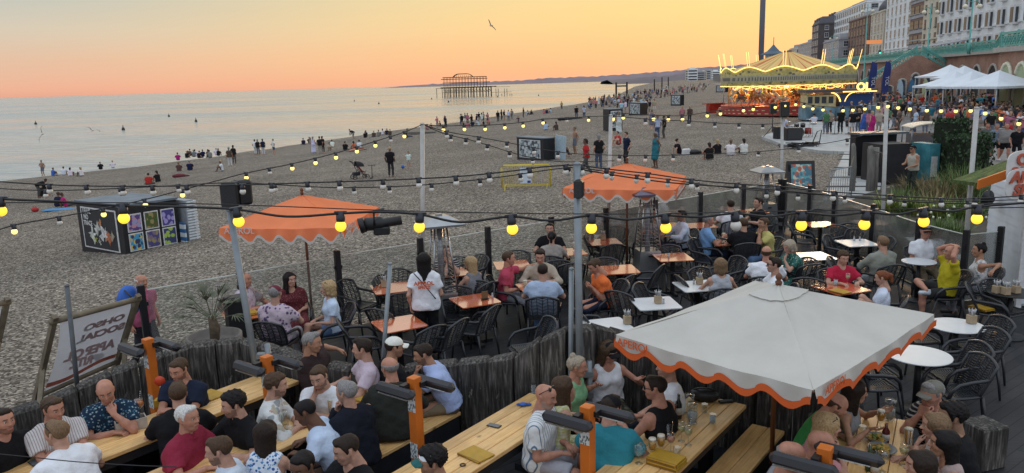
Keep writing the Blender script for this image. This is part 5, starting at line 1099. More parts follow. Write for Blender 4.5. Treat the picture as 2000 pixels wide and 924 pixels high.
# ---------------------------------------------------------------- pine tables and benches of the lower terrace
def m_pine():
    m, t, b, o = newmat('varnished_pine'); rp_ = nd(t, 'ShaderNodeNewGeometry').outputs['Random Per Island']; co = nd(t, 'ShaderNodeTexCoord').outputs['Object']
    of = nd(t, 'ShaderNodeCombineXYZ', {0: nd(t, 'ShaderNodeMath', {0: rp_, 1: 37.}, operation='MULTIPLY').outputs[0], 1: nd(t, 'ShaderNodeMath', {0: rp_, 1: 11.}, operation='MULTIPLY').outputs[0]}); v0 = nd(t, 'ShaderNodeVectorMath', {0: co, 1: of.outputs[0]}, operation='ADD').outputs[0]
    g = noise(t, nd(t, 'ShaderNodeMapping', {0: v0, 'Scale': (26, 1.1, 10)}).outputs[0], 1.6, 4, .6)
    r = nd(t, 'ShaderNodeValToRGB', {0: g}); ramp(r, [(.2, (.46, .25, .09, 1)), (.45, (.64, .38, .145, 1)), (.6, (.74, .47, .20, 1)), (.8, (.54, .30, .105, 1))])
    kn = nd(t, 'ShaderNodeTexVoronoi', {'Vector': nd(t, 'ShaderNodeMapping', {0: v0, 'Scale': (5, 2.6, 3)}).outputs[0], 'Scale': 1.}); c = mixc(t, mrange(t, kn.outputs[0], .06, .13, .8, 0), r.outputs[0], (.10, .05, .02))
    hv_ = nd(t, 'ShaderNodeHueSaturation', {'Value': mrange(t, rp_, 0, 1, .85, 1.12), 'Color': c}).outputs[0]; st = noise(t, co, 1.7, 5, .65); c = nd(t, 'ShaderNodeHueSaturation', {'Value': mrange(t, st, .3, .7, .72, 1.15), 'Color': hv_}).outputs[0]
    t.links.new(c, b.inputs['Base Color']); b.inputs['Roughness'].default_value = .35; b.inputs['Specular IOR Level'].default_value = .45; t.links.new(mrange(t, st, .3, .7, .28, .5), b.inputs['Roughness']); return m
PINE = m_pine(); BDARK = pm('dark_stained_board', (.016, .017, .021), .5, var=.25, ns=3, sc=(2, 2, 2))
def plank_thing(name, label, cat, far, d, L, w, h, n, closed=False, group=None):
    """far: middle of the far end; runs L metres along d"""
    an = math.atan2(d[1], d[0])-math.pi/2; t = thing(name, label, cat, (far[0], far[1], 0), an, group); b = MB(); pw = w/n
    for i in range(n): b.box((-w/2+pw*(i+.5), L/2+rnd.uniform(-.006, .006), h-.022), (pw-.006, L, .044), bev=.005)
    b.build('tabletop' if h > .6 else 'seat', PINE, t)
    b = MB()
    if closed:
        for s in (-1, 1): b.box((s*(w/2-.03), L/2, (h-.05)/2), (.03, L-.04, h-.055))
        b.box((0, .03, (h-.05)/2), (w-.1, .03, h-.055)); b.build('side_panel', BDARK, t)
    else:
        for s in (-1, 1): b.box((s*(w/2-.06), L/2, h-.10), (.035, L-.08, .11))
        b.build('apron', BDARK, t)
        for y in (.35, L*.5, L-.35):
            b = MB(); b.box((0, y, (h-.05)/2), (.12, .12, h-.05)); b.box((0, y, .04), (w*.8, .12, .08)); b.build('leg', BDARK, t)
    return t
TD = (-.6, -.8); TN = Vector((.8, -.6, 0))
TABLES = {}
plank_thing('picnic_table', 'long pine table against the sleeper wall at the lower left', 'table', (-2.9, 9.05), TD, 4.4, .62, .76, 4)
plank_thing('picnic_table', 'long pine table crowded with men between the two left orange heater posts', 'table', (-1.68, 8.52), TD, 3.6, .68, .76, 4)
plank_thing('picnic_table', 'long pine table with phone and yellow menu in the middle, one side empty', 'table', (.40, 8.11), TD, 3.0, .62, .76, 4)
plank_thing('picnic_table', 'long pine table full of glasses under the white parasol', 'table', (2.24, 7.97), TD, 3.0, .62, .76, 4)
plank_thing('picnic_table', 'pine table with food and beers at the lower right', 'table', (3.75, 7.42), (-.5, -.87), 2.8, .66, .76, 4)
plank_thing('bench', 'pine bench along the sleeper wall on the far side of the lower left table', 'bench', (-3.55, 8.72), TD, 3.6, .30, .45, 2, True)
plank_thing('bench', 'pine bench between the two lower left tables', 'bench', (-2.33, 8.65), TD, 4., .36, .45, 2, True)
plank_thing('bench', 'pine bench with dark side panel under the man in the pale blue polo', 'bench', (-.80, 8.62), TD, 2.9, .34, .45, 2, True)
plank_thing('bench', 'pine bench under the bald man in the striped shirt', 'bench', (1.25, 8.08), TD, 3, .40, .45, 2, True)
plank_thing('bench', 'empty pine bench beside the brown pole of the white parasol', 'bench', (2.76, 7.87), TD, 2.6, .36, .45, 2, True)
plank_thing('bench', 'pine bench under the person in green at the right table', 'bench', (3.16, 7.50), (-.5, -.87), 2.6, .34, .45, 2, True)
plank_thing('bench', 'pine bench under the grey capped man at the right table', 'bench', (4.42, 7.15), (-.5, -.87), 2.4, .34, .45, 2, True)
b = MB(); q = G(770, 862, .2); b.box((0, 0, .3), (.03, .26, .2), 0, rx=rad(-8)); b.box((-.02, 0, .3), (.02, .1, .1), m=1, rx=rad(-8)); b.box((.06, 0, .12), (.05, .05, .24)); tag(b.build('floodlight', [BLK, pm('floodlight_glass', (.5, .52, .5), .2)], None, (q.x, q.y, .0), (0, 0, FA+.6)), 'small black floodlight standing below the bench end', 'floodlight')
# ---------------------------------------------------------------- deck tables and lattice chairs
ORT = pm('orange_tabletop', (.62, .14, .05), .2, var=.12, ns=4, spec=1., coat=1.)
for _n in ORT.node_tree.nodes:
    if _n.type == 'BSDF_PRINCIPLED': _n.inputs['Coat IOR'].default_value = 2.1; _n.inputs['Coat Roughness'].default_value = .12; WHT = pm('white_tabletop', (.60, .62, .63), .22, var=.05, ns=5, spec=.5)
def square_table(px, py, an, mat, label, size=.68):
    g = G(px, py, .75); t = thing('deck_table', label, 'table', (g.x, g.y, 0), rad(an)); b = MB(); P = []
    for cx_, cy_, a0 in ((1, 1, 0), (-1, 1, 90), (-1, -1, 180), (1, -1, 270)):
        for k in range(4): a = rad(a0+k*30); P.append((cx_*(size/2-.04)+.04*math.cos(a), cy_*(size/2-.04)+.04*math.sin(a)))
    b.prism(P, .735, .75); b.build('tabletop', mat, t); b = MB(); b.box((0, 0, .37), (.07, .07, .73)); b.box((0, 0, .72), (.4, .4, .02)); b.build('pedestal', BLK, t); b = MB()
    for a in (0, 1): b.box((0, 0, .025+.004*a), (.58, .07, .045), a*math.pi/2)
    b.build('foot', BLK, t); return t
def round_table(px, py, r, label, mat=WHT):
    g = G(px, py, .75); t = thing('round_table', label, 'table', (g.x, g.y, 0)); b = MB(); b.lathe([(0, .733), (r-.01, .733), (r, .738), (r, .746), (r-.005, .75), (0, .75)], 40, sm=False); b.build('tabletop', mat, t); b = MB(); b.lathe([(.04, 0), (.04, .73)], 12); b.build('pedestal', BLK, t); b = MB(); b.lathe([(.26, 0), (.26, .02), (.05, .05)], 24); b.build('foot', BLK, t); return t
for px, py, an, l in ((779, 632, 28, 'orange square table before the waitress'), (765, 562, 20, 'orange square table behind the waitress beside the glass fence'), (480, 612, 30, 'orange square table of the party with the maroon capped man'), (927, 586, 25, 'empty orange square table right of the heater with a menu stand'), (878, 532, 20, 'orange square table of the long blonde haired woman'), (1000, 517, 8, 'orange square table behind the pointing man in pink'), (1052, 560, 15, 'orange square table between the beige shirted man and the pale blue shirted man'), (1110, 492, 10, 'orange square table of the woman with the black ponytail'), (1180, 472, 6, 'orange square table with condiments left of the second parasol pole'), (1208, 526, 6, 'empty orange square table beside the man in orange'), (1314, 502, 4, 'orange square table with one salt pot right of the middle heater'), (1300, 440, 4, 'orange table with pizza behind the middle heater'), (1420, 472, 6, 'orange square table of the men with beers'), (1368, 440, 4, 'orange square table next to the man in the pale shirt at the back'), (1602, 438, 4, 'orange square table by the far glass corner'), (1470, 412, 5, 'farthest orange table by the tall heater'), (1642, 562, 18, 'orange square table of the boy in red')):
    square_table(px, py, an, ORT, l)
for px, py, an, l in ((1280, 592, 6, 'white square table with cutlery pot before the middle heater'), (1184, 636, 14, 'white square table behind the sleeper wall corner'), (1362, 558, 8, 'white square table beside the bare shouldered woman'), (1588, 500, 5, 'white square table right of the woman in the green pattern dress'), (1674, 474, 4, 'white square table with two shakers near the right glass fence'), (1500, 520, 8, 'white square table between the bald man in white and the woman in green')):
    square_table(px, py, an, WHT, l)
round_table(1868, 635, .36, 'white round table with a cutlery box on the right decking'); round_table(1795, 693, .38, 'empty white round table nearest the white parasol'); round_table(1795, 510, .3, 'small white round table before the man in the black cap'); round_table(1975, 570, .36, 'round service table with cutlery boxes by the white shed', BLK)
CHM = pm('charcoal_resin', (.022, .024, .028), .38, var=.1, spec=.5)
def chair_proto():
    t = thing('lattice_chair', 'x', 'chair'); T = lambda b, n: b.build(n, CHM, t)
    def bk(u, v):  # u across -1..1, v up 0..1
        w_ = .235+.03*math.sin(v*2.2); top = .46+.42*v-.05*u*u*v; return Vector((u*w_, -.20-.11*v-.06*v*v+.035*u*u, top))
    def st(u, v): return Vector((u*(.235+.015*v), -.2+.44*v, .455-.03*math.sin(v*math.pi)*(1-u*u*.5)+(.012 if v < .9 else -.012)))
    b = MB(); b.tube([bk(-1, v/8) for v in range(9)]+[bk(-1+k/4, 1.0+.02*math.sin(k/8*math.pi)) for k in range(1, 8)]+[bk(1, 1-v/8) for v in range(9)], .019, 6)
    for k in range(1, 15): v = k/15.; b.tube([bk(-1+i/3, v+.02*(1 if i % 2 else -1)) for i in range(7)], .0118, 4, flat=.8)
    for k in range(1, 6): u = -1+k/3; b.tube([bk(u, i/5) for i in range(6)], .0075, 4)
    T(b, 'backrest'); b = MB(); b.tube([st(-1, v/6) for v in range(7)]+[st(-1+k/3, 1.03) for k in range(1, 6)]+[st(1, 1-v/6) for v in range(7)], .019, 6)
    for k in range(0, 15): v = k/15.; b.tube([st(-1+i/3, v+.018*(1 if i % 2 else -1)) for i in range(7)], .0118, 4)
    for k in range(1, 6): u = -1+k/3; b.tube([st(u, i/5) for i in range(6)], .0075, 4)
    T(b, 'seat')
    for s in (-1, 1):
        b = MB(); b.tube([bk(s, .62)+Vector((0, 0, 0)), (s*.275, -.2, .675), (s*.285, -.02, .665), (s*.283, .12, .64), (s*.275, .2, .57), (s*.255, .235, .455)], .019, 6, flat=1.25); T(b, 'armrest')
    for x, y in ((-.235, -.2), (.235, -.2), (-.245, .21), (.245, .21)): b = MB(); b.tube([(x, y, .455), (x*1.08, y*1.22, .2), (x*1.12, y*1.34, 0)], [.021, .018, .014], 6); T(b, 'leg')
    return t
CHAIR = chair_proto(); _first = [True]
def chair(x, y, face, label, group='charcoal lattice armchairs on the deck'):
    if _first[0]: _first[0] = False; CHAIR.location = (x, y, 0); CHAIR.rotation_euler.z = rad(face-90); CHAIR['label'] = label; CHAIR['group'] = group; return CHAIR
    return dup(CHAIR, (x, y, 0), rad(face-90), label, group)
def chair_back(px, py, face, label):
    g = G(px, py, .87); d = Vector((math.cos(rad(face)), math.sin(rad(face)), 0)); p = g+d*.36; return chair(p.x, p.y, face, 'empty lattice armchair '+label)
for a in ((668, 549, 330, 'backed onto a fence post, right of the denim shorts'), (738, 541, 340, 'left of the table behind the waitress'), (779, 527, 260, 'on the fence side of the table behind the waitress'), (786, 575, 95, 'on the near side of the table behind the waitress'), (736, 606, 60, 'left of the orange table before the waitress'), (660, 628, 20, 'standing behind the grey haired man on the wall'),
    (846, 640, 135, 'nearest the waitress, angled at her table'), (900, 627, 150, 'second to the right of the waitress, back to the wall'), (965, 600, 150, 'on the near right of the empty table with the menu stand'), (892, 561, 280, 'on the far left of the empty table with the menu stand'), (938, 551, 255, 'on the far right of the empty table with the menu stand'),
    (943, 499, 215, 'behind the long blonde hair, against the glass fence'), (896, 503, 250, 'at the fence beside the man behind the left heater'), (1010, 491, 270, 'at the fence behind the pointing man'), (1016, 527, 95, 'on the near side of the table behind the pointing man'), (1088, 510, 100, 'left of the thin grey pole, before the black ponytail woman'), (1118, 516, 100, 'between the wall pole and the man in orange'),
    (1147, 458, 330, 'left of the condiment table under the second orange parasol'), (1208, 444, 240, 'fence side of the condiment table under the second orange parasol'), (1199, 479, 100, 'near side of the condiment table under the second orange parasol'), (1180, 505, 270, 'behind the empty orange table beside the man in orange'), (1232, 540, 140, 'near right of the empty table beside the man in orange'),
    (1206, 571, 50, 'left of the white cutlery pot table'), (1243, 556, 330, 'far left of the white cutlery pot table'), (1078, 623, 200, 'behind the man in the pale blue shirt with a bag on it'), (1126, 607, 20, 'left of the white table behind the wall corner'), (1160, 668, 100, 'near side of the white table behind the wall corner'),
    (1304, 480, 280, 'far side of the single salt pot table'), (1292, 520, 150, 'near left of the single salt pot table, tall back to us'), (1351, 468, 320, 'right of the single salt pot table beside the blue polo man'), (1362, 524, 300, 'far side of the white table by the bare shouldered woman'), (1325, 541, 10, 'left of the white table by the bare shouldered woman'), (1262, 470, 90, 'right beside the middle heater'),
    (1446, 503, 200, 'between the blue polo man and the bald man in white'), (1612, 461, 320, 'left of the two shaker table by the right fence'), (1634, 442, 250, 'fence side of the two shaker table, left one'), (1664, 438, 220, 'fence side of the two shaker table, middle one'), (1674, 449, 200, 'fence side of the two shaker table, right one'), (1741, 465, 180, 'turned to the olive shirted man by the right fence'),
    (1555, 412, 100, 'pushed up before the far glass corner, left of a pair'), (1595, 410, 100, 'pushed up before the far glass corner, right of a pair'), (1580, 545, 60, 'left of the boy in red, back to us'), (1618, 504, 330, 'right of the white table behind the boy in red'), (1588, 518, 100, 'near side of the white table behind the boy in red'), (1540, 436, 340, 'left of the table at the far glass corner'),
    (1888, 555, 330, 'holding yellow menus near the white shed'), (1930, 547, 290, 'between the service table and the white shed'), (1962, 622, 182, 'farthest of four in a row along the right edge'), (1951, 645, 184, 'second of four in a row along the right edge'), (1921, 673, 180, 'third of four in a row along the right edge'), (1925, 697, 183, 'nearest of four in a row along the right edge'),
    (1745, 608, 0, 'half hidden by the parasol behind the round cutlery box table'), (1655, 668, 2, 'under the parasol edge left of the empty round table, farther one'), (1650, 690, 4, 'under the parasol edge left of the empty round table, nearer one'), (1400, 465, 60, 'at the table of the men with beers')):
    chair_back(*a)
# ---------------------------------------------------------------- parasols
def m_canvas(name, c, tl=.25):
    m, t, b, o = newmat(name); v = coords(t); n = noise(t, v, 2.2, 4); k = nd(t, 'ShaderNodeHueSaturation', {'Value': mrange(t, n, .3, .7, .93, 1.06), 'Color': c4(c)}).outputs[0]; t.nodes.remove(b)
    d = nd(t, 'ShaderNodeBsdfDiffuse', {0: k}); tr = nd(t, 'ShaderNodeBsdfTranslucent', {0: k}); bp = nd(t, 'ShaderNodeBump', {'Strength': .5, 'Distance': .03, 'Height': noise(t, v, 3.5, 3)}); t.links.new(bp.outputs[0], d.inputs['Normal']); mx_ = nd(t, 'ShaderNodeMixShader', {0: tl, 1: d.outputs[0], 2: tr.outputs[0]}); t.links.new(mx_.outputs[0], o.inputs[0]); return m
OCAN = m_canvas('orange_canvas', (.95, .30, .14), .3); WCAN = m_canvas('offwhite_canvas', (.58, .56, .51), .15); TRIMO = pm('orange_trim', (.62, .11, .02), .7, var=.06); TRIMW = pm('white_trim', (.55, .52, .48), .8, var=.06); VARN = pm('varnished_pole', (.13, .045, .018), .35, var=.2, ns=6, sc=(6, 6, .6))
def parasol(label, x, y, r, a0, zt, ze, can, trim, drop, nsc, letter, lmat, lsides, vent=True, cor=None):
    t = thing('parasol', label, 'parasol', (x, y, 0)); cs = [Vector((r*math.cos(rad(a0+90*k)), r*math.sin(rad(a0+90*k)), ze)) for k in range(4)]; ap = Vector((0, 0, zt-.02))
    if cor: cs = [Vector((a-x, c-y, ze)) for a, c in cor]
    def surf(k, u, v, lift=0):  # u 0 edge..1 apex ; v along side
        a, c = cs[k], cs[(k+1) % 4]; e = a.lerp(c, v); p = e.lerp(ap, u); p.z -= (.10*math.sin(math.pi*v)*math.sin(math.pi*min(1, u*1.0))*(1-u*.4))*.6*(r/1.6)+.02*math.sin(math.pi*v)*(1-u)+.006*math.sin(v*19+k)*math.sin(u*7+2*v); p.z += lift; return p
    b = MB()
    for k in range(4): b.grid(lambda u, v, k=k: surf(k, u, v), 10, 16)
    b.build('canopy', can, t, fix=False)
    if vent:
        b = MB()
        for k in range(4): b.grid(lambda u, v, k=k: surf(k, .81+.19*u, v, .016), 4, 8)
        b.build('vent_flap', can, t, fix=False)
    def low(k, v, f):
        p = surf(k, 0, v); e = cs[(k+1) % 4]-cs[k]; n = Vector((e.y, -e.x, 0)).normalized(); wv = (.5-.5*math.cos(v*nsc*2*math.pi))**1.1; end = min(1., min(v, 1-v)*18+.5)
        dd = drop*(.52+.48*wv); return Vector((p.x, p.y, p.z-dd*f))+n*(.001+.004*f+.026*f*math.sin(v*nsc*2*math.pi+1.))
    th = .68 if trim is TRIMO else .82
    b = MB(); c_ = MB()
    for k in range(4):
        b.grid(lambda u, v, k=k: low(k, .006+v*.988, u*th), 3, 12*nsc)
        def lowt(u, v, k=k, o=0.):
            vv = .004+v*.992; p = low(k, vv, 1.); p.z += (1-u)*drop*(1-th)*.95+.0; e = cs[(k+1) % 4]-cs[k]; n = Vector((e.y, -e.x, 0)).normalized(); return p+n*.004
        c_.grid(lowt, 2, 12*nsc)
    b.build('valance', can, t, fix=False); c_.build('trim', trim, t, fix=False)
    for k, v, sz in lsides:
        me = text_mesh(letter, sz, .001, bold=.0015); me.materials.append(lmat); e = (cs[(k+1) % 4]-cs[k]); n = Vector((e.y, -e.x, 0)).normalized(); p = low(k, v, .24)+n*.034; put('lettering', me, t, p, (rad(90), 0, math.atan2(e.y, e.x)))
    b = MB(); b.tube([(0, 0, 0), (0, 0, zt)], .025, 10); b.build('pole', VARN, t)
    b = MB(); b.lathe([(.03, zt-.01), (.035, zt+.02), (.018, zt+.035), (.034, zt+.06), (.03, zt+.085), (.008, zt+.11), (0, zt+.112)], 12); b.build('finial', VARN, t); b = MB()
    for k in range(4): b.tube([ap-Vector((0, 0, .06)), cs[k]+Vector((0, 0, -.02))], .011, 5); b.tube([(0, 0, ze-.25), (cs[k]*.5+ap*.5)-Vector((0, 0, .05))], .010, 5)
    b.build('rib', VARN, t); b = MB(); b.lathe([(.24, 0), (.24, .07), (.05, .1), (.04, .3)], 20); b.build('base', BLK, t); return t
pz = D(1508, 564, 7.28)
parasol('big off-white square parasol with scalloped orange edging in the foreground', 2.6, 7.28, 1.62, -3, pz.z+.05, 1.82, WCAN, TRIMO, .215, 5, 'APEROL', TRIMO, ((2, .12, .11), (3, .13, .11)), True, ((4.27, 7.48), (2.93, 9.0), (.98, 7.14), (2.33, 5.66)))
pz = D(597, 378, 13.6)
parasol('orange square parasol with white edging, left of the heater by the glass fence', -3.72, 13.6, 1.5, 37, pz.z, pz.z-.42, OCAN, TRIMW, .27, 6, 'APEROL', TRIMW, ((2, .18, .15), (3, .2, .15)), False)
pz = D(1222, 317, 16.5)
parasol('orange square parasol with fringed white edging over the middle of the deck', 2.52, 16.5, 1.62, 27, pz.z, pz.z-.42, OCAN, TRIMW, .27, 6, 'APEROL', TRIMW, ((2, .18, .15), (3, .2, .15)), False)
# ---------------------------------------------------------------- pyramid patio heaters
STEEL = pm('brushed_steel', (.35, .36, .37), .3, .9, var=.1, ns=8); DSTEEL = pm('sooty_hood', (.14, .12, .16), .35, .8, var=.2, ns=6)
def heater(px, py, label, an, hood, base=STEEL, H=2.15):
    g = G(px, py, 0); t = thing('patio_heater', label, 'patio heater', (g.x, g.y, 0), rad(an)); b = MB()
    b.add([(s*.27, r*.27, .04) for s, r in ((-1, -1), (1, -1), (1, 1), (-1, 1))]+[(s*.215, r*.215, .8) for s, r in ((-1, -1), (1, -1), (1, 1), (-1, 1))], [(0, 1, 5, 4), (1, 2, 6, 5), (2, 3, 7, 6), (3, 0, 4, 7), (4, 5, 6, 7)]); b.box((0, -.236, .70), (.1, .012, .03), m=1); b.build('cabinet', [base, BLK], t)
    b = MB()
    for s, r in ((-1, -1), (1, -1), (1, 1), (-1, 1)): b.tube([(s*.215, r*.215, .8), (s*.10, r*.10, H-.22)], .016, 6)
    b.build('corner_post', STEEL, t); b = MB(); b.tube([(0, 0, .8), (0, 0, H-.2)], .055, 12); b.build('flame_tube', pm('smoky_tube', (.25, .26, .27), .15, .4), t); b = MB()
    for s in range(4):
        a = s*math.pi/2; M = Matrix.Rotation(a, 4, 'Z')
        for k in range(14): f = k/14; hw = .2-.1*f; z = .85+f*(H-1.1); b.tube([(-hw, -hw, z), (hw, -hw, z)], .004, 4, M=M)
    b.build('guard_mesh', STEEL, t); b = MB(); h2 = .36; z0 = H-.2
    b.add([(s*h2, r*h2, z0) for s, r in ((-1, -1), (1, -1), (1, 1), (-1, 1))]+[(s*h2, r*h2, z0+.035) for s, r in ((-1, -1), (1, -1), (1, 1), (-1, 1))]+[(s*.13, r*.13, z0+.16) for s, r in ((-1, -1), (1, -1), (1, 1), (-1, 1))], [(3, 2, 1, 0), (0, 1, 5, 4), (1, 2, 6, 5), (2, 3, 7, 6), (3, 0, 4, 7), (4, 5, 9, 8), (5, 6, 10, 9), (6, 7, 11, 10), (7, 4, 8, 11), (8, 9, 10, 11)]); b.box((0, 0, z0+.17), (.1, .1, .03)); b.build('hood', hood, t)
    return t
heater(868, 655, 'pyramid patio heater with shiny blue grey hood behind the waitress', 20, STEEL); heater(1264, 560, 'pyramid patio heater with sooty purple hood in the middle of the deck', 8, DSTEEL); heater(1494, 452, 'pyramid patio heater at the far glass corner', 8, STEEL, STEEL, 1.85)
# ---------------------------------------------------------------- orange posts with twin infrared heaters
ORP = pm('orange_post_paint', (.55, .14, .015), .5, var=.12, ns=5); HB = pm('heater_casing', (.017, .018, .022), .32, var=.1); HG = pm('heater_grille', (.34, .33, .31), .4, var=.3, ns=40); STK = pat('white_sticker', lambda t, v: mixc(t, mrange(t, nd(t, 'ShaderNodeTexVoronoi', {'Vector': nd(t, 'ShaderNodeMapping', {0: v, 'Scale': (60, 60, 26)}).outputs[0], 'Scale': 1.}, distance='CHEBYCHEV').outputs[0], .3, .36), (.08, .12, .13), (.6, .63, .63)), .5)
u_ = Vector((.8, -.6, 0)); n_v = Vector((-.6, -.8, 0))
def heater_post(px, py, label):
    g = G(px, py, 1.40); t = thing('heater_post', label, 'infrared heater', (g.x, g.y, 0), math.atan2(u_.y, u_.x)); b = MB(); b.box((0, 0, .7), (.105, .105, 1.4), bev=.006); b.build('post', ORP, t)
    for z, s in ((1.13, 1), (.62, 1)): b = MB(); b.box((0, -.0535, z), (.098, .004, .17)); b.box((-.0535, 0, z), (.004, .098, .17)); b.build('sticker', STK, t)
    for s, x in ((-1, -.12), (1, .14)):
        M = Matrix.Translation((x, s*.15, 1.31-.03*(s < 0))) @ Matrix.Rotation(rad(24 if s < 0 else -24), 4, 'X'); b = MB(); P = [(-.255+.03*0, 0)]
        b.box((0, 0, 0), (.52, .12, .10), bev=.04, M=M); hh = b.build('heater', HB, t); b = MB(); b.box((-.03, 0, -.052), (.40, .09, .008), M=M); b.build('grille', HG, hh); b = MB(); b.box((x*.5-.02*s, s*.08, 1.32), (.06, .12, .05)); b.tube([(0, s*.05, 1.28), (x*.5, s*.13, 1.25), (x, s*.15, 1.30)], .007, 5); b.build('bracket', BLK, hh)
    return t
for a in ((288, 661, 'orange heater post farthest left, beside the sleeper wall'), (520, 695, 'orange heater post second from the left, at the tie dye shirt'), (808, 736, 'orange heater post third from the left, before the pale blue polo'), (1147, 792, 'orange heater post before the teal T-shirt'), (1612, 872, 'orange heater post nearest the bottom right with only its top showing')): heater_post(*a)
# ---------------------------------------------------------------- poles
def pole(label, base, top, r, extra=(), mat=GREYM):
    base, top = Vector(base), Vector(top); t = thing('steel_pole', label, 'pole', base); b = MB(); b.tube([(0, 0, 0), top-base], r, 10); b.lathe([(r, 0), (r*1.15, .01), (r*.6, .03), (0, .035)], 10, top-base); b.build('tube', mat, t)
    for e in extra: e(t, base, top)
    return t
def clamp_(t, base, top):
    b = MB(); 
    for z in (.75, 1.0): b.box((.06, .02, z), (.18, .1, .06))
    b.tube([(.11, .02, .2), (.11, .02, 1.15)], .035, 8); b.build('bracket', GREYM, t)
p1b = Vector((-3.2, 9.12, 0)); p1t = D(449, 412, 9.12); p1t.x = p1t.x
PW1 = pole('thick galvanised pole with two black speakers at the left sleeper wall', p1b, p1t, .042, (clamp_,)); PW2 = pole('thick galvanised pole with a black speaker at the wall corner', (.72, 8.2, 0), D(1127, 322, 8.2), .04, (clamp_,))
pole('thin galvanised stub pole beside the wall corner pole', (.60, 8.28, 0), D(1116, 527, 8.28), .028); pole('thin galvanised stub pole in front of the orange table', (-1.75, 8.92, 0), D(762, 517, 8.92), .026); pole('thin dark pole standing behind the big deckchair sling', (-5.5, 9.05, 0), D(131, 560, 9.05), .028, mat=pm('dark_galvanised', (.10, .11, .12), .5, .5))
LP_ = {}
for k, x, y, px, py, lab in (('a', -1.78, 14.45, 825, 243, 'tall slim pole carrying festoon lights left of the heater'), ('b', 2.2, 17.4, 1193, 226, 'tall slim pole carrying festoon lights behind the second orange parasol'), ('c', 7.62, 21.3, 1528, 206, 'tall slim pole carrying festoon lights at the far glass corner'), ('d', 8.1, 16.4, 1732, 200, 'tall slim pole carrying festoon lights by the plant bed'), ('e', 8.42, 13.9, 1908, 212, 'tall slim pole carrying festoon lights beside the white shed')):
    q = D(px, py, y); LP_[k] = q; pole(lab, (x if abs(x-q.x) < .35 else q.x, y, 0), q, .042, mat=pm('pale_grey_pole', (.42, .42, .40), .5, .2, var=.1))
def speaker(label, p, rz, s=(.19, .18, .30), name='loudspeaker'):
    t = thing(name, label, 'loudspeaker', p, rz); w_, d_, h_ = s; b = MB(); b.box((0, 0, 0), s, bev=.025); b.build('cabinet', BLK, t); b = MB(); b.box((0, -d_/2-.003, 0), (w_*.86, .012, h_*.9), bev=.004); b.build('grille', pm('speaker_grille', (.03, .03, .032), .7, var=.3, ns=60), t); return t
speaker('left black loudspeaker on the pole at the left wall', D(449, 381, 9.0), rad(10)); speaker('right black loudspeaker on the pole at the left wall, partly behind the other', D(474, 375, 9.2), rad(-50)); speaker('small black loudspeaker strapped to the wall corner pole', D(1131, 369, 8.13), rad(-20), (.1, .12, .2))
q = D(745, 437, 5.6); t = thing('projector_lamp', 'black stage spotlight hanging from the near festoon cable', 'spotlight', q, rad(8)); b = MB(); b.tube([(-.12, 0, 0), (.0, 0, .005), (.02, 0, .005), (.15, 0, .02)], [.05, .05, .035, .035], 14); b.box((.0, 0, -.05), (.12, .09, .06), bev=.01); b.tube([(-.16, 0, -.01), (-.12, 0, 0)], [.06, .055], 14); b.build('housing', BLK, t); b = MB(); b.tube([(-.05, -.06, 0), (-.05, -.06, .09), (.02, 0, .11), (-.05, .06, .09), (-.05, .06, 0)], .008, 6); b.build('yoke', BLK, t)
# ---------------------------------------------------------------- deckchairs
OLDW = pm('weathered_oak', (.17, .14, .095), .8, var=.3, ns=5, bs=.4, bsc=30); SLING = m_canvas('white_sling', (.68, .68, .70), .3); FADED = pm('faded_red_print', (.48, .34, .34), .9, var=.1)
def deckchair(label, dx):
    TL, TR = D(105, 628, 9.35), D(268, 584, 10.4); BL, BR = D(72, 775, 9.75), D(230, 705, 10.75); o = Vector((TL.x, TL.y, 0)); t = thing('giant_deckchair', label, 'deckchair', o+Vector((dx, dx*-.02, 0))); TL, TR, BL, BR = [p-o for p in (TL, TR, BL, BR)]
    for a, c, in ((TL, BL), (TR, BR)):
        d = (c-a); e = a+d*1.25; e.z = max(e.z, .03); b = MB(); b.tube([a-d*.06, e], .045, 4, sm=False); b.build('side_rail', OLDW, t); m = a+d*.62; f = Vector((m.x+.25, m.y-.75, .03)); b = MB(); b.tube([m, f], .04, 4, sm=False); b.build('strut', OLDW, t)
    b = MB(); b.tube([TL-(TR-TL)*.04, TR+(TR-TL)*.04], .04, 8); b.build('top_bar', OLDW, t); b = MB(); b.tube([BL, BR], .035, 8); b.build('bottom_bar', OLDW, t); w0 = .07
    def sl(u, v):
        a = TL.lerp(TR, w0+v*(1-2*w0)); c = BL.lerp(BR, w0+v*(1-2*w0)); p = a.lerp(c, u); n = Vector((-.3, .95, 0)); return p+n*(.22*math.sin(math.pi*u))-Vector((0, 0, .05*math.sin(math.pi*u)))
    b = MB(); b.grid(sl, 14, 8); b.build('sling', SLING, t, fix=False); b = MB(); b.grid(lambda u, v: sl(.86+.06*u+.03*math.sin(v*6), v)+Vector((.002, -.006, 0)), 2, 12); b.build('red_band', pm('faded_red_band', (.4, .12, .08), .9), t, fix=False)
    X = (TR-TL).normalized(); 
    for i, (w, u, s, vv) in enumerate((('OHSO', .22, .2, .62), ('SOCIAL', .37, .2, .6), ('APEROL', .60, .21, .5), ('SPRITZ', .75, .17, .5))):
        me = text_mesh(w, s, .001, bold=.012); me.materials.append(FADED); Y = (sl(u-.05, vv)-sl(u+.05, vv)).normalized(); Z = X.cross(Y).normalized(); M = Matrix((-X, Y, Z)).transposed().to_4x4(); M.translation = sl(u, vv)+Z*.012*(1 if Z.y < 0 else -1); c = put('lettering', me, t); c.matrix_local = M
    return t
deckchair('giant white deckchair seen from behind with faded red lettering', 0); deckchair('giant white deckchair cut by the left picture edge', -1.85)
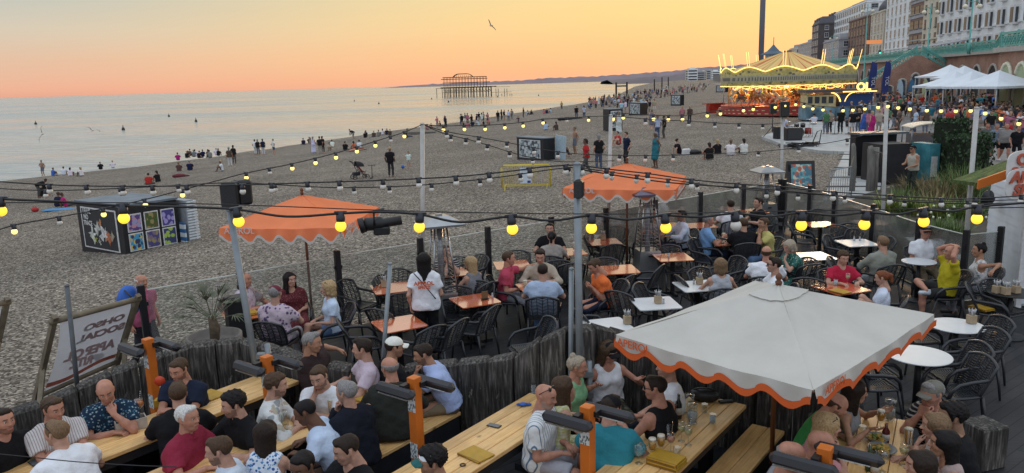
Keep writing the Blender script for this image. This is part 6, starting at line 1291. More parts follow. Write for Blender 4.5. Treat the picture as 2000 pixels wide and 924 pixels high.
# ---------------------------------------------------------------- palm in a pot
def leaf_blade(b, base, yaw, L, w, rise, droop, n=6, m=0):
    P = []; d = Vector((math.cos(yaw), math.sin(yaw), 0)); s = Vector((-d.y, d.x, 0))
    vs = []; fs = []
    for i in range(n+1):
        f = i/n; p = Vector(base)+d*(L*f*math.cos(rise)*(1-.15*f))+Vector((0, 0, L*(math.sin(rise)*f-droop*f*f))); ww = w*(1-f)**.7*(.55+.45*min(1, f*5)); vs += [p-s*ww, p+Vector((0, 0, -ww*.5)), p+s*ww]
    for i in range(n): fs += [(i*3, i*3+1, i*3+4, i*3+3), (i*3+1, i*3+2, i*3+5, i*3+4)]
    b.add(vs, fs, m, True)
PALML = pm('dusty_palm_leaf', (.10, .11, .065), .6, var=.3, ns=4); t = thing('potted_palm', 'small dusty fan palm in a round clay-grey pot by the wall', 'potted palm', G(398, 668, .62)*1.0+Vector((0, 0, -.62)))
t.location = Vector((-4.15, 10.15, 0)); b = MB(); b.lathe([(.26, .0), (.33, .55), (.37, .9), (.37, .96), (.33, .96), (.31, .88), (0, .88)], 28); b.build('pot', pm('clay_grey_pot', (.17, .15, .135), .85, var=.15), t); b = MB(); b.tube([(0, 0, .85), (.02, 0, 1.05), (-.01, .01, 1.22)], [.06, .075, .05], 9); b.build('trunk', pm('fibrous_trunk', (.10, .075, .05), .95, var=.4, ns=20, bs=.8), t); b = MB()
for i in range(15):
    a = i*2.4; rise = rad(70-4.6*i); L = .34; q = Vector((math.cos(a)*math.cos(rise)*L, math.sin(a)*math.cos(rise)*L, 1.2+math.sin(rise)*L)); b.tube([(0, 0, 1.18), q], .006, 4)
    for k in range(11): leaf_blade(b, q, a+(k-5)*.23, .34-.02*abs(k-5), .011, rise*.8+.05*math.cos(k), .16+.012*i, 4)
b.build('fronds', PALML, t)
# ---------------------------------------------------------------- plant bed on the right
GREEN = [pm('strap_leaf', (.10, .16, .04), .5, var=.35, ns=2), pm('yellow_green_leaf', (.22, .26, .05), .5, var=.3, ns=2), pm('dry_grass', (.19, .15, .07), .8, var=.3, ns=2), pm('dark_hedge_leaf', (.025, .055, .018), .6, var=.5, ns=3)]
slab('plant_bed', [(8.1, 13.6), (8.05, 18.5), (7.8, 21.2), (12.5, 26.8), tuple(G(1722, 372, 0))[:2], tuple(G(1850, 345, 0))[:2], (24, 33.), (19, 22), (12.5, 14.5)], -.4, .05, pm('bed_soil', (.06, .05, .035), .95, var=.3))
def strap_bush(px, py, label, n, L, w, mat, sp=.3, rise=(35, 85)):
    g = G(px, py, .3); t = thing('strappy_plant', label, 'plant', (g.x, g.y, .04)); b = MB(); 
    for i in range(n): a = rnd.uniform(0, 6.28); r_ = rad(rnd.uniform(*rise)); leaf_blade(b, (sp*rnd.random()*math.cos(a), sp*rnd.random()*math.sin(a), 0), a+rnd.uniform(-.5, .5), L*rnd.uniform(.6, 1.1), w, r_, rnd.uniform(.1, .55), 5)
    b.build('leaves', mat, t); return t
for px, py, lab, n, L, w, m in ((1738, 396, 'leftmost yellow green strappy plant behind the right glass fence', 70, .9, .03, 1), (1772, 400, 'low green strappy plant between two yellow green ones', 60, .9, .028, 0), (1800, 404, 'bright yellow green strappy plant above the lit bulb', 60, .95, .034, 1), (1838, 408, 'yellow green strappy plant in the centre of the bed', 70, 1., .034, 1), (1868, 410, 'green strappy plant right of centre in the bed', 60, 1., .03, 0), (1893, 408, 'green strappy plant next to the pole by the shed', 70, 1., .03, 0), (1830, 438, 'drooping green plant with pale flowers close to the glass', 80, .8, .018, 0), (1870, 440, 'drooping green plant with pale flowers beside the shed pole', 80, .8, .018, 0), (1760, 430, 'drooping green plant behind the middle glass panel', 60, .7, .018, 0), (1920, 400, 'dark strappy plant against the shed wall', 60, 1., .02, 0)):
    t = strap_bush(px, py, lab, n, L, w, GREEN[m])
    if 'pale flowers' in lab:
        b = MB()
        for k in range(9): b.ball((rnd.uniform(-.7, .7), rnd.uniform(-.5, .3), rnd.uniform(.35, .75)), .035, 6, 4)
        b.build('flowers', pm('pale_flower', (.6, .62, .45), .6), t)
for px, py, lab, n, L, m in ((1790, 358, 'brown dried bushy grass clump under the kiosk', 260, .9, 2), (1770, 372, 'dull olive bush left of the dried grass', 160, .6, 0), (1835, 372, 'tall dry grass clump below the hedge', 200, 1.3, 2), (1868, 362, 'tall green reedy grass right of the hedge', 240, 1.6, 0), (1895, 370, 'tall green reedy grass beside the shed pole', 200, 1.5, 0), (1830, 390, 'mixed tawny grass in front of the tall clumps', 160, .9, 2)):
    strap_bush(px, py, lab, n, L, .012, GREEN[m], .8, (40, 88))
def hedge(label, p0, p1, z, th):
    p0, p1 = Vector(p0), Vector(p1); d = p1-p0; L = d.length; t = thing('hedge', label, 'hedge', (p0.x, p0.y, 0), math.atan2(d.y, d.x)); b = MB(); b.box((L/2, 0, z/2), (L*.93, th*.75, z*.95)); b.build('core', pm('hedge_core', (.012, .018, .008), .9), t); b = MB()
    for i in range(int(1500*L*z/4)):
        x, y, zz = rnd.uniform(0, L), rnd.uniform(-th/2, th/2), rnd.uniform(0, z); f = rnd.randrange(4)
        if f == 0: y = -th/2
        elif f == 1: zz = z
        elif f == 2: x = 0 if rnd.random() < .5 else L
        s = .055*rnd.uniform(.6, 1.3); c = Vector((x, y, zz))+Vector([rnd.uniform(-.09, .09) for _ in range(3)]); R_ = Euler([rnd.uniform(0, 6.28) for _ in range(3)]).to_matrix(); b.add([c+R_ @ Vector(v) for v in ((-s, -s*.6, 0), (s, -s*.6, 0), (s*.7, s*.6, 0), (-s*.7, s*.6, 0))], [(0, 1, 2, 3)])
    b.build('foliage', GREEN[3], t, fix=False)
hedge('tall dark clipped hedge block behind the plants', G(1832, 352, 0), G(1868, 348, 0), 2.3, 1.0); hedge('lower dark hedge block leaning on the taller one', G(1862, 360, 0), G(1912, 350, 0), 1.75, .9)
hedge('low green hedge strip running to the right behind the shed roof', (14.6, 22.5, 0), (20, 22.0, 0), 1.15, .8)
# ---------------------------------------------------------------- white shed
WB = pm('white_weatherboard', (.62, .66, .70), .55, var=.08, ns=3); t = thing('beach_hut', 'white weatherboarded hut with an orange roof edge at the right border', 'hut', (9.12, 13.35, 0), rad(-13)); zt = D(1978, 372, 13.35).z; b = MB(); k = 0
z = .06
while z < zt-.02:
    h = min(.15, zt-z); b.box((1.7, .02+.0*k, z+h/2), (3.4, .025, h), rx=rad(4)); b.box((0.02, .9, z+h/2), (.025, 1.76, h), ry=rad(4)); z += .15; k += 1
b.box((1.75, .92, zt/2), (3.3, 1.7, zt-.02)); b.build('weatherboarding', WB, t); b = MB(); b.box((0, 0, zt/2), (.09, .09, zt)); b.box((.52, -.02, zt/2), (.06, .06, zt)); b.build('corner_board', WPAINT, t)
hx = Matrix.Translation((9.12, 13.35, 0)) @ Matrix.Rotation(rad(-13), 4, 'Z'); r0, r1 = [hx.inverted() @ p for p in (D(1907, 357, 12.75), D(2060, 303, 12.45))]; bk_ = Vector((0, 1.2, -.10)); dn = Vector((0, .02, -.06))
b = MB(); P = [r0, r1, r1+bk_, r0+bk_]; b.add(P+[p+dn for p in P], [(0, 1, 2, 3), (4, 7, 6, 5), (0, 4, 5, 1), (1, 5, 6, 2), (2, 6, 7, 3), (3, 7, 4, 0)]); b.build('roof', pm('mossy_roof', (.07, .11, .025), .9, var=.6, ns=9, bs=.9, bsc=30, bd=.05), t)
b = MB(); f = Vector((0, -.03, .05)); g_ = Vector((0, -.03, -.10)); h_ = Vector((0, -.06, 0)); P = [r0+g_, r1+g_, r1+f, r0+f]; b.add(P+[p+h_ for p in P], [(0, 1, 2, 3), (4, 7, 6, 5), (0, 4, 5, 1), (1, 5, 6, 2), (2, 6, 7, 3), (3, 7, 4, 0)]); b.build('fascia', ORP, t)
for txt, px, py, yy, sz in (('OHSO\nSOCIAL', 2021, 324, 12.3, .25), ('APEROL\nSPRITZ', 2019, 358, 12.25, .25)):
    p = D(px, py, yy); s_ = thing('hut_sign', 'white cut-out sign reading %s on the hut' % txt.replace('\n', ' '), 'sign', p, rad(8)); me = text_mesh(txt, sz, .012, shear=.0 if 'OHSO' in txt else .2, bold=.010); me.materials.append(pm('sign_red', (.42, .09, .05), .5)); put('lettering', me, s_, (0, -.03, 0), (rad(90), 0, 0)); b = MB(); w_, h_ = .50, .26
    b.prism([(w_*math.copysign(abs(math.cos(a))**.5, math.cos(a)), h_*math.copysign(abs(math.sin(a))**.5, math.sin(a))) for a in [2*math.pi*i/28 for i in range(28)]], -.012, .012, M=Matrix.Rotation(rad(90), 4, 'X')); b.build('board', pm('sign_white', (.62, .62, .60), .5, var=.05), s_)
b = MB(); b.lathe([(.17, 0), (.17, .02), (.06, .05), (.06, .12)], 16); tag(b.build('wall_speaker', BLK, None, D(1928, 388, 14.6), (rad(90), 0, rad(20))), 'dark round fitting under the eave of the white hut', 'speaker')
# ---------------------------------------------------------------- the people at the tables
K_ = (.012, .012, .014); NAVY = (.016, .022, .042); W_ = (.70, .72, .76); LB = (.42, .52, .70); DEN = (.10, .16, .28); KHAKI = (.22, .18, .12); GREYT = (.28, .29, .31); BEI = (.38, .33, .26)
def sitter(px, py, face, label, o, chair_txt=None, **k):
    r, K, T, R, sc = person(px, py, face, label, o, **k)
    if chair_txt:
        p = T+R @ Vector((0, .03, 0)); chair(p.x, p.y, face, 'charcoal lattice armchair under '+chair_txt, 'charcoal lattice armchairs on the deck')
    return r
P_ = person
LOW = dict(shoes=False)
def low(px, py, face, label, o, **k): return person(px, py, face, label, dict(seat=.47, **o), **k)
low(6, 822, 335, 'man in black STAFF T-shirt cut by the left picture edge', dict(top='tee', arms='table', beard='full', lean=4), top=K_, hair=('short', 'dark'), skin='ruddy')
low(104, 799, 318, 'man in a pale striped short sleeved shirt with sunglasses pushed up', dict(top='shirt', arms='fold', shades='top', lean=12, head=(15, 8, 0), w=1.08), top='thinstripe', hair=('short', 'brown'), skin='ruddy')
low(110, 846, 150, 'man in white T-shirt, back to us, sunglasses on his head, lower left corner', dict(top='tee', arms='table', shades='top', lean=22, head=(15, 0, 0), w=1.1), top=W_, hair=('short', 'light'))
low(206, 764, 290, 'bald man in navy leaf print shirt holding his hand to his mouth', dict(top='shirt', armL='mouth', armR='fold', lean=14, head=(10, 18, 5), w=1.12, belly=.03), top='hawaii', hair=None, skin='ruddy')
low(349, 722, 262, 'laughing bearded man in dark navy top seated against the sleeper wall', dict(top='tee', arms='fold', lean=12, head=(-5, 14, 0), beard='full', w=1.08), top=NAVY, hair=('short', 'brown'), skin='ruddy')
low(348, 769, 110, 'man in black shirt and grey shorts, back to us, left of the white haired man', dict(top='shirt', arms='table', bot='shorts', lean=16, w=1.08), top=K_, bot=GREYT, hair=('short', 'brown'))
low(367, 816, 350, 'white haired older man in a raspberry red polo', dict(top='polo', arms='table', lean=10, w=1.15, belly=.05, head=(-8, 0, 0)), top=(.24, .025, .05), bot=KHAKI, hair=('short', 'white'), skin='ruddy')
low(455, 790, 235, 'dark haired man with moustache in a black shirt looking left', dict(top='shirt', arms='table', lean=12, beard='full', head=(-25, 8, 0)), top=K_, hair=('curly', 'black'), skin='fair')
low(427, 880, 195, 'bearded man in a pale blue shirt at the bottom edge, facing left', dict(top='shirt', arms='fold', lean=14, beard='full', head=(-5, 8, 0)), top=(.55, .62, .72), hair=('short', 'brown'))
low(521, 846, 80, 'woman with long dark hair in a blue floral top, back to us', dict(fem=True, top='vest', arms='table', lean=12), top='bluefloral', hair=('longback', 'dark'))
low(540, 752, 10, 'man in a white and grey tie dye shirt facing right behind the orange post', dict(top='shirt', armR='table', armL='fold', sleeve=1.5, lean=12, beard='full', head=(0, 6, 0)), top='tiedye', hair=('messy', 'brown'))
low(610, 669, 330, 'grey haired man in dark brown shirt resting an arm on the wall', dict(top='shirt', armL='rail', armR='lap', sleeve=1.5, lean=-6, head=(25, 8, 0), rail=.98), top=(.035, .022, .022), bot=(.02, .03, .06), hair=('quiff', 'grey'), skin='tan')
low(623, 737, 262, 'bearded man in a white T-shirt with his cheek in his hand', dict(top='tee', armR='cheek', armL='fold', lean=20, beard='full', head=(0, 12, 8)), top=W_, hair=('short', 'brown'))
low(707, 681, 200, 'dark haired man in a pale pink shirt looking left', dict(top='shirt', arms='table', lean=4, head=(-20, 4, 0)), top=(.52, .43, .50), hair=('quiff', 'dark'))
low(771, 678, 30, 'man in a white cap and black T-shirt turned away', dict(top='tee', arms='table', lean=10, cap=((.68, .68, .62),), head=(-10, 5, 0)), top=K_, hair=('buzz', 'dark'), skin='tan')
low(761, 718, 100, 'balding man in a dark olive jacket, back to us, below the white cap', dict(top='jacket', arms='table', lean=16, head=(30, 4, 0), w=1.05), top=(.03, .032, .028), hair=('ring', 'grey'), skin='ruddy')
low(826, 692, 190, 'dark haired man in a pale blue polo with sunglasses up, hunched forward', dict(top='polo', armL='chin', armR='table', lean=26, shades='top', beard='full', head=(0, 14, 0), w=1.12), top=(.36, .44, .68), bot=KHAKI, hair=('short', 'dark'), skin='tan')
low(676, 766, 140, 'grey haired man in a navy jacket, back to us, hands clasped at his chin', dict(top='jacket', arms='chin', lean=12, head=(15, 0, 0), w=1.1), top=(.012, .014, .022), hair=('short', 'grey'))
low(596, 805, 185, 'short haired man in a pale blue T-shirt leaning over his table', dict(top='tee', arms='table', lean=28, head=(0, 20, 0), w=1.12), top=(.48, .58, .74), hair=('buzz', 'black'), skin='brown')
low(676, 878, 230, 'dark haired man in a black T-shirt smiling downwards at the bottom edge', dict(top='tee', arms='table', lean=10, head=(-20, 16, 0), w=1.1), top=K_, hair=('short', 'dark'))
low(590, 912, 250, 'man at the bottom edge of whom only the dark hair and cap show', dict(top='tee', arms='table', lean=16, head=(0, 10, 0)), top=K_, hair=('short', 'black'), skin='brown')
low(843, 901, 200, 'person in a white cap with green brim at the bottom edge', dict(top='tee', arms='table', lean=10, cap=(W_, (.03, .12, .12)), head=(-10, 6, 0)), top=K_, hair=('curly', 'black'), skin='tan')
low(1066, 774, 340, 'bald tattooed man in a blue striped white shirt and grey shorts', dict(top='shirt', arms='lap', bot='shorts', lean=6, shades='top', beard='grey', head=(-10, 10, 0), w=1.12), top='bluestripe', bot=(.36, .36, .40), hair=None, skin='ruddy')
low(1101, 757, 20, 'woman with long brown hair in a yellow green checked top', dict(fem=True, top='tank', arms='table', lean=8, shades='top'), top='yelcheck', bot='yelcheck', hair=('long', 'brown'))
low(1128, 716, 335, 'woman with a grey blonde bun in a mint green top', dict(fem=True, top='tank', arms='lap', lean=6, head=(15, 6, 0), w=1.08), top=(.20, .40, .22), hair=('bun', 'fairgrey'), skin='ruddy')
low(1189, 687, 285, 'woman in a black cap and white vest talking with spread hands', dict(fem=True, top='vest', arms='gest', lean=4, cap=(K_,), head=(20, 20, 0), w=1.05), top=W_, bot='camo', hair=('long', 'brown'), skin='ruddy')
low(1194, 797, 70, 'man in a black cap and teal T-shirt, back to us', dict(top='tee', arms='table', lean=20, cap=(K_,), head=(-20, 6, 0), w=1.1), top=(.03, .20, .25), hair=('short', 'dark'))
low(1279, 757, 140, 'person with short dark hair in a black vest, back to us, tattooed arm', dict(top='vest', arms='table', lean=8, shades='on', head=(20, 4, 0)), top=K_, hair=('short', 'dark'), skin='ruddy')
low(1303, 716, 185, 'dark haired person in a loose white T-shirt looking left', dict(top='tee', arms='lap', lean=4, head=(0, 0, 0)), top=W_, hair=('messy', 'dark'))
low(1632, 791, 345, 'balding man in a bright green polo leaning over the food', dict(top='polo', arms='table', lean=26, head=(0, 24, 0), beard='full'), top=(.04, .22, .06), hair=('ring', 'brown'), skin='ruddy')
low(1671, 764, 325, 'dark haired woman beside the green polo talking with open hands', dict(fem=True, top='tank', arms='gest', lean=10, head=(20, 6, 0)), top=(.22, .22, .22), hair=('long', 'dark'), skin='tan')
low(1617, 832, 350, 'blonde woman in pink with white sunglasses pushed up', dict(fem=True, top='tee', arms='chin', lean=16, shades='top', head=(0, 8, 0)), top=(.45, .22, .24), hair=('long', 'blonde'))
low(1603, 868, 350, 'bald head in front of the blonde woman in pink', dict(top='tee', arms='table', lean=14, head=(0, 8, 0)), top=(.35, .2, .2), hair=None, skin='ruddy')
low(1546, 890, 345, 'balding man in grey at the bottom edge beside the parasol pole', dict(top='tee', arms='table', lean=14, head=(0, 8, 0)), top=GREYT, hair=('ring', 'grey'), skin='ruddy')
low(1820, 769, 200, 'older man in a grey flat cap leaning his chin on his hands', dict(top='tee', arms='chin', lean=16, cap=((.17, .165, .14),), head=(0, 8, 0)), top='hoops', hair=('short', 'grey'), skin='ruddy')
low(1858, 813, 150, 'man with thick black hair in a black T-shirt, back to us', dict(top='tee', arms='table', lean=12, head=(15, 4, 0), w=1.1), top=K_, hair=('curly', 'black'), skin='olive')
low(1825, 832, 165, 'woman with long blonde hair holding a hand up, back to us', dict(fem=True, top='tank', armL='mouth', armR='table', lean=12), top=W_, hair=('longback', 'light'))
low(1842, 866, 165, 'woman with long dark curly hair and bare shoulders', dict(fem=True, top='vest', arms='table', lean=12), top=(.4, .3, .28), hair=('longback', 'black'), skin='tan')
low(1796, 908, 190, 'dark haired woman with only her face showing at the bottom edge', dict(fem=True, top='tee', arms='table', lean=8, head=(-20, 4, 0)), top=K_, hair=('long', 'dark'))
# ---- on the deck
sitter(478, 546, 345, 'bald man in a pale printed shirt at the left end of the deck', dict(top='shirt', arms='table', lean=4, w=1.05), 'the bald man in the pale printed shirt', top='palepat', bot=KHAKI, hair=('ring', 'grey'), skin='ruddy', vox=.019)
sitter(538, 573, 80, 'man in a maroon cap and leaf print shirt, back to us', dict(top='shirt', arms='table', lean=6, cap=((.14, .03, .045),), w=1.1), 'the man in the maroon cap', top='pinkleaf', bot=(.4, .4, .42), hair=('short', 'grey'), vox=.019)
sitter(567, 546, 290, 'dark haired woman in a burgundy dotted dress', dict(fem=True, top='dress', sleeve=.7, arms='lap', lean=6, head=(25, 2, 0), w=1.1), 'the woman in the burgundy dress', top='burgundy', hair=('long', 'black'), vox=.019)
sitter(640, 563, 205, 'blonde woman in pale top and denim shorts with crossed legs', dict(fem=True, top='tee', arms='lap', bot='shorts', short=.5, lean=2, legL='sit', legR='cross', shoes=(.6, .62, .66), shades='top'), 'the blonde woman in denim shorts', top=(.5, .6, .74), bot=DEN, hair=('bob', 'blonde'), vox=.019)
wt = P_(828, 509, 92, 'waitress in white T-shirt with orange lettering and black trousers, standing, back to us', dict(fem=True, base='stand', top='tee', armL='hang', armR=((.15, .22, .95),), sc=1.0, w=1.05), top=W_, bot=K_, hair=('longback', 'black'), vox=.018)[0]
b = MB(); b.tube([(-.15, -.145, 1.46), (.0, -.165, 1.28), (.14, -.15, 1.08), (.17, -.05, 1.0)], .014, 5, flat=.6); b.build('bag_strap', BLK, wt)
for tx, sz, z in (('APEROL', .085, 1.30), ('SPRITZ', .06, 1.235)):
    me = text_mesh(tx, sz, .001, bold=.003); me.materials.append(TRIMO); put('lettering', me, wt, (-.0, -.178, z), (rad(93), 0, 0))
sitter(872, 491, 300, 'man in a dark hooped T-shirt behind the left heater, hands to his mouth', dict(top='tee', arms='chin', lean=10), 'the man in the dark hooped T-shirt', top='hoops', hair=('short', 'brown'), vox=.02)
sitter(918, 514, 140, 'woman with very long blonde hair, back to us, by the fence', dict(fem=True, top='vest', arms='table', lean=8, head=(10, 0, 0)), 'the woman with very long blonde hair', top=(.2, .2, .22), hair=('longback', 'blonde'), vox=.02)
sitter(994, 505, 350, 'man in a pink polo and grey trousers pointing to the right', dict(top='polo', armL='point', armR='lap', lean=6, head=(10, 0, 0), legs='out', shoes=(.03, .03, .03)), 'the pointing man in the pink polo', top=(.42, .06, .10), bot=(.30, .31, .34), hair=('short', 'brown'), skin='ruddy', vox=.02)
sitter(1055, 500, 265, 'dark haired man in a beige shirt looking down at his table', dict(top='shirt', arms='table', sleeve=1.5, lean=12, head=(0, 22, 0)), 'the man in the beige shirt', top=BEI, hair=('quiff', 'dark'), vox=.02)
sitter(1060, 529, 85, 'man in a pale blue T-shirt, back to us, facing the beige shirt', dict(top='tee', arms='table', lean=6, w=1.08), 'the man in the pale blue T-shirt', top=(.36, .44, .58), bot=DEN, hair=('buzz', 'dark'), vox=.02)
sitter(1078, 463, 80, 'woman with a black ponytail and taupe top, back to us', dict(fem=True, top='tee', arms='table', lean=10, w=1.12), 'the woman with the black ponytail', top=(.30, .27, .24), hair=('pony', 'black'), vox=.022)
sitter(1074, 447, 262, 'person in black facing us behind the black ponytail', dict(top='tee', arms='table', lean=6), 'the person behind the black ponytail', top=K_, hair=('short', 'black'), vox=.022)
sitter(1162, 520, 195, 'man in a bright orange T-shirt bent over his phone', dict(top='tee', arms='phone', lean=18, head=(0, 30, 0), w=1.05), 'the man in the bright orange T-shirt', top=(.68, .15, .04), bot=NAVY, hair=('short', 'brown'), skin='ruddy', vox=.02)
sitter(1277, 417, 275, 'woman with long black hair behind the middle heater', dict(fem=True, top='tee', arms='table', lean=8), 'the woman behind the middle heater', top=(.3, .3, .33), hair=('long', 'black'), skin='tan', vox=.022)
sitter(1331, 421, 190, 'man with dark hair in a pale shirt facing left near the fence', dict(top='shirt', arms='table', sleeve=1.9, lean=0), 'the man in the pale shirt near the fence', top=(.50, .56, .66), bot=NAVY, hair=('short', 'black'), skin='olive', vox=.022)
sitter(1384, 431, 355, 'grey haired man in a sky blue polo holding a drink', dict(top='polo', armR='drink', armL='lap', lean=4, w=1.1, belly=.04), 'the man in the sky blue polo', top=(.18, .34, .58), bot=NAVY, hair=('short', 'grey'), skin='ruddy', vox=.022)
sitter(1427, 400, 85, 'man in a white T-shirt, back to us, at the fence', dict(top='tee', arms='table', lean=4), 'the man in white at the fence', top=W_, hair=('short', 'dark'), vox=.022)
sitter(1481, 396, 190, 'dark haired man in a black top at the farthest table', dict(top='tee', arms='table', lean=2), 'the man in black at the farthest table', top=K_, hair=('quiff', 'dark'), vox=.024)
sitter(1452, 437, 88, 'big man in a black T-shirt, back to us, among the beer drinkers', dict(top='tee', arms='table', lean=8, w=1.15), 'the big man in the black T-shirt', top=K_, hair=('short', 'brown'), vox=.022)
sitter(1491, 437, 195, 'man in a pale yellow polo facing left', dict(top='polo', arms='chin', lean=6, w=1.05), 'the man in the pale yellow polo', top=(.45, .40, .14), bot=DEN, hair=('short', 'brown'), skin='tan', vox=.022)
sitter(1407, 518, 88, 'woman with light brown hair and bare shoulders, back to us', dict(fem=True, top='vest', arms='table', lean=4), 'the bare shouldered woman', top=(.4, .42, .45), hair=('bob', 'light'), vox=.021)
sitter(1497, 494, 70, 'balding man in a white shirt, back to us, holding a white cap', dict(top='shirt', arms='table', lean=8, w=1.08), 'the balding man in the white shirt', top=W_, hair=('ring', 'brown'), skin='ruddy', vox=.021)
sitter(1511, 517, 170, 'young man in glasses and white T-shirt in profile by the parasol top', dict(top='tee', arms='table', lean=2, shades='on'), 'the young man in glasses', top=W_, hair=('quiff', 'dark'), vox=.021)
sitter(1541, 482, 200, 'fair haired person in a green patterned shirt with a hand to the brow', dict(fem=True, top='shirt', armL='mouth', armR='table', lean=16, head=(0, 22, 0), w=1.1), 'the person in the green patterned shirt', top='greenpat', bot='greenpat', hair=('bob', 'fairgrey'), vox=.021)
sitter(1647, 504, 272, 'curly haired boy in a red T-shirt and glasses', dict(top='tee', arms='table', lean=6, sc=.92, head=(0, 14, 0)), 'the boy in red', top=(.40, .02, .05), hair=('curly', 'brown'), vox=.02)
sitter(1724, 474, 98, 'man in an olive grey shirt, back to us, by the right fence', dict(top='shirt', arms='table', sleeve=1.5, lean=0, w=1.08, legs='out'), 'the man in the olive grey shirt', top=(.24, .25, .21), bot=GREYT, hair=('short', 'light'), vox=.02)
sitter(1722, 543, 150, 'girl with a reddish ponytail in a white top, knees drawn up', dict(fem=True, top='tee', arms=((.1, .33, .72),), sc=.9, lean=2, legs=((.1, .32, .45)), bot='shorts', head=(0, 14, 0)), 'the girl with the reddish ponytail', top=(.55, .6, .7), bot=(.4, .4, .4), hair=('pony', 'red'), vox=.019)
sitter(1808, 453, 262, 'man in a black cap and white polo with a bag strap', dict(top='polo', arms='lap', lean=0, cap=(K_,), legs='out'), 'the man in the black cap and white polo', top=W_, bot=KHAKI, hair=('short', 'grey'), skin='ruddy', vox=.02)
sitter(1858, 493, 172, 'bald man in a yellow T-shirt with both hands on his head', dict(top='tee', arms='crown', lean=-6, bot='shorts', legL='sit', legR='ankle', shoes=(.45, .5, .55)), 'the bald man in the yellow T-shirt', top=(.42, .36, .02), bot=(.03, .03, .03), hair=None, skin='ruddy', vox=.019)
sitter(1912, 489, 160, 'dark haired woman in a white floral top leaning on her arm', dict(fem=True, top='tank', armL='rail', armR='lap', lean=2, rail=.95), 'the woman in the white floral top', top='whitefloral', bot=(.2, .2, .22), hair=('bun', 'black'), skin='tan', vox=.02)
# ---- near people standing beyond the tables
P_(276, 550, 330, 'old bald man with a bright pink shirt and blue rucksack passing behind the deckchair', dict(base='stand', top='tee', legL='fwd', legR='back', lean=6), top=(.40, .10, .18), bot=(.03, .03, .04), hair=('ring', 'white'), skin='ruddy', floor=-.45, vox=.018)
q = D(252, 588, 11.3); t = thing('rucksack', 'bright blue rucksack on the back of the old man by the deckchair', 'rucksack', q, rad(60)); b = MB(); b.ball((0, 0, 0), .2, 14, 10, 0, (.95, .6, 1.25)); b.build('bag', pm('blue_nylon', (.02, .10, .40), .5), t); b = MB(); b.tube([(-.1, -.08, .2), (-.1, -.25, .1), (-.1, -.1, -.2)], .015, 5); b.tube([(.1, -.08, .2), (.1, -.25, .1), (.1, -.1, -.2)], .015, 5); b.build('strap', BLK, t)
P_(1783, 291, 200, 'man in a cap and sleeveless cream top working at the kiosk', dict(base='stand', top='vest', armR=((.1, .35, 1.1),), armL=((.1, .3, 1.0),), cap=(K_,), lean=6), top=(.40, .38, .32), bot=(.03, .04, .035), hair=('short', 'dark'), skin='tan', vox=.03)
for px, py, c, bt, hr, lab, kw in ((1929, 245, (.10, .11, .10), (.45, .45, .45), ('short', 'dark'), 'man in dark olive T-shirt and white shorts walking towards us on the promenade', {}), (1948, 247, (.16, .20, .26), K_, ('short', 'grey'), 'man in grey blue T-shirt and black shorts walking behind the olive T-shirt', {}), (1967, 247, (.22, .21, .20), K_, None, 'heavy bald man in grey sweatshirt and black shorts walking towards us', dict(w=1.35, belly=.08, sleeve=2)), (1990, 250, K_, K_, ('short', 'dark'), 'man in black at the right edge walking behind the heavy bald man', {})):
    P_(px, py, 262, lab, dict(base='stand', top='tee', bot='shorts', legL='fwd', legR='back', shoes=(.5, .5, .5), **kw), top=c, bot=bt, hair=hr, vox=.03, skin='ruddy')
# ---------------------------------------------------------------- small figures on the beach, the stage and the promenade
FP = {}
for n, o, lg in (('stand', dict(base='stand', top='tee'), False), ('shorts', dict(base='stand', top='tee', bot='shorts', armR='hip'), False), ('phone', dict(base='stand', top='tee', arms=((.1, .3, 1.25),)), False), ('lady', dict(base='stand', fem=True, top='tee', arms='hang'), True), ('dress', dict(base='stand', fem=True, top='dress', maxi=True), True), ('summer', dict(base='stand', fem=True, top='dress', armR='hip'), True),
        ('walk', dict(base='stand', top='tee', legL='fwd', legR='back', lean=5, armL=((.22, .22, .95),), armR=((.22, -.2, .95),)), False), ('walklady', dict(base='stand', fem=True, top='tee', legL='fwd', legR='back', lean=4, armL=((.2, .2, .95),)), True), ('sit', dict(base='ground', top='tee'), False), ('sitlady', dict(base='ground', fem=True, top='tee', arms='knees'), True), ('recline', dict(base='ground', top='tee', arms='prop', legs='flat', lean=-18), False), ('bend', dict(base='stand', top='long', lean=70, arms=((.1, .55, .45),), head=(0, 20, 0)), False), ('chair', dict(base='sit', top='tee', arms='lap'), False), ('lotus', dict(base='ground', top='tee', legs='lotus', arms='lap', lean=14), False), ('shirtless', dict(base='stand', top='bare', bot='shorts', armR='hip'), False)):
    FP[n] = far_proto('person_'+n, dict(shoes=False, **o), .026, lg)
FC = dict(white=(.62, .64, .68), black=(.014, .014, .016), red=(.40, .03, .03), blue=(.06, .14, .38), navy=(.015, .02, .05), grey=(.20, .20, .21), pink=(.45, .16, .20), teal=(.03, .14, .18), orange=(.55, .12, .04), green=(.06, .18, .08), yellow=(.42, .34, .06), beige=(.36, .31, .24), paleblue=(.40, .50, .64), magenta=(.42, .02, .16), brown=(.09, .06, .045))
def small(kind, px, py, face, col, label, group=None, sc=1., ground=None, foot=True):
    """px,py: where the feet or seat meet the ground"""
    me, K = FP[kind]; g = (ground or GB)(px, py); c = FC[col]; c = tuple(x*rnd.uniform(.85, 1.12) for x in c)
    return tag(put('person', me, None, g-Vector((0, 0, .015)), (0, 0, rad(face-90+rnd.uniform(-6, 6))), c, sc*rnd.uniform(.97, 1.04)), label, 'person', group)
S_ = small
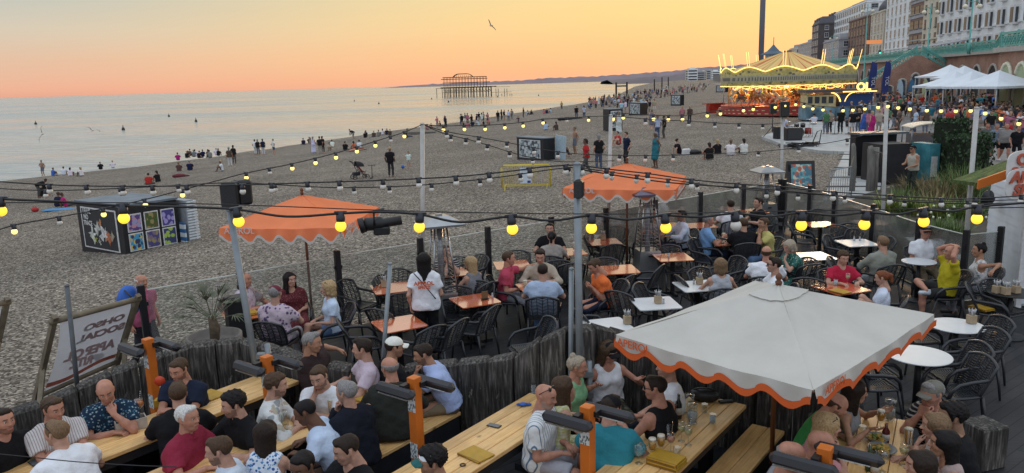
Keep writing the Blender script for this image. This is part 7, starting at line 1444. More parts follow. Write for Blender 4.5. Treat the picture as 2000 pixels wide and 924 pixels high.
for a in (('stand', 764, 346, 80, 'black', 'long haired woman in black top and denim shorts watching the child by the pushchair'), ('bend', 76, 386, 20, 'black', 'person in black bending down on the beach at the far left'), ('shirtless', 85, 344, 260, 'beige', 'bare chested man standing at the water line on the left'), ('sit', 104, 344, 60, 'blue', 'person in blue sitting beside the bare chested man'), ('sitlady', 138, 344, 100, 'white', 'long haired woman in beige sitting in the group at the left shore'), ('sit', 125, 342, 100, 'white', 'person in white sitting in the group at the left shore'), ('sitlady', 160, 344, 160, 'white', 'dark long haired woman in white sitting at the right of the left shore group'),
    ('sit', 197, 331, 120, 'black', 'lone small dark head and shoulders right of the left shore group'), ('sit', 221, 328, 120, 'white', 'lone small pale figure sitting right of the left shore group'), ('lotus', 291, 361, 100, 'red', 'person in orange red T-shirt and blue cap sitting above the litter store'), ('sitlady', 309, 356, 150, 'black', 'person in black sitting beside the orange red T-shirt'), ('recline', 130, 404, 35, 'magenta', 'person in magenta top reclining on a blue towel'), ('lotus', 113, 404, 80, 'navy', 'person in navy sitting behind the magenta top'), ('sit', 82, 383, 80, 'black', 'dark child sitting by the bending person'),
    ('lady', 450, 326, 100, 'brown', 'long haired woman in brown walking at the shore'), ('lady', 458, 320, 90, 'black', 'dark figure just behind the woman in brown at the shore'), ('sit', 434, 334, 200, 'white', 'man in white crouching before the woman in brown'), ('sit', 348, 313, 110, 'magenta', 'person in dark pink sitting at the shore near the dark group'), ('sitlady', 350, 335, 100, 'brown', 'woman in brown sitting on the shingle, left of a pair'), ('sit', 371, 333, 100, 'navy', 'person in navy sitting on the shingle, right of a pair'),
    ('lady', 505, 303, 90, 'black', 'person in black standing in the middle shore group, left'), ('stand', 499, 302, 60, 'white', 'person in white standing in the middle shore group, farthest left'), ('lady', 515, 303, 120, 'navy', 'person in navy standing in the middle shore group, right'), ('shorts', 535, 302, 40, 'white', 'person in pale clothes walking alone right of the middle shore group'), ('dress', 613, 299, 90, 'white', 'person in white standing with two in black at the shore'), ('stand', 626, 301, 100, 'black', 'person in black, taller of two beside the white figure'), ('lady', 631, 299, 80, 'black', 'person in black, shorter of two beside the white figure'),
    ('bend', 691, 272, 160, 'black', 'person in black bending over at the crest of the shingle'), ('recline', 694, 293, 40, 'orange', 'person lying under an orange towel near the bending figure'), ('sit', 674, 293, 80, 'black', 'person in black sitting left of the orange towel'), ('sit', 702, 290, 90, 'white', 'person in white sitting behind the orange towel'), ('sitlady', 644, 294, 300, 'beige', 'person with a child sitting at the left of the orange towel'), ('recline', 794, 269, 40, 'black', 'person in black reclining beside the slim festoon pole'),
    ('shirtless', 1124, 301, 200, 'beige', 'bare chested man in white trousers standing by the seated friends'), ('recline', 1075, 309, 0, 'pink', 'pink skinned person reclining against the grey mural box'), ('sit', 1088, 304, 20, 'beige', 'bare shouldered person sitting by the grey mural box'), ('sitlady', 1098, 303, 10, 'red', 'red haired woman sitting by the grey mural box'), ('walklady', 1146, 344, 200, 'red', 'fair haired woman in a red dress walking above the second parasol'), ('lady', 1170, 332, 95, 'black', 'woman in a long black dress, back to us, above the second parasol'), ('stand', 1224, 324, 200, 'navy', 'man in a navy polo with a white cap in hand above the second parasol'), ('summer', 1281, 328, 200, 'teal', 'fair haired woman in a teal dress walking right of the second parasol'),
    ('dress', 1209, 261, 100, 'white', 'woman in a long white dress by the open dark box'), ('sit', 1208, 283, 210, 'red', 'woman with a red top sitting near the white dress'), ('lady', 1284, 272, 100, 'paleblue', 'long haired woman in pale blue top and jeans, back to us'), ('stand', 1297, 270, 160, 'black', 'man in black jacket and beige trousers beside the pale blue top'), ('summer', 1273, 254, 90, 'grey', 'woman in a grey dress left behind the pale blue top'), ('recline', 1327, 300, 10, 'black', 'fair woman in black vest reclining on the shingle with a white bag'), ('sitlady', 1386, 312, 100, 'black', 'long haired woman in black sitting lowest of four on the shingle'), ('sitlady', 1402, 302, 100, 'black', 'dark haired woman in black sitting behind the lowest of four'), ('sit', 1427, 304, 80, 'white', 'person in white sitting third of four on the shingle'), ('sitlady', 1453, 302, 90, 'white', 'dark haired person in white sitting at the right of four on the shingle'),
    ('lady', 1332, 240, 90, 'pink', 'woman in a pink top and dark skirt near the carousel barrier, left of a pair'), ('stand', 1347, 241, 90, 'brown', 'person in brown vest and white trousers near the carousel barrier, right of a pair'), ('lady', 1097, 214, 90, 'yellow', 'woman in a long yellow green dress at the waterline'), ('stand', 1126, 232, 80, 'black', 'man in black of the couple before the yellow green dress'), ('lady', 1141, 232, 100, 'paleblue', 'woman in pale blue of the couple before the yellow green dress'), ('dress', 1170, 204, 90, 'white', 'woman in a wide white dress at the waterline'), ('sit', 1066, 254, 90, 'paleblue', 'person in blue sitting above the grey mural box, left'), ('sitlady', 1087, 255, 120, 'brown', 'person in brown sitting above the grey mural box, right')):
    S_(*a)
S_('shorts', 799, 328, 260, 'white', 'small boy in white top and dark shorts beside the blue ball', None, .62)
# standing and sitting shore groups: enumerated spots
GSH = 'small dark figures along the shoreline'
for i, (px, py) in enumerate(((362, 307), (367, 306), (373, 304), (378, 305), (383, 306), (389, 307), (396, 306), (404, 306), (412, 305), (420, 304), (428, 303), (597, 280), (604, 281), (610, 279), (648, 285), (710, 268), (718, 267), (727, 266), (740, 264), (746, 264), (752, 263), (757, 263), (763, 262))):
    S_(('sit', 'sitlady', 'lotus')[i % 3], px+rnd.uniform(-4, 4), py+rnd.uniform(-1, 3), 70+i*37 % 60, ('black', 'navy', 'brown', 'grey', 'white')[i % 5], 'tiny %s clothed figure sitting on the shoreline crest, left half' % ('black', 'navy', 'brown', 'grey', 'white')[i % 5], GSH)
for i, (px, py) in enumerate(((866, 247), (873, 247), (899, 242), (904, 243), (909, 242), (915, 244), (921, 243), (928, 242), (932, 240), (938, 240), (944, 242), (951, 240), (973, 235), (980, 235), (986, 234), (996, 233), (1003, 233), (1148, 205), (1152, 204), (1157, 203), (1162, 203), (1178, 202), (1190, 200), (852, 246), (1020, 231))):
    S_(('stand', 'lady', 'shorts', 'phone')[i % 4], px+rnd.uniform(-4, 4), py+rnd.uniform(-1, 4), i*53 % 360, ('black', 'navy', 'black', 'white', 'grey', 'pink')[i % 6], 'tiny %s clothed figure standing on the shoreline crest, middle of the picture' % ('black', 'navy', 'black', 'white', 'grey', 'pink')[i % 6], 'small standing figures along the shoreline')
for i, (px, py) in enumerate(((905, 249), (913, 249), (923, 247), (935, 246), (945, 246), (955, 243), (1012, 238), (1030, 225), (1037, 224), (1062, 223), (1068, 222), (1076, 221), (860, 247), (835, 254), (842, 252), (1196, 197), (1205, 196))):
    S_(('sit', 'sitlady')[i % 2], px, py, i*47 % 360, ('black', 'pink', 'navy', 'paleblue')[i % 4], 'tiny %s clothed figure sitting near the standing shoreline groups' % ('black', 'pink', 'navy', 'paleblue')[i % 4], 'small sitting figures near the shoreline groups')
for i, (px, py) in enumerate(((1206, 222), (1214, 223), (1222, 221), (1232, 220), (1241, 219), (1247, 222), (1256, 221), (1262, 220), (1269, 221), (1278, 220), (1264, 215), (1253, 214), (1238, 211), (1226, 210), (1298, 191), (1304, 190))):
    S_(('lady', 'stand', 'phone', 'shorts')[i % 4], px, py, i*71 % 360, ('black', 'paleblue', 'white', 'navy', 'beige')[i % 5], 'small %s clothed person standing in the knot around the far litter store' % ('black', 'pale blue', 'white', 'navy', 'beige')[i % 5], 'people standing round the far litter store')
for i in range(42):
    f = rnd.random(); px = 1240+f*150; py = 186-f*16+rnd.uniform(-7, 9)
    c = rnd.choice(('black', 'white', 'grey', 'pink', 'navy', 'beige')); S_(rnd.choice(('stand', 'lady', 'sit', 'sitlady', 'shorts')), px, py, rnd.uniform(0, 360), c, 'far tiny %s figure on the shingle near the carousel and the water' % c, 'far tiny figures on the shingle left of the carousel')
SG = lambda px, py: G(px, py, .07)
for a in (('lady', 1612, 262, 95, 'green', 'person in green top and black trousers standing on the stage'), ('stand', 1620, 261, 90, 'beige', 'person in beige shirt on the stage, second from the left'), ('stand', 1641, 261, 80, 'black', 'person all in black on the stage with a white bag'), ('shorts', 1664, 264, 100, 'black', 'man in black vest and khaki shorts on the stage'), ('stand', 1676, 262, 100, 'black', 'man in black trousers between khaki shorts and blue print dress'), ('summer', 1686, 264, 90, 'blue', 'woman in a blue and white print dress on the stage'), ('dress', 1702, 266, 110, 'magenta', 'woman in a long pink skirt on the stage'), ('lady', 1695, 264, 60, 'pink', 'person in pale pink between the print dress and the pink skirt')):
    S_(*a, ground=SG)
for a in (('sit', 1590, 243, 90, 'white', 'big person in white T-shirt sitting at the back of the stage'), ('chair', 1533, 262, 330, 'paleblue', 'drummer in pale blue seated behind the drum kit'), ('sit', 1624, 243, 90, 'white', 'person in white sitting behind the standing stage group')): S_(*a, ground=SG)
# promenade crowd
def inside(px, py, poly):
    c = False
    for (x0, y0), (x1, y1) in zip(poly, poly[1:]+poly[:1]):
        if (y0 > py) != (y1 > py) and px < (x1-x0)*(py-y0)/(y1-y0)+x0: c = not c
    return c
CR = [(1690, 196), (1730, 178), (2000, 190), (2040, 280), (1990, 296), (1905, 270), (1800, 252), (1735, 250)]
GP = lambda px, py: G(px, py, 0.)
n = 0; cl = list(FC); CW = ['white', 'black', 'black', 'navy', 'grey', 'pink', 'red', 'blue', 'beige', 'brown', 'paleblue', 'black', 'grey', 'green', 'orange', 'teal']
spots = []
while n < 100:
    px, py = rnd.uniform(1690, 2010), 184+100*rnd.random()**1.7
    if not inside(px, py, CR): continue
    g = GP(px, py)
    if any((g-s).length < .5 for s in spots): continue
    spots.append(g); c = rnd.choice(CW); k = rnd.choice(('stand', 'lady', 'walk', 'walklady', 'phone', 'shorts', 'summer', 'chair')); n += 1
    S_(k, px, py, rnd.choice((90, 270, 180, 0, 240, 60))+rnd.uniform(-30, 30), c, 'small person in %s in the dense crowd before the white marquees' % c, 'people in the promenade crowd', ground=GP)
# the denser crowd under and behind the marquees reads as one mass
b = []; PR = [FP[k][0] for k in ('stand', 'lady', 'chair', 'shorts')]
arr = []
for me in PR:
    v = np.zeros(len(me.vertices)*3, np.float32); me.vertices.foreach_get('co', v); f = np.zeros(len(me.loops), np.int32); me.loops.foreach_get('vertex_index', f); m = np.zeros(len(me.polygons), np.int32); me.polygons.foreach_get('material_index', m); arr.append((v.reshape(-1, 3), f.reshape(-1, 4), m))
def _isl(name, cols):
    m, t, bb, o = newmat(name); r = nd(t, 'ShaderNodeNewGeometry').outputs['Random Per Island']; rp = nd(t, 'ShaderNodeValToRGB', {0: r}); ramp(rp, [(i/len(cols), c4(c)) for i, c in enumerate(cols)]); rp.color_ramp.interpolation = 'CONSTANT'; t.links.new(rp.outputs[0], bb.inputs['Base Color']); bb.inputs['Roughness'].default_value = .85; return m
parts = []
for i in range(430):
    s = rnd.uniform(13.5, 36); y = rnd.uniform(50, 116); p = lp(s, y)
    if i > 280: p = lp(rnd.uniform(20, 36), rnd.uniform(44, 62))
    v, f, m = arr[rnd.randrange(4)]; a = rnd.uniform(0, 6.28); R = np.array([[math.cos(a), -math.sin(a), 0], [math.sin(a), math.cos(a), 0], [0, 0, 1]], np.float32); parts.append((v @ R.T+np.array(p, np.float32), f, m))
o = put('crowd', npmesh('crowd', parts, [FSKIN, _isl('crowd_tops', [FC[c] for c in CW]), _isl('crowd_trousers', [(.02, .02, .025), (.05, .08, .15), (.3, .28, .24), (.12, .14, .18)]), _isl('crowd_hair', [HC[k] for k in ('dark', 'brown', 'blonde', 'black')])])); o['kind'] = 'stuff'; tag(o, 'dense mass of people under and behind the white marquees', 'crowd')
shore = []
for i in range(130):
    f = rnd.random()**1.3; px = 1150+f*235; y0 = 203-(px-1150)*.17; py = y0+rnd.uniform(-2, 13); p = GB(px, py); v, f_, m = arr[rnd.randrange(4) if i % 3 else 2]; R = Matrix.Rotation(rnd.uniform(0, 6.28), 3, 'Z'); shore.append((v @ np.array(R, np.float32).T+np.array(p, np.float32)-(V3((0, 0, .45)) if i % 3 == 0 else 0), f_, m))
o = put('crowd', npmesh('crowd', shore, list(o.data.materials))); o['kind'] = 'stuff'; tag(o, 'scattered mass of tiny figures far along the shore left of the carousel', 'crowd')
for i in range(22):
    f = i/22+rnd.uniform(-.01, .01); q = lp(38.2+rnd.uniform(0, 1.5), 96+f*62, TZ+.02); c = rnd.choice(CW); tag(put('person', FP[rnd.choice(('stand', 'lady', 'phone'))][0], None, q, (0, 0, rnd.uniform(0, 6.28)), FC[c]), 'tiny person in %s at the turquoise railing of the upper promenade' % c, 'person', 'people along the upper promenade railing')
# ---------------------------------------------------------------- festoon lights
CBL = pm('black_cable', (.012, .012, .013), .5, var=0); SOCK = pm('lamp_holder', (.02, .022, .03), .4, var=0); LIT = pm('lit_yellow_bulb', (1, .7, .1), .3, var=0, emit=(1, .60, .03), es=1.25); LITF = pm('lit_pale_bulb', (1, .8, .3), .3, var=0, emit=(1, .78, .22), es=1.3); UNLIT = pm('unlit_opal_bulb', (.62, .60, .54), .25, var=0, spec=.6)
def bulb_me(r, mat):
    b = MB(); b.ball((0, 0, -r*2.25), r, 14, 10); return b.mesh('bulb', mat)
def sock_me(r):
    b = MB(); b.lathe([(r*.45, r*.35), (r*.62, r*.25), (r*.66, -.2*r), (r*.80, -.3*r), (r*.80, -1.15*r), (r*.68, -1.5*r), (.0, -1.5*r)], 12); b.box((0, 0, r*.2), (r*2.2, r*.8, r*.5), bev=r*.1); return b.mesh('lamp_holder', SOCK)
SM = {}
def festoon(label, pts, bulbs, r=.036, cab=.0075, lit=LIT, tilt=None):
    """pts: cable through space; bulbs: (fraction along, lit?)"""
    o = Vector(pts[0]); t = thing('festoon_string', label, 'string lights', o); P = [Vector(p)-o for p in pts]; Q = []
    for i in range(len(P)-1):
        p0, p1, p2, p3 = P[max(i-1, 0)], P[i], P[i+1], P[min(i+2, len(P)-1)]
        for k in range(5): u = k/5; Q.append(.5*((2*p1)+(p2-p0)*u+(2*p0-5*p1+4*p2-p3)*u*u+(3*p1-p0-3*p2+p3)*u**3))
    Q.append(P[-1]); b = MB(); b.tube(Q, cab, 6); b.build('cable', CBL, t)
    if (r,) not in SM: SM[(r,)] = sock_me(r)
    for f, l in bulbs:
        x = f*(len(Q)-1) if f <= 1 else None
        i = min(int(x), len(Q)-2); p = Q[i].lerp(Q[i+1], x-i); m = lit if l else UNLIT; key = (r, m.name)
        if key not in SM: SM[key] = bulb_me(r, m)
        e = (rnd.uniform(-.12, .12), rnd.uniform(-.12, .12) if tilt is None else tilt, rnd.uniform(0, .5)); c = put('lamp_holder', SM[(r,)], t, p, e); put('bulb', SM[key], t, p, e)
    return t
def at_px(pts, px):  # fraction along a pixel polyline by x
    n = len(pts)-1
    for i in range(n):
        if (pts[i][0] <= px <= pts[i+1][0]): return (i+(px-pts[i][0])/(pts[i+1][0]-pts[i][0]))/n
    return 1.
def fpx(label, L, Y, B, **k):
    ys_ = [Y(i/(len(L)-1)) for i in range(len(L))]; return festoon(label, [D(a, c, y) for (a, c), y in zip(L, ys_)], [(at_px(L, abs(x)), x > 0) for x in B], **k)
fpx('near thick festoon cable with big lit yellow bulbs across the whole view', [(-90, 376), (0, 388), (120, 394), (240, 402), (350, 404), (461, 409), (560, 423), (665, 417), (740, 414), (820, 419), (900, 434), (998, 423), (1075, 431), (1156, 421), (1225, 429), (1298, 421), (1365, 424), (1435, 417), (1500, 423), (1565, 416), (1630, 421), (1692, 415), (1750, 419), (1803, 410), (1860, 413), (1910, 404), (2080, 390)], lambda f: 4.5+.5*abs(f-.4), [1, 240, 461, 665, 820, 998, 1156, 1298, -1435, 1565, 1692, 1803, 1910], r=.034)
fpx('thin bare wire running above the near festoon cable', [(-60, 396), (240, 396), (461, 400), (820, 413), (1200, 418), (1565, 412), (2060, 404)], lambda f: 4.9, [], cab=.0035)
B1 = [(-40, 352), (96, 361), (239, 364), (364, 363), (450, 362), (600, 357), (750, 352), (890, 345), (1000, 334), (1060, 326), (1127, 322)]
fpx('middle festoon cable with unlit bulbs running left from the wall corner pole', B1, lambda f: 8.7-.5*f, [-96, -167, -239, -294, -364, -477, -534, -600, -662, -748, -815, -890, -950, -1032, -1100], r=.034)
fpx('second middle festoon cable with unlit bulbs just below the first', [(-40, 366), (89, 372), (234, 368), (347, 362), (470, 357), (640, 366), (800, 363), (960, 348), (1070, 332), (1127, 326)], lambda f: 9.1-.85*f, [-89, -234, -347, -540, -690, -760, -842, -935, -1010, -1105], r=.028, cab=.006)
fpx('right hand middle festoon cable with unlit bulbs from the wall corner pole', [(1127, 322), (1185, 330), (1265, 339), (1350, 351), (1450, 360), (1520, 364), (1600, 373), (1720, 381), (1840, 388), (1905, 388), (2060, 378)], lambda f: 8.2+1.4*f, [-1140, -1185, -1265, -1350, -1437, -1520, -1630, -1738, -1838, -1905, -1990], r=.034)
fpx('second right hand festoon cable with unlit bulbs just below its neighbour', [(1127, 326), (1190, 336), (1300, 350), (1420, 366), (1540, 376), (1700, 386), (1850, 393), (2060, 388)], lambda f: 8.25+1.6*f, [-1196, -1247, -1305, -1362, -1500, -1560, -1650, -1770, -1890], r=.028, cab=.006)
fpx('plain black cable looping along the right hand festoons', [(1127, 330), (1300, 356), (1500, 370), (1720, 390), (1900, 398), (2060, 394)], lambda f: 8.3+1.7*f, [], cab=.008)
fpx('long festoon of small lit bulbs rising from lower left to the slim pole', [(-40, 462), (27, 440), (115, 424), (201, 408), (282, 390), (356, 371), (420, 354), (481, 338), (570, 320), (656, 299), (733, 276), (790, 258), (825, 243)], lambda f: 8.5+5.9*f, [27, -115, 201, 282, 356, 481, -527, 570, 615, 656, 695, 733, -760, 790], r=.034, cab=.008, lit=LITF)
fpx('festoon of small lit bulbs between the two slim poles above the beach', [(825, 243), (866, 246), (907, 245), (947, 245), (1021, 239), (1060, 233), (1107, 230), (1150, 228), (1193, 226)], lambda f: 14.5+2.9*f, [866, 907, 947, 985, 1021, 1060, -1107, 1150], r=.034, cab=.008, lit=LITF)
fpx('festoon of small lit bulbs before the carousel between the second and third slim poles', [(1193, 226), (1218, 222), (1276, 225), (1332, 226), (1382, 219), (1430, 212), (1480, 206), (1528, 202)], lambda f: 17.5+3.8*f, [1200, 1218, 1276, 1305, 1332, 1382, 1407, 1452, 1472, 1511], r=.042, cab=.009, lit=LITF)
fpx('festoon of small lit bulbs in front of the stage group', [(1528, 202), (1555, 198), (1588, 206), (1630, 209), (1667, 208), (1700, 204), (1732, 200)], lambda f: 21.3-4.9*f, [1536, 1555, 1572, 1588, 1608, 1646, 1667, 1690, 1714], r=.038, cab=.009, lit=LITF)
fpx('festoon of small lit bulbs over the promenade crowd at the right', [(1732, 200), (1755, 203), (1811, 208), (1868, 209), (1908, 209), (1957, 223), (1992, 233), (2060, 256)], lambda f: 16.4-3.2*f, [1736, 1755, 1780, 1811, 1838, 1868, 1897, 1925, 1957, 1992], r=.036, cab=.009, lit=LITF)
fpx('dark festoon with unlit bulbs crossing the beach above the grey mural box', [(825, 243), (872, 257), (935, 268), (995, 279), (1060, 292), (1120, 300), (1190, 303), (1250, 304), (1315, 303), (1400, 300), (1482, 296), (1560, 288), (1655, 272), (1732, 252)], lambda f: 14.5+4.*f, [-872, -935, -990, -1042, -1090, -1210, -1262, -1315, -1482, -1560, -1655], r=.045, cab=.008)
fpx('second dark festoon with unlit bulbs dipping lower over the beach', [(825, 243), (870, 262), (910, 271), (955, 284), (1000, 298), (1040, 308), (1100, 316), (1200, 314)], lambda f: 14.5+2.*f, [-880, -910, -952, -995, -1040], r=.045, cab=.008)
fpx('dark festoon with unlit bulbs sagging before the carousel steps', [(1193, 226), (1280, 234), (1340, 236), (1396, 240), (1443, 242), (1490, 243), (1528, 240)], lambda f: 17.6+3.7*f, [-1260, -1345, -1396, -1443, -1490], r=.05, cab=.009)
fpx('dark wire in the lower left corner below the white T-shirt', [(-30, 884), (60, 893), (150, 902), (260, 909), (345, 912)], lambda f: 3.6, [], cab=.003)
# ---------------------------------------------------------------- drinks, menus and other table things
def m_clear(name, c):
    m, t, b, o = newmat(name); t.nodes.remove(b); tr = nd(t, 'ShaderNodeBsdfTransparent', {0: c4(c)}); gl = nd(t, 'ShaderNodeBsdfGlossy', {0: (.9, .92, .95, 1), 'Roughness': .05}); lw = nd(t, 'ShaderNodeLayerWeight', {'Blend': .35}).outputs['Facing']
    t.links.new(nd(t, 'ShaderNodeMixShader', {0: mrange(t, lw, 0, 1, .04, .5), 1: tr.outputs[0], 2: gl.outputs[0]}).outputs[0], o.inputs[0]); return m
CLR = m_clear('clear_glass', (.9, .93, .92)); DRK = lambda n, c: pm('drink_'+n, c, .1, var=.1, spec=.6)
LAGER = DRK('lager', (.42, .19, .02)); FOAM = pm('beer_foam', (.62, .58, .48), .7); WINE = DRK('white_wine', (.4, .34, .16)); ROSE = DRK('rose', (.42, .16, .10)); REDC = DRK('red', (.16, .012, .02)); SPR = DRK('spritz', (.5, .14, .02)); STOUT = DRK('stout', (.03, .015, .01)); WATER = DRK('water', (.32, .36, .38))
SHP = dict(goblet=([(.036, 0), (.036, .004), (.007, .012), (.007, .05), (.03, .075), (.043, .12), (.038, .185)], .077, .175, .036), wine=([(.036, 0), (.036, .003), (.005, .01), (.005, .09), (.025, .105), (.042, .145), (.034, .20)], .108, .155, .038), tumbler=([(.031, 0), (.036, .10), (.034, .10)], .006, .07, .033), pint=([(.03, 0), (.042, .16), (.04, .16)], .006, .15, .036), balloon=([(.036, 0), (.036, .003), (.005, .01), (.005, .07), (.04, .09), (.056, .135), (.044, .19)], .095, .155, .05), jug=([(.05, 0), (.06, .06), (.05, .17), (.058, .22)], .006, .12, .05))
def drink(px, py, shape, liq, label, foam=False, straw=False, fill=1.):
    g = G(px, py, .762); t = thing('glass', label, 'glass', g); pr, z0, z1, r = SHP[shape]; b = MB(); b.lathe(pr, 14); b.build('bowl', CLR, t, fix=False)
    if liq: z1 = z0+(z1-z0)*fill; b = MB(); b.lathe([(0.001, z0), (r*.62, z0+.004), (r*.95, z0+(z1-z0)*.45), (r*.97, z1), (0, z1)], 12); b.build('drink', liq, t)
    if foam: b = MB(); b.lathe([(0, z1), (r*.98, z1), (r*.96, z1+.018), (0, z1+.02)], 12); b.build('foam', FOAM, t)
    if straw: b = MB(); b.tube([(0, .0, z0+.02), (.03, .01, .28)], .0035, 5); b.build('straw', PT.get('straw') or pat('straw', stripes((.6, .6, .6), (.02, .02, .02), 30, .5, 'Z')), t)
PT['straw'] = pat('striped_straw', stripes((.6, .6, .6), (.02, .02, .02), 14, .5, 'Z'), .5)
for a in ((1274, 893, 'goblet', LAGER, 'lager goblet, left of two standing together near the yellow menus', True), (1291, 886, 'goblet', LAGER, 'lager goblet, right of two standing together', True), (1310, 884, 'wine', ROSE, 'stemmed glass of pink wine right of the two lagers'), (1248, 905, 'balloon', None, 'empty stemmed glass by the elbow of the teal T-shirt'), (1331, 862, 'wine', WINE, 'stemmed glass of white wine in the middle of the parasol table'), (1344, 869, 'wine', WINE, 'stemmed glass with striped straw beside the white wine', False, True), (1352, 826, 'jug', WATER, 'clear water jug by the dark bottle'), (1315, 816, 'balloon', REDC, 'round glass of dark red cocktail next to the dark bottle'), (1376, 806, 'tumbler', None, 'empty tumbler nearest the black handbag'), (1392, 826, 'tumbler', WATER, 'tumbler with ice alone at the right side of the parasol table'), (1346, 808, 'jug', None, 'empty clear jug at the wall end of the parasol table'), (1306, 855, 'pint', None, 'tall empty glass before the black vest'), (1322, 892, 'tumbler', None, 'small empty tumbler beside the yellow menu pile'),
    (381, 789, 'balloon', SPR, 'spritz in a round glass with two striped straws before the laughing man', False, True), (274, 810, 'balloon', SPR, 'orange spritz with striped straw beside the leaf print shirt', False, True), (22, 903, 'goblet', STOUT, 'dark beer in the lower left corner', True), (1043, 766, 'tumbler', None, 'empty tumbler at the wall end of the half empty table'), (698, 771, 'tumbler', WATER, 'tumbler of water before the pale pink shirt'), (554, 842, 'jug', None, 'empty glass jug before the woman in blue floral'), (566, 850, 'tumbler', None, 'empty tumbler beside the empty jug'), (648, 808, 'pint', LAGER, 'pint of lager by the man holding his cheek', True),
    (1719, 836, 'goblet', LAGER, 'lager goblet before the woman with open hands', True), (1737, 820, 'jug', WATER, 'large clear jug at the wall end of the food table'), (1773, 868, 'pint', LAGER, 'tall pint of lager before the blonde woman with raised hand', True), (1764, 908, 'wine', WINE, 'stemmed wine glass at the bottom of the food table'), (1684, 850, 'tumbler', None, 'empty tumbler before the green polo'), (1722, 921, 'balloon', None, 'empty round stemmed glass at the bottom edge beside the bottles'), (1026, 566, 'pint', LAGER, 'pint of lager before the man in the beige shirt', True), (1080, 560, 'tumbler', WATER, 'tumbler beside the man in the pale blue T-shirt'), (1413, 470, 'pint', LAGER, 'pint of lager among the men with beers', True), (1632, 556, 'tumbler', WATER, 'tumbler before the boy in red'), (1655, 556, 'wine', WINE, 'cocktail glass before the boy in red'), (1122, 488, 'pint', LAGER, 'pint of lager before the black ponytail', True), (884, 533, 'pint', SPR, 'orange drink before the long blonde hair')): drink(*a)
def bottle(px, py, c, label, h=.27):
    g = G(px, py, .762); t = thing('bottle', label, 'bottle', g); b = MB(); b.lathe([(.034, 0), (.036, .01), (.036, h*.58), (.014, h*.78), (.014, h), (0, h)], 14); b.build('body', pm('bottle_'+label[:8].replace(' ', ''), c, .12, var=.05, spec=.6), t); b = MB(); b.lathe([(.0365, h*.18), (.0365, h*.46)], 14); b.build('label', pm('bottle_label', (.5, .48, .42), .6), t)
bottle(1325, 817, (.012, .016, .012), 'dark wine bottle with pale label on the parasol table'); bottle(1729, 864, (.09, .012, .012), 'red sauce bottle in the middle of the food table', .2); bottle(1697, 918, (.02, .06, .02), 'green beer bottle at the bottom of the food table', .24); bottle(1708, 930, (.015, .02, .018), 'dark beer bottle at the bottom of the food table', .24)
MUST = pm('mustard_menu', (.42, .24, .02), .45, var=.12, ns=12); MUSD = pm('mustard_edge', (.22, .11, .015), .6)
def menus(px, py, an, n, label, z=.762, s=(.22, .30)):
    g = G(px, py, z); t = thing('menu', label, 'menu', g, rad(an))
    for i in range(n): b = MB(); b.box((rnd.uniform(-.008, .008), rnd.uniform(-.008, .008), .011+i*.019), (s[0], s[1], .015), rnd.uniform(-.05, .05), bev=.003); b.box((-s[0]*.49, 0, .011+i*.019), (.012, s[1]*1.005, .0162), m=1); b.build('cover', [MUST, MUSD], t)
menus(1302, 906, 52, 4, 'stack of mustard yellow menus on the parasol table'); menus(931, 889, 48, 1, 'single mustard yellow menu on the half empty table'); menus(412, 773, 55, 1, 'mustard yellow menu on the lower left table before the laughing man'); menus(722, 782, 50, 1, 'mustard yellow menu before the pale blue polo'); menus(487, 612, 30, 2, 'yellow menus on the orange table of the bald man', .755); menus(1917, 604, 20, 2, 'yellow menus lying on the empty chair by the hut', .49); menus(1640, 570, 30, 1, 'orange menu on the table of the boy in red', .755)
def tray(px, py, label, kind='cut', z=.755, an=10, wood=None):
    g = G(px, py, z); t = thing('cutlery_pot', label, 'cutlery pot', g, rad(an)); b = MB(); b.box((0, 0, .06), (.10, .10, .12), bev=.004); b.build('pot', pm('pale_wood_pot', (.36, .27, .17), .7, var=.15), t); b = MB()
    for i in range(7): a = i*.9; b.tube([(.02*math.cos(a), .02*math.sin(a), .08), (.05*math.cos(a), .05*math.sin(a), .21)], .006, 5)
    b.build('cutlery', STEEL, t); b = MB(); b.box((.02, 0, .14), (.05, .02, .10), rx=.1); b.build('napkins', WPAINT, t)
for a in ((1285, 592, 'wooden cutlery pot on the white table before the middle heater'), (1225, 632, 'wooden cutlery pot on the white table behind the wall corner'), (1178, 468, 'wooden cutlery pot on the table under the second orange parasol'), (1897, 631, 'wooden cutlery pot on the round table at the right'), (1366, 555, 'wooden cutlery pot before the bare shouldered woman'), (1946, 572, 'left wooden cutlery box on the service table'), (1964, 575, 'middle wooden cutlery box on the service table'), (1984, 572, 'right wooden cutlery box on the service table'), (750, 560, 'wooden cutlery pot on the orange table behind the waitress')): tray(*a)
def shaker(px, py, label):
    g = G(px, py, .755); t = thing('shaker', label, 'shaker', g); b = MB(); b.lathe([(.018, 0), (.018, .06), (.015, .065)], 10); b.build('jar', pm('salt_glass', (.45, .46, .47), .2), t); b = MB(); b.lathe([(.016, .064), (.017, .085), (0, .09)], 10); b.build('lid', STEEL, t)
for a in ((1306, 503, 'lone salt shaker on the orange table right of the middle heater'), (1668, 470, 'left shaker on the white table by the right fence'), (1679, 470, 'right shaker on the white table by the right fence'), (1296, 593, 'salt shaker beside the cutlery pot on the white table'), (1152, 470, 'shaker at the left of the table under the second orange parasol'), (1355, 555, 'shaker beside the pot before the bare shouldered woman'), (962, 582, 'shaker beside the menu stand')): shaker(*a)
g = G(947, 585, .755); t = thing('menu_stand', 'small black menu stand on the empty orange table', 'menu stand', g, rad(30)); b = MB(); b.box((0, 0, .07), (.11, .012, .14)); b.build('card', pm('card_brown', (.16, .09, .04), .6), t); b = MB(); b.box((0, 0, .01), (.12, .06, .02)); b.build('foot', BLK, t)
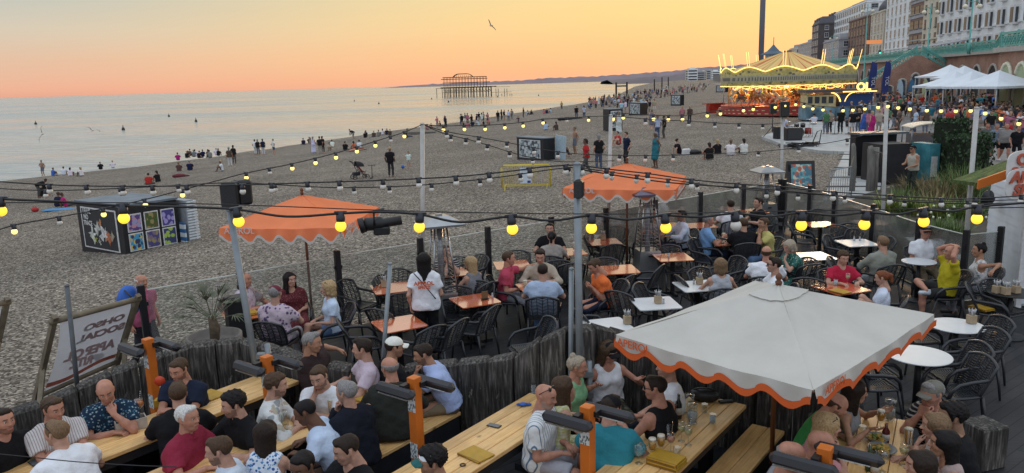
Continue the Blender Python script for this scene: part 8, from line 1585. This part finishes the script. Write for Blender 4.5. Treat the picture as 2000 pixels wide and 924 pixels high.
def simple(name, label, cat, px, py, z, rz, fn, mats): g = G(px, py, z); b = MB(); fn(b); tag(b.build(name, mats, None, g, (0, 0, rad(rz))), label, cat)
PHB = pm('phone_glass', (.10, .11, .12), .1, var=.05)
simple('phone', 'grey phone lying on the half empty table', 'phone', 965, 832, .762, 60, lambda b: (b.box((0, 0, .005), (.075, .15, .009), bev=.004), b.box((0, 0, .0105), (.066, .138, .002), m=1)), [BLK, PHB]); simple('phone', 'black phone on the lower left table beside the dark beer', 'phone', 67, 905, .762, 50, lambda b: (b.box((0, 0, .005), (.075, .15, .009), bev=.004), b.box((0, 0, .0105), (.066, .138, .002), m=1)), [BLK, PHB])
simple('glove', 'crumpled blue glove at the wall end of the half empty table', 'glove', 1022, 793, .762, 0, lambda b: (b.ball((0, 0, .02), .05, 10, 6, 0, (1, .7, .4)), b.ball((.06, .01, .015), .035, 8, 6, 0, (1, .6, .4)), b.ball((-.05, .02, .015), .03, 8, 6, 0, (1, .6, .4))), pm('blue_rubber', (.02, .10, .42), .5)); simple('ring', 'small dark ring left on the half empty table', 'ring', 904, 909, .762, 0, lambda b: b.tube([(.025*math.cos(k*.628), .025*math.sin(k*.628), .006) for k in range(10)], .006, 6, closed=True), BLK)
simple('handbag', 'black slouchy handbag at the wall end of the parasol table', 'handbag', 1375, 783, .762, -15, lambda b: (b.ball((0, 0, .07), .17, 16, 10, 0, (1, .5, .5)), b.tube([(-.12, 0, .12), (-.05, -.06, .17), (.06, -.05, .17), (.13, 0, .12)], .01, 6)), pm('black_leather', (.012, .012, .014), .4, var=.2)); simple('sunglasses_case', 'flat black pouch near the handbag', 'pouch', 1418, 786, .762, 10, lambda b: b.box((0, 0, .012), (.17, .07, .024), bev=.01), BLK)
g = G(257, 838, .762); t = thing('crate', 'pale wooden two part condiment crate on the lower left table', 'crate', g, rad(35)); b = MB()
for y in (-.065, .065): b.box((0, y, .06), (.30, .012, .12))
for x in (-.145, 0, .145): b.box((x, 0, .06), (.012, .118, .118))
b.box((0, 0, .008), (.28, .12, .012)); b.build('box', pm('whitewashed_wood', (.38, .34, .29), .8, var=.2), t); b = MB(); b.lathe([(.02, .01), (.02, .11), (.008, .13), (.008, .16), (0, .16)], 10, (-.08, 0, 0)); b.build('sauce_bottle', pm('sauce_red', (.2, .02, .02), .3), t)
g = G(318, 793, .762); t = thing('table_sign', 'round orange table sign on a stick before the laughing man', 'table sign', g, rad(8)); b = MB(); b.tube([(0, 0, .08), (0, 0, .26)], .005, 6); b.build('stick', WPAINT, t); b = MB(); b.lathe([(0, -.006), (.058, -.006), (.058, .006), (0, .006)], 20, M=Matrix.Translation((0, 0, .30)) @ Matrix.Rotation(rad(90), 4, 'X')); b.build('disc', pm('sign_orange_red', (.55, .06, .02), .4), t); b = MB(); b.box((0, 0, .045), (.16, .10, .09), bev=.005); b.build('holder', MUST, t)
def food(px, py, label, r=.13):
    g = G(px, py, .762); t = thing('plate', label, 'plate of food', g); b = MB(); b.lathe([(0, .004), (r*.6, .004), (r, .045), (r*.97, .052), (r*.55, .014), (0, .012)], 24); b.build('bowl', pm('grey_stoneware', (.16, .17, .17), .35), t); b = MB()
    for i in range(22): a = rnd.uniform(0, 6.28); q = r*.65*math.sqrt(rnd.random()); b.box((q*math.cos(a), q*math.sin(a), .03+.02*rnd.random()), (.06, .035, .006), rnd.uniform(0, 3), rx=rnd.uniform(-.7, .7), ry=rnd.uniform(-.7, .7))
    b.build('crisps', pm('nacho_crisps', (.45, .28, .06), .7, var=.3, ns=20), t); b = MB()
    for i in range(7): b.ball((rnd.uniform(-.05, .05), rnd.uniform(-.05, .05), .05), .018, 6, 5)
    b.build('topping', pm('salad_topping', (.12, .16, .03), .6, var=.4), t)
food(1722, 884, 'bowl heaped with tortilla crisps on the food table'); food(1712, 862, 'second bowl of food just behind the tortilla crisps', .11)
g = G(1295, 441, .755); t = thing('plate', 'pizza on a board at the table behind the middle heater', 'plate of food', g); b = MB(); b.lathe([(0, 0), (.17, 0), (.17, .015), (0, .015)], 20); b.build('board', pm('board_wood', (.3, .2, .1), .6), t); b = MB(); b.lathe([(0, .016), (.15, .016), (.155, .03), (.13, .022), (0, .02)], 20); b.build('pizza', pm('pizza_crust', (.45, .28, .1), .7, var=.4, ns=20), t)
# ---------------------------------------------------------------- on the stage
SG2 = lambda px, py: G(px, py, .06)
q = SG2(1561, 268); t = thing('drum_kit', 'drum kit with white cymbals and a black bass drum on the stage', 'drum kit', q, rad(-20)); DRB = pm('drum_black', (.015, .015, .017), .35); SKN = pm('drum_skin', (.5, .5, .48), .5)
for nm, c, r, h, M, mt in (('bass_drum', (0, 0, .32), .32, .45, Matrix.Rotation(rad(90), 4, 'X'), DRB), ('floor_tom', (.55, .3, .4), .22, .4, Matrix(), pm('drum_red', (.3, .03, .02), .35)), ('tom', (-.2, .1, .8), .16, .24, Matrix.Rotation(rad(20), 4, 'X'), DRB), ('tom', (.2, .1, .8), .16, .24, Matrix.Rotation(rad(20), 4, 'X'), DRB), ('snare', (-.45, .5, .62), .18, .15, Matrix(), STEEL)):
    b = MB(); b.lathe([(r, -h/2), (r, h/2)], 20, m=0, M=Matrix.Translation(c) @ M); b.lathe([(0, h/2+.003), (r*.96, h/2+.003)], 20, m=1, M=Matrix.Translation(c) @ M); b.build(nm, [mt, SKN], t)
for x, y, z in ((-.7, .2, 1.05), (.6, .0, 1.2), (.85, .5, .95)): b = MB(); b.lathe([(0, .02), (.24, 0), (0, .01)], 20, (x, y, z)); b.build('cymbal', pm('bright_cymbal', (.7, .68, .6), .2, .8), t); b = MB(); b.tube([(x, y, 0), (x, y, z)], .015, 5); b.tube([(x-.25, y, 0), (x, y, .3), (x+.25, y, 0)], .012, 5); b.build('stand', STEEL, t)
q = SG2(1508, 268); t = thing('loudspeaker', 'loudspeaker on a tall black tripod at the left of the stage', 'loudspeaker', q); hz = D(1511, 212, q.y).z-.06; b = MB(); b.box((0, 0, hz), (.42, .38, .72), bev=.04); b.build('cabinet', BLK, t); b = MB(); b.tube([(0, 0, .3), (0, 0, hz-.3)], .03, 6); b.build('pole', BLK, t)
for a in (0, 2.1, 4.2): b = MB(); b.tube([(.6*math.cos(a+.4), .6*math.sin(a+.4), 0), (0, 0, .75)], .022, 5); b.build('leg', BLK, t)
speaker('black loudspeaker fixed to the third slim festoon pole', D(1532, 213, 21.2), 0, (.24, .2, .42)); q = SG2(1521, 271); speaker('black stage monitor standing on the left stage floor', q+Vector((0, 0, .4)), rad(20), (.6, .5, .8)); q = SG2(1548, 274); speaker('black amplifier cabinet in front of the drum kit', q+Vector((0, 0, .42)), rad(8), (1.1, .5, .8))
q = G(1565, 288, .0); t = thing('cable_heap', 'heap of dark cables and stands on the shingle below the stage', 'cables', q); b = MB()
for i in range(9): a = rnd.uniform(0, 6.28); b.tube([(rnd.uniform(-1.3, 1.3), rnd.uniform(-.5, .5), rnd.uniform(0, .3)) for _ in range(5)], .03, 5)
b.tube([(.6, 0, .1), (.9, 0, .9), (1.2, .1, 1.), (1.1, .1, .2)], .03, 5); b.build('cable', CBL, t)
for px, l in ((1630, 'left microphone stand on the stage'), (1656, 'right microphone stand on the stage')): q = SG2(px, 262); t = thing('microphone_stand', l, 'microphone stand', q); b = MB(); b.tube([(0, 0, 0), (0, 0, 1.5)], .018, 5); b.lathe([(.2, 0), (.2, .03), (.03, .05)], 12); b.build('stand', BLK, t); b = MB(); b.ball((0, 0, 1.55), .045, 8, 6); b.build('microphone', BLK, t)
# ---------------------------------------------------------------- gulls, buoys, beach clutter
GW = pm('gull_grey', (.16, .16, .17), .8); GB_ = pm('gull_white', (.5, .5, .5), .8)
def gull(px, py, y, s, bank, rz, label):
    t = thing('seagull', label, 'seagull', D(px, py, y), rz); t.rotation_euler.y = bank; v, f = solid([Prim((0, -.2, 0), (0, .12, .01), .05*1, .075, .03), Prim((0, .2, .03), (0, .2, .03), .05, None, .03), Prim((0, .24, .02), (0, .31, .01), .018, .008, .01), Prim((0, -.2, 0), (0, -.36, 0), .05, .03, .03, ((0, 0, 1), 2.2))], .016); body = put('body', npmesh('body', [(v, f, 0)], [GB_]), t); t.scale = (s, s, s)
    for sd in (-1, 1): b = MB(); b.grid(lambda u, v: (sd*(.04+.62*u), (.10-.16*v*(1-u*.6))+.10*math.sin(u*3)-.18*u*u, .02+.16*math.sin(u*2.6)+.005), 10, 4); b.grid(lambda u, v: (sd*(.04+.62*u), (.10-.16*v*(1-u*.6))+.10*math.sin(u*3)-.18*u*u, .0+.16*math.sin(u*2.6)), 10, 4); b.build('wing', GW, t)
gull(959, 50, 60, .75, rad(50), .6, 'gull flying high in the orange sky above the pier'); gull(83, 262, 60, 1.0, rad(-75), .4, 'gull with raised wing low over the sea at the left'); gull(180, 255, 60, .9, rad(20), .2, 'second gull gliding low over the sea at the left')
bb = MB(); bb.lathe([(.35, -.3), (.5, .2), (.35, .7), (.12, .8), (.1, 1.4), (0, 1.45)], 10); BUOY = bb.mesh('buoy', pm('dark_buoy', (.04, .03, .03), .6))
for px, py, l in ((70, 243, 'leftmost dark buoy above the raised gull'), (241, 254, 'dark buoy right of the gliding gull'), (330, 228, 'far dark buoy between two nearer ones'), (383, 238, 'dark buoy above the shore group in the dark'), (692, 198, 'dark buoy nearest left of the pier'), (740, 203, 'dark buoy between the pier and the next one left'), (876, 200, 'small buoy under the left pier piles'), (972, 190, 'small buoy under the right pier piles'), (843, 194, 'small buoy just left of the pier'), (1052, 187, 'small far buoy right of the pier')):
    g = G(px, py, SEA); tag(put('buoy', BUOY, None, g, sc=.55 if g.y < 200 else 1.3), l, 'buoy')
simple2 = lambda name, label, cat, px, py, rz, fn, mats: tag((lambda b: (fn(b), b.build(name, mats, None, GB(px, py), (0, 0, rad(rz))))[1])(MB()), label, cat)
simple2('towel', 'bright blue towel under the magenta reclining person', 'towel', 118, 410, 10, lambda b: b.box((0, 0, .03), (1.7, .8, .04), bev=.01), pm('blue_towel', (.06, .22, .42), .9)); simple2('bag', 'small red bag left of the blue towel', 'bag', 69, 414, 20, lambda b: (b.ball((0, 0, .14), .2, 10, 8, 0, (1, .7, .75)), b.tube([(-.1, 0, .26), (0, 0, .38), (.1, 0, .26)], .015, 5)), pm('red_bag', (.4, .03, .03), .6)); simple2('bag', 'dark red bag and coat heap by the sitting pair', 'bag', 350, 346, 20, lambda b: (b.ball((0, 0, .1), .35, 10, 8, 0, (1.5, .8, .5)), b.ball((.5, 0, .06), .2, 8, 6, 0, (1.5, .8, .5))), pm('dark_red_cloth', (.12, .02, .03), .9, var=.4)); simple2('bag', 'black bag on the shingle between the reclining woman and the four', 'bag', 1357, 301, 20, lambda b: (b.ball((0, 0, .12), .3, 10, 8, 0, (1.4, .8, .6)), b.ball((.4, 0, .06), .18, 8, 6, 0, (1.5, .8, .5))), pm('black_leather', (.012, .012, .014), .4)); simple2('bag', 'white carrier bag beside the reclining woman in black', 'bag', 1340, 302, 20, lambda b: b.box((0, 0, .17), (.5, .2, .34), bev=.04, rx=.1), WPAINT); simple2('towel', 'orange towel on the shingle near the crest', 'towel', 697, 294, 30, lambda b: b.grid(lambda u, v: (u*1.8-.9, v*.9-.45, .1+.12*math.sin(u*4)*math.sin(v*3)), 8, 6), pm('orange_towel', (.5, .14, .08), .9)); simple2('bag', 'heap of dark bags behind the couple at the far shore', 'bag', 1110, 234, 5, lambda b: [b.ball((i*.55-1.1, 0, .12), .3, 8, 6, 0, (1.2, .8, .7)) for i in range(6)], pm('black_leather', (.012, .012, .014), .4)); simple2('boat_trailer', 'low dark timber sled on the shingle beside the slim pole', 'sled', 820, 262, 3, lambda b: (b.box((0, 0, .25), (4.2, .9, .12)), b.box((0, -.4, .12), (4., .1, .24)), b.box((0, .4, .12), (4., .1, .24)), b.box((-1.6, 0, .55), (.2, .8, .5))), TIMB)
for px, py, l, w_, h_ in ((1214, 190, 'square timber groyne frame at the waterline', 3.2, 4.4), (1278, 176, 'single tall groyne post at the waterline', .4, 4.5), (1299, 172, 'pair of groyne posts at the waterline', 3., 5.)):
    g = GB(px, py); t = thing('groyne_marker', l, 'groyne', g); b = MB()
    for x in ((-w_/2, w_/2) if w_ > 1 else (0,)): b.tube([(x, 0, -1), (x, 0, h_)], .28, 6)
    if w_ > 3.1: b.box((0, 0, h_*.75), (w_, .3, .4))
    b.build('timber', RUST, t)
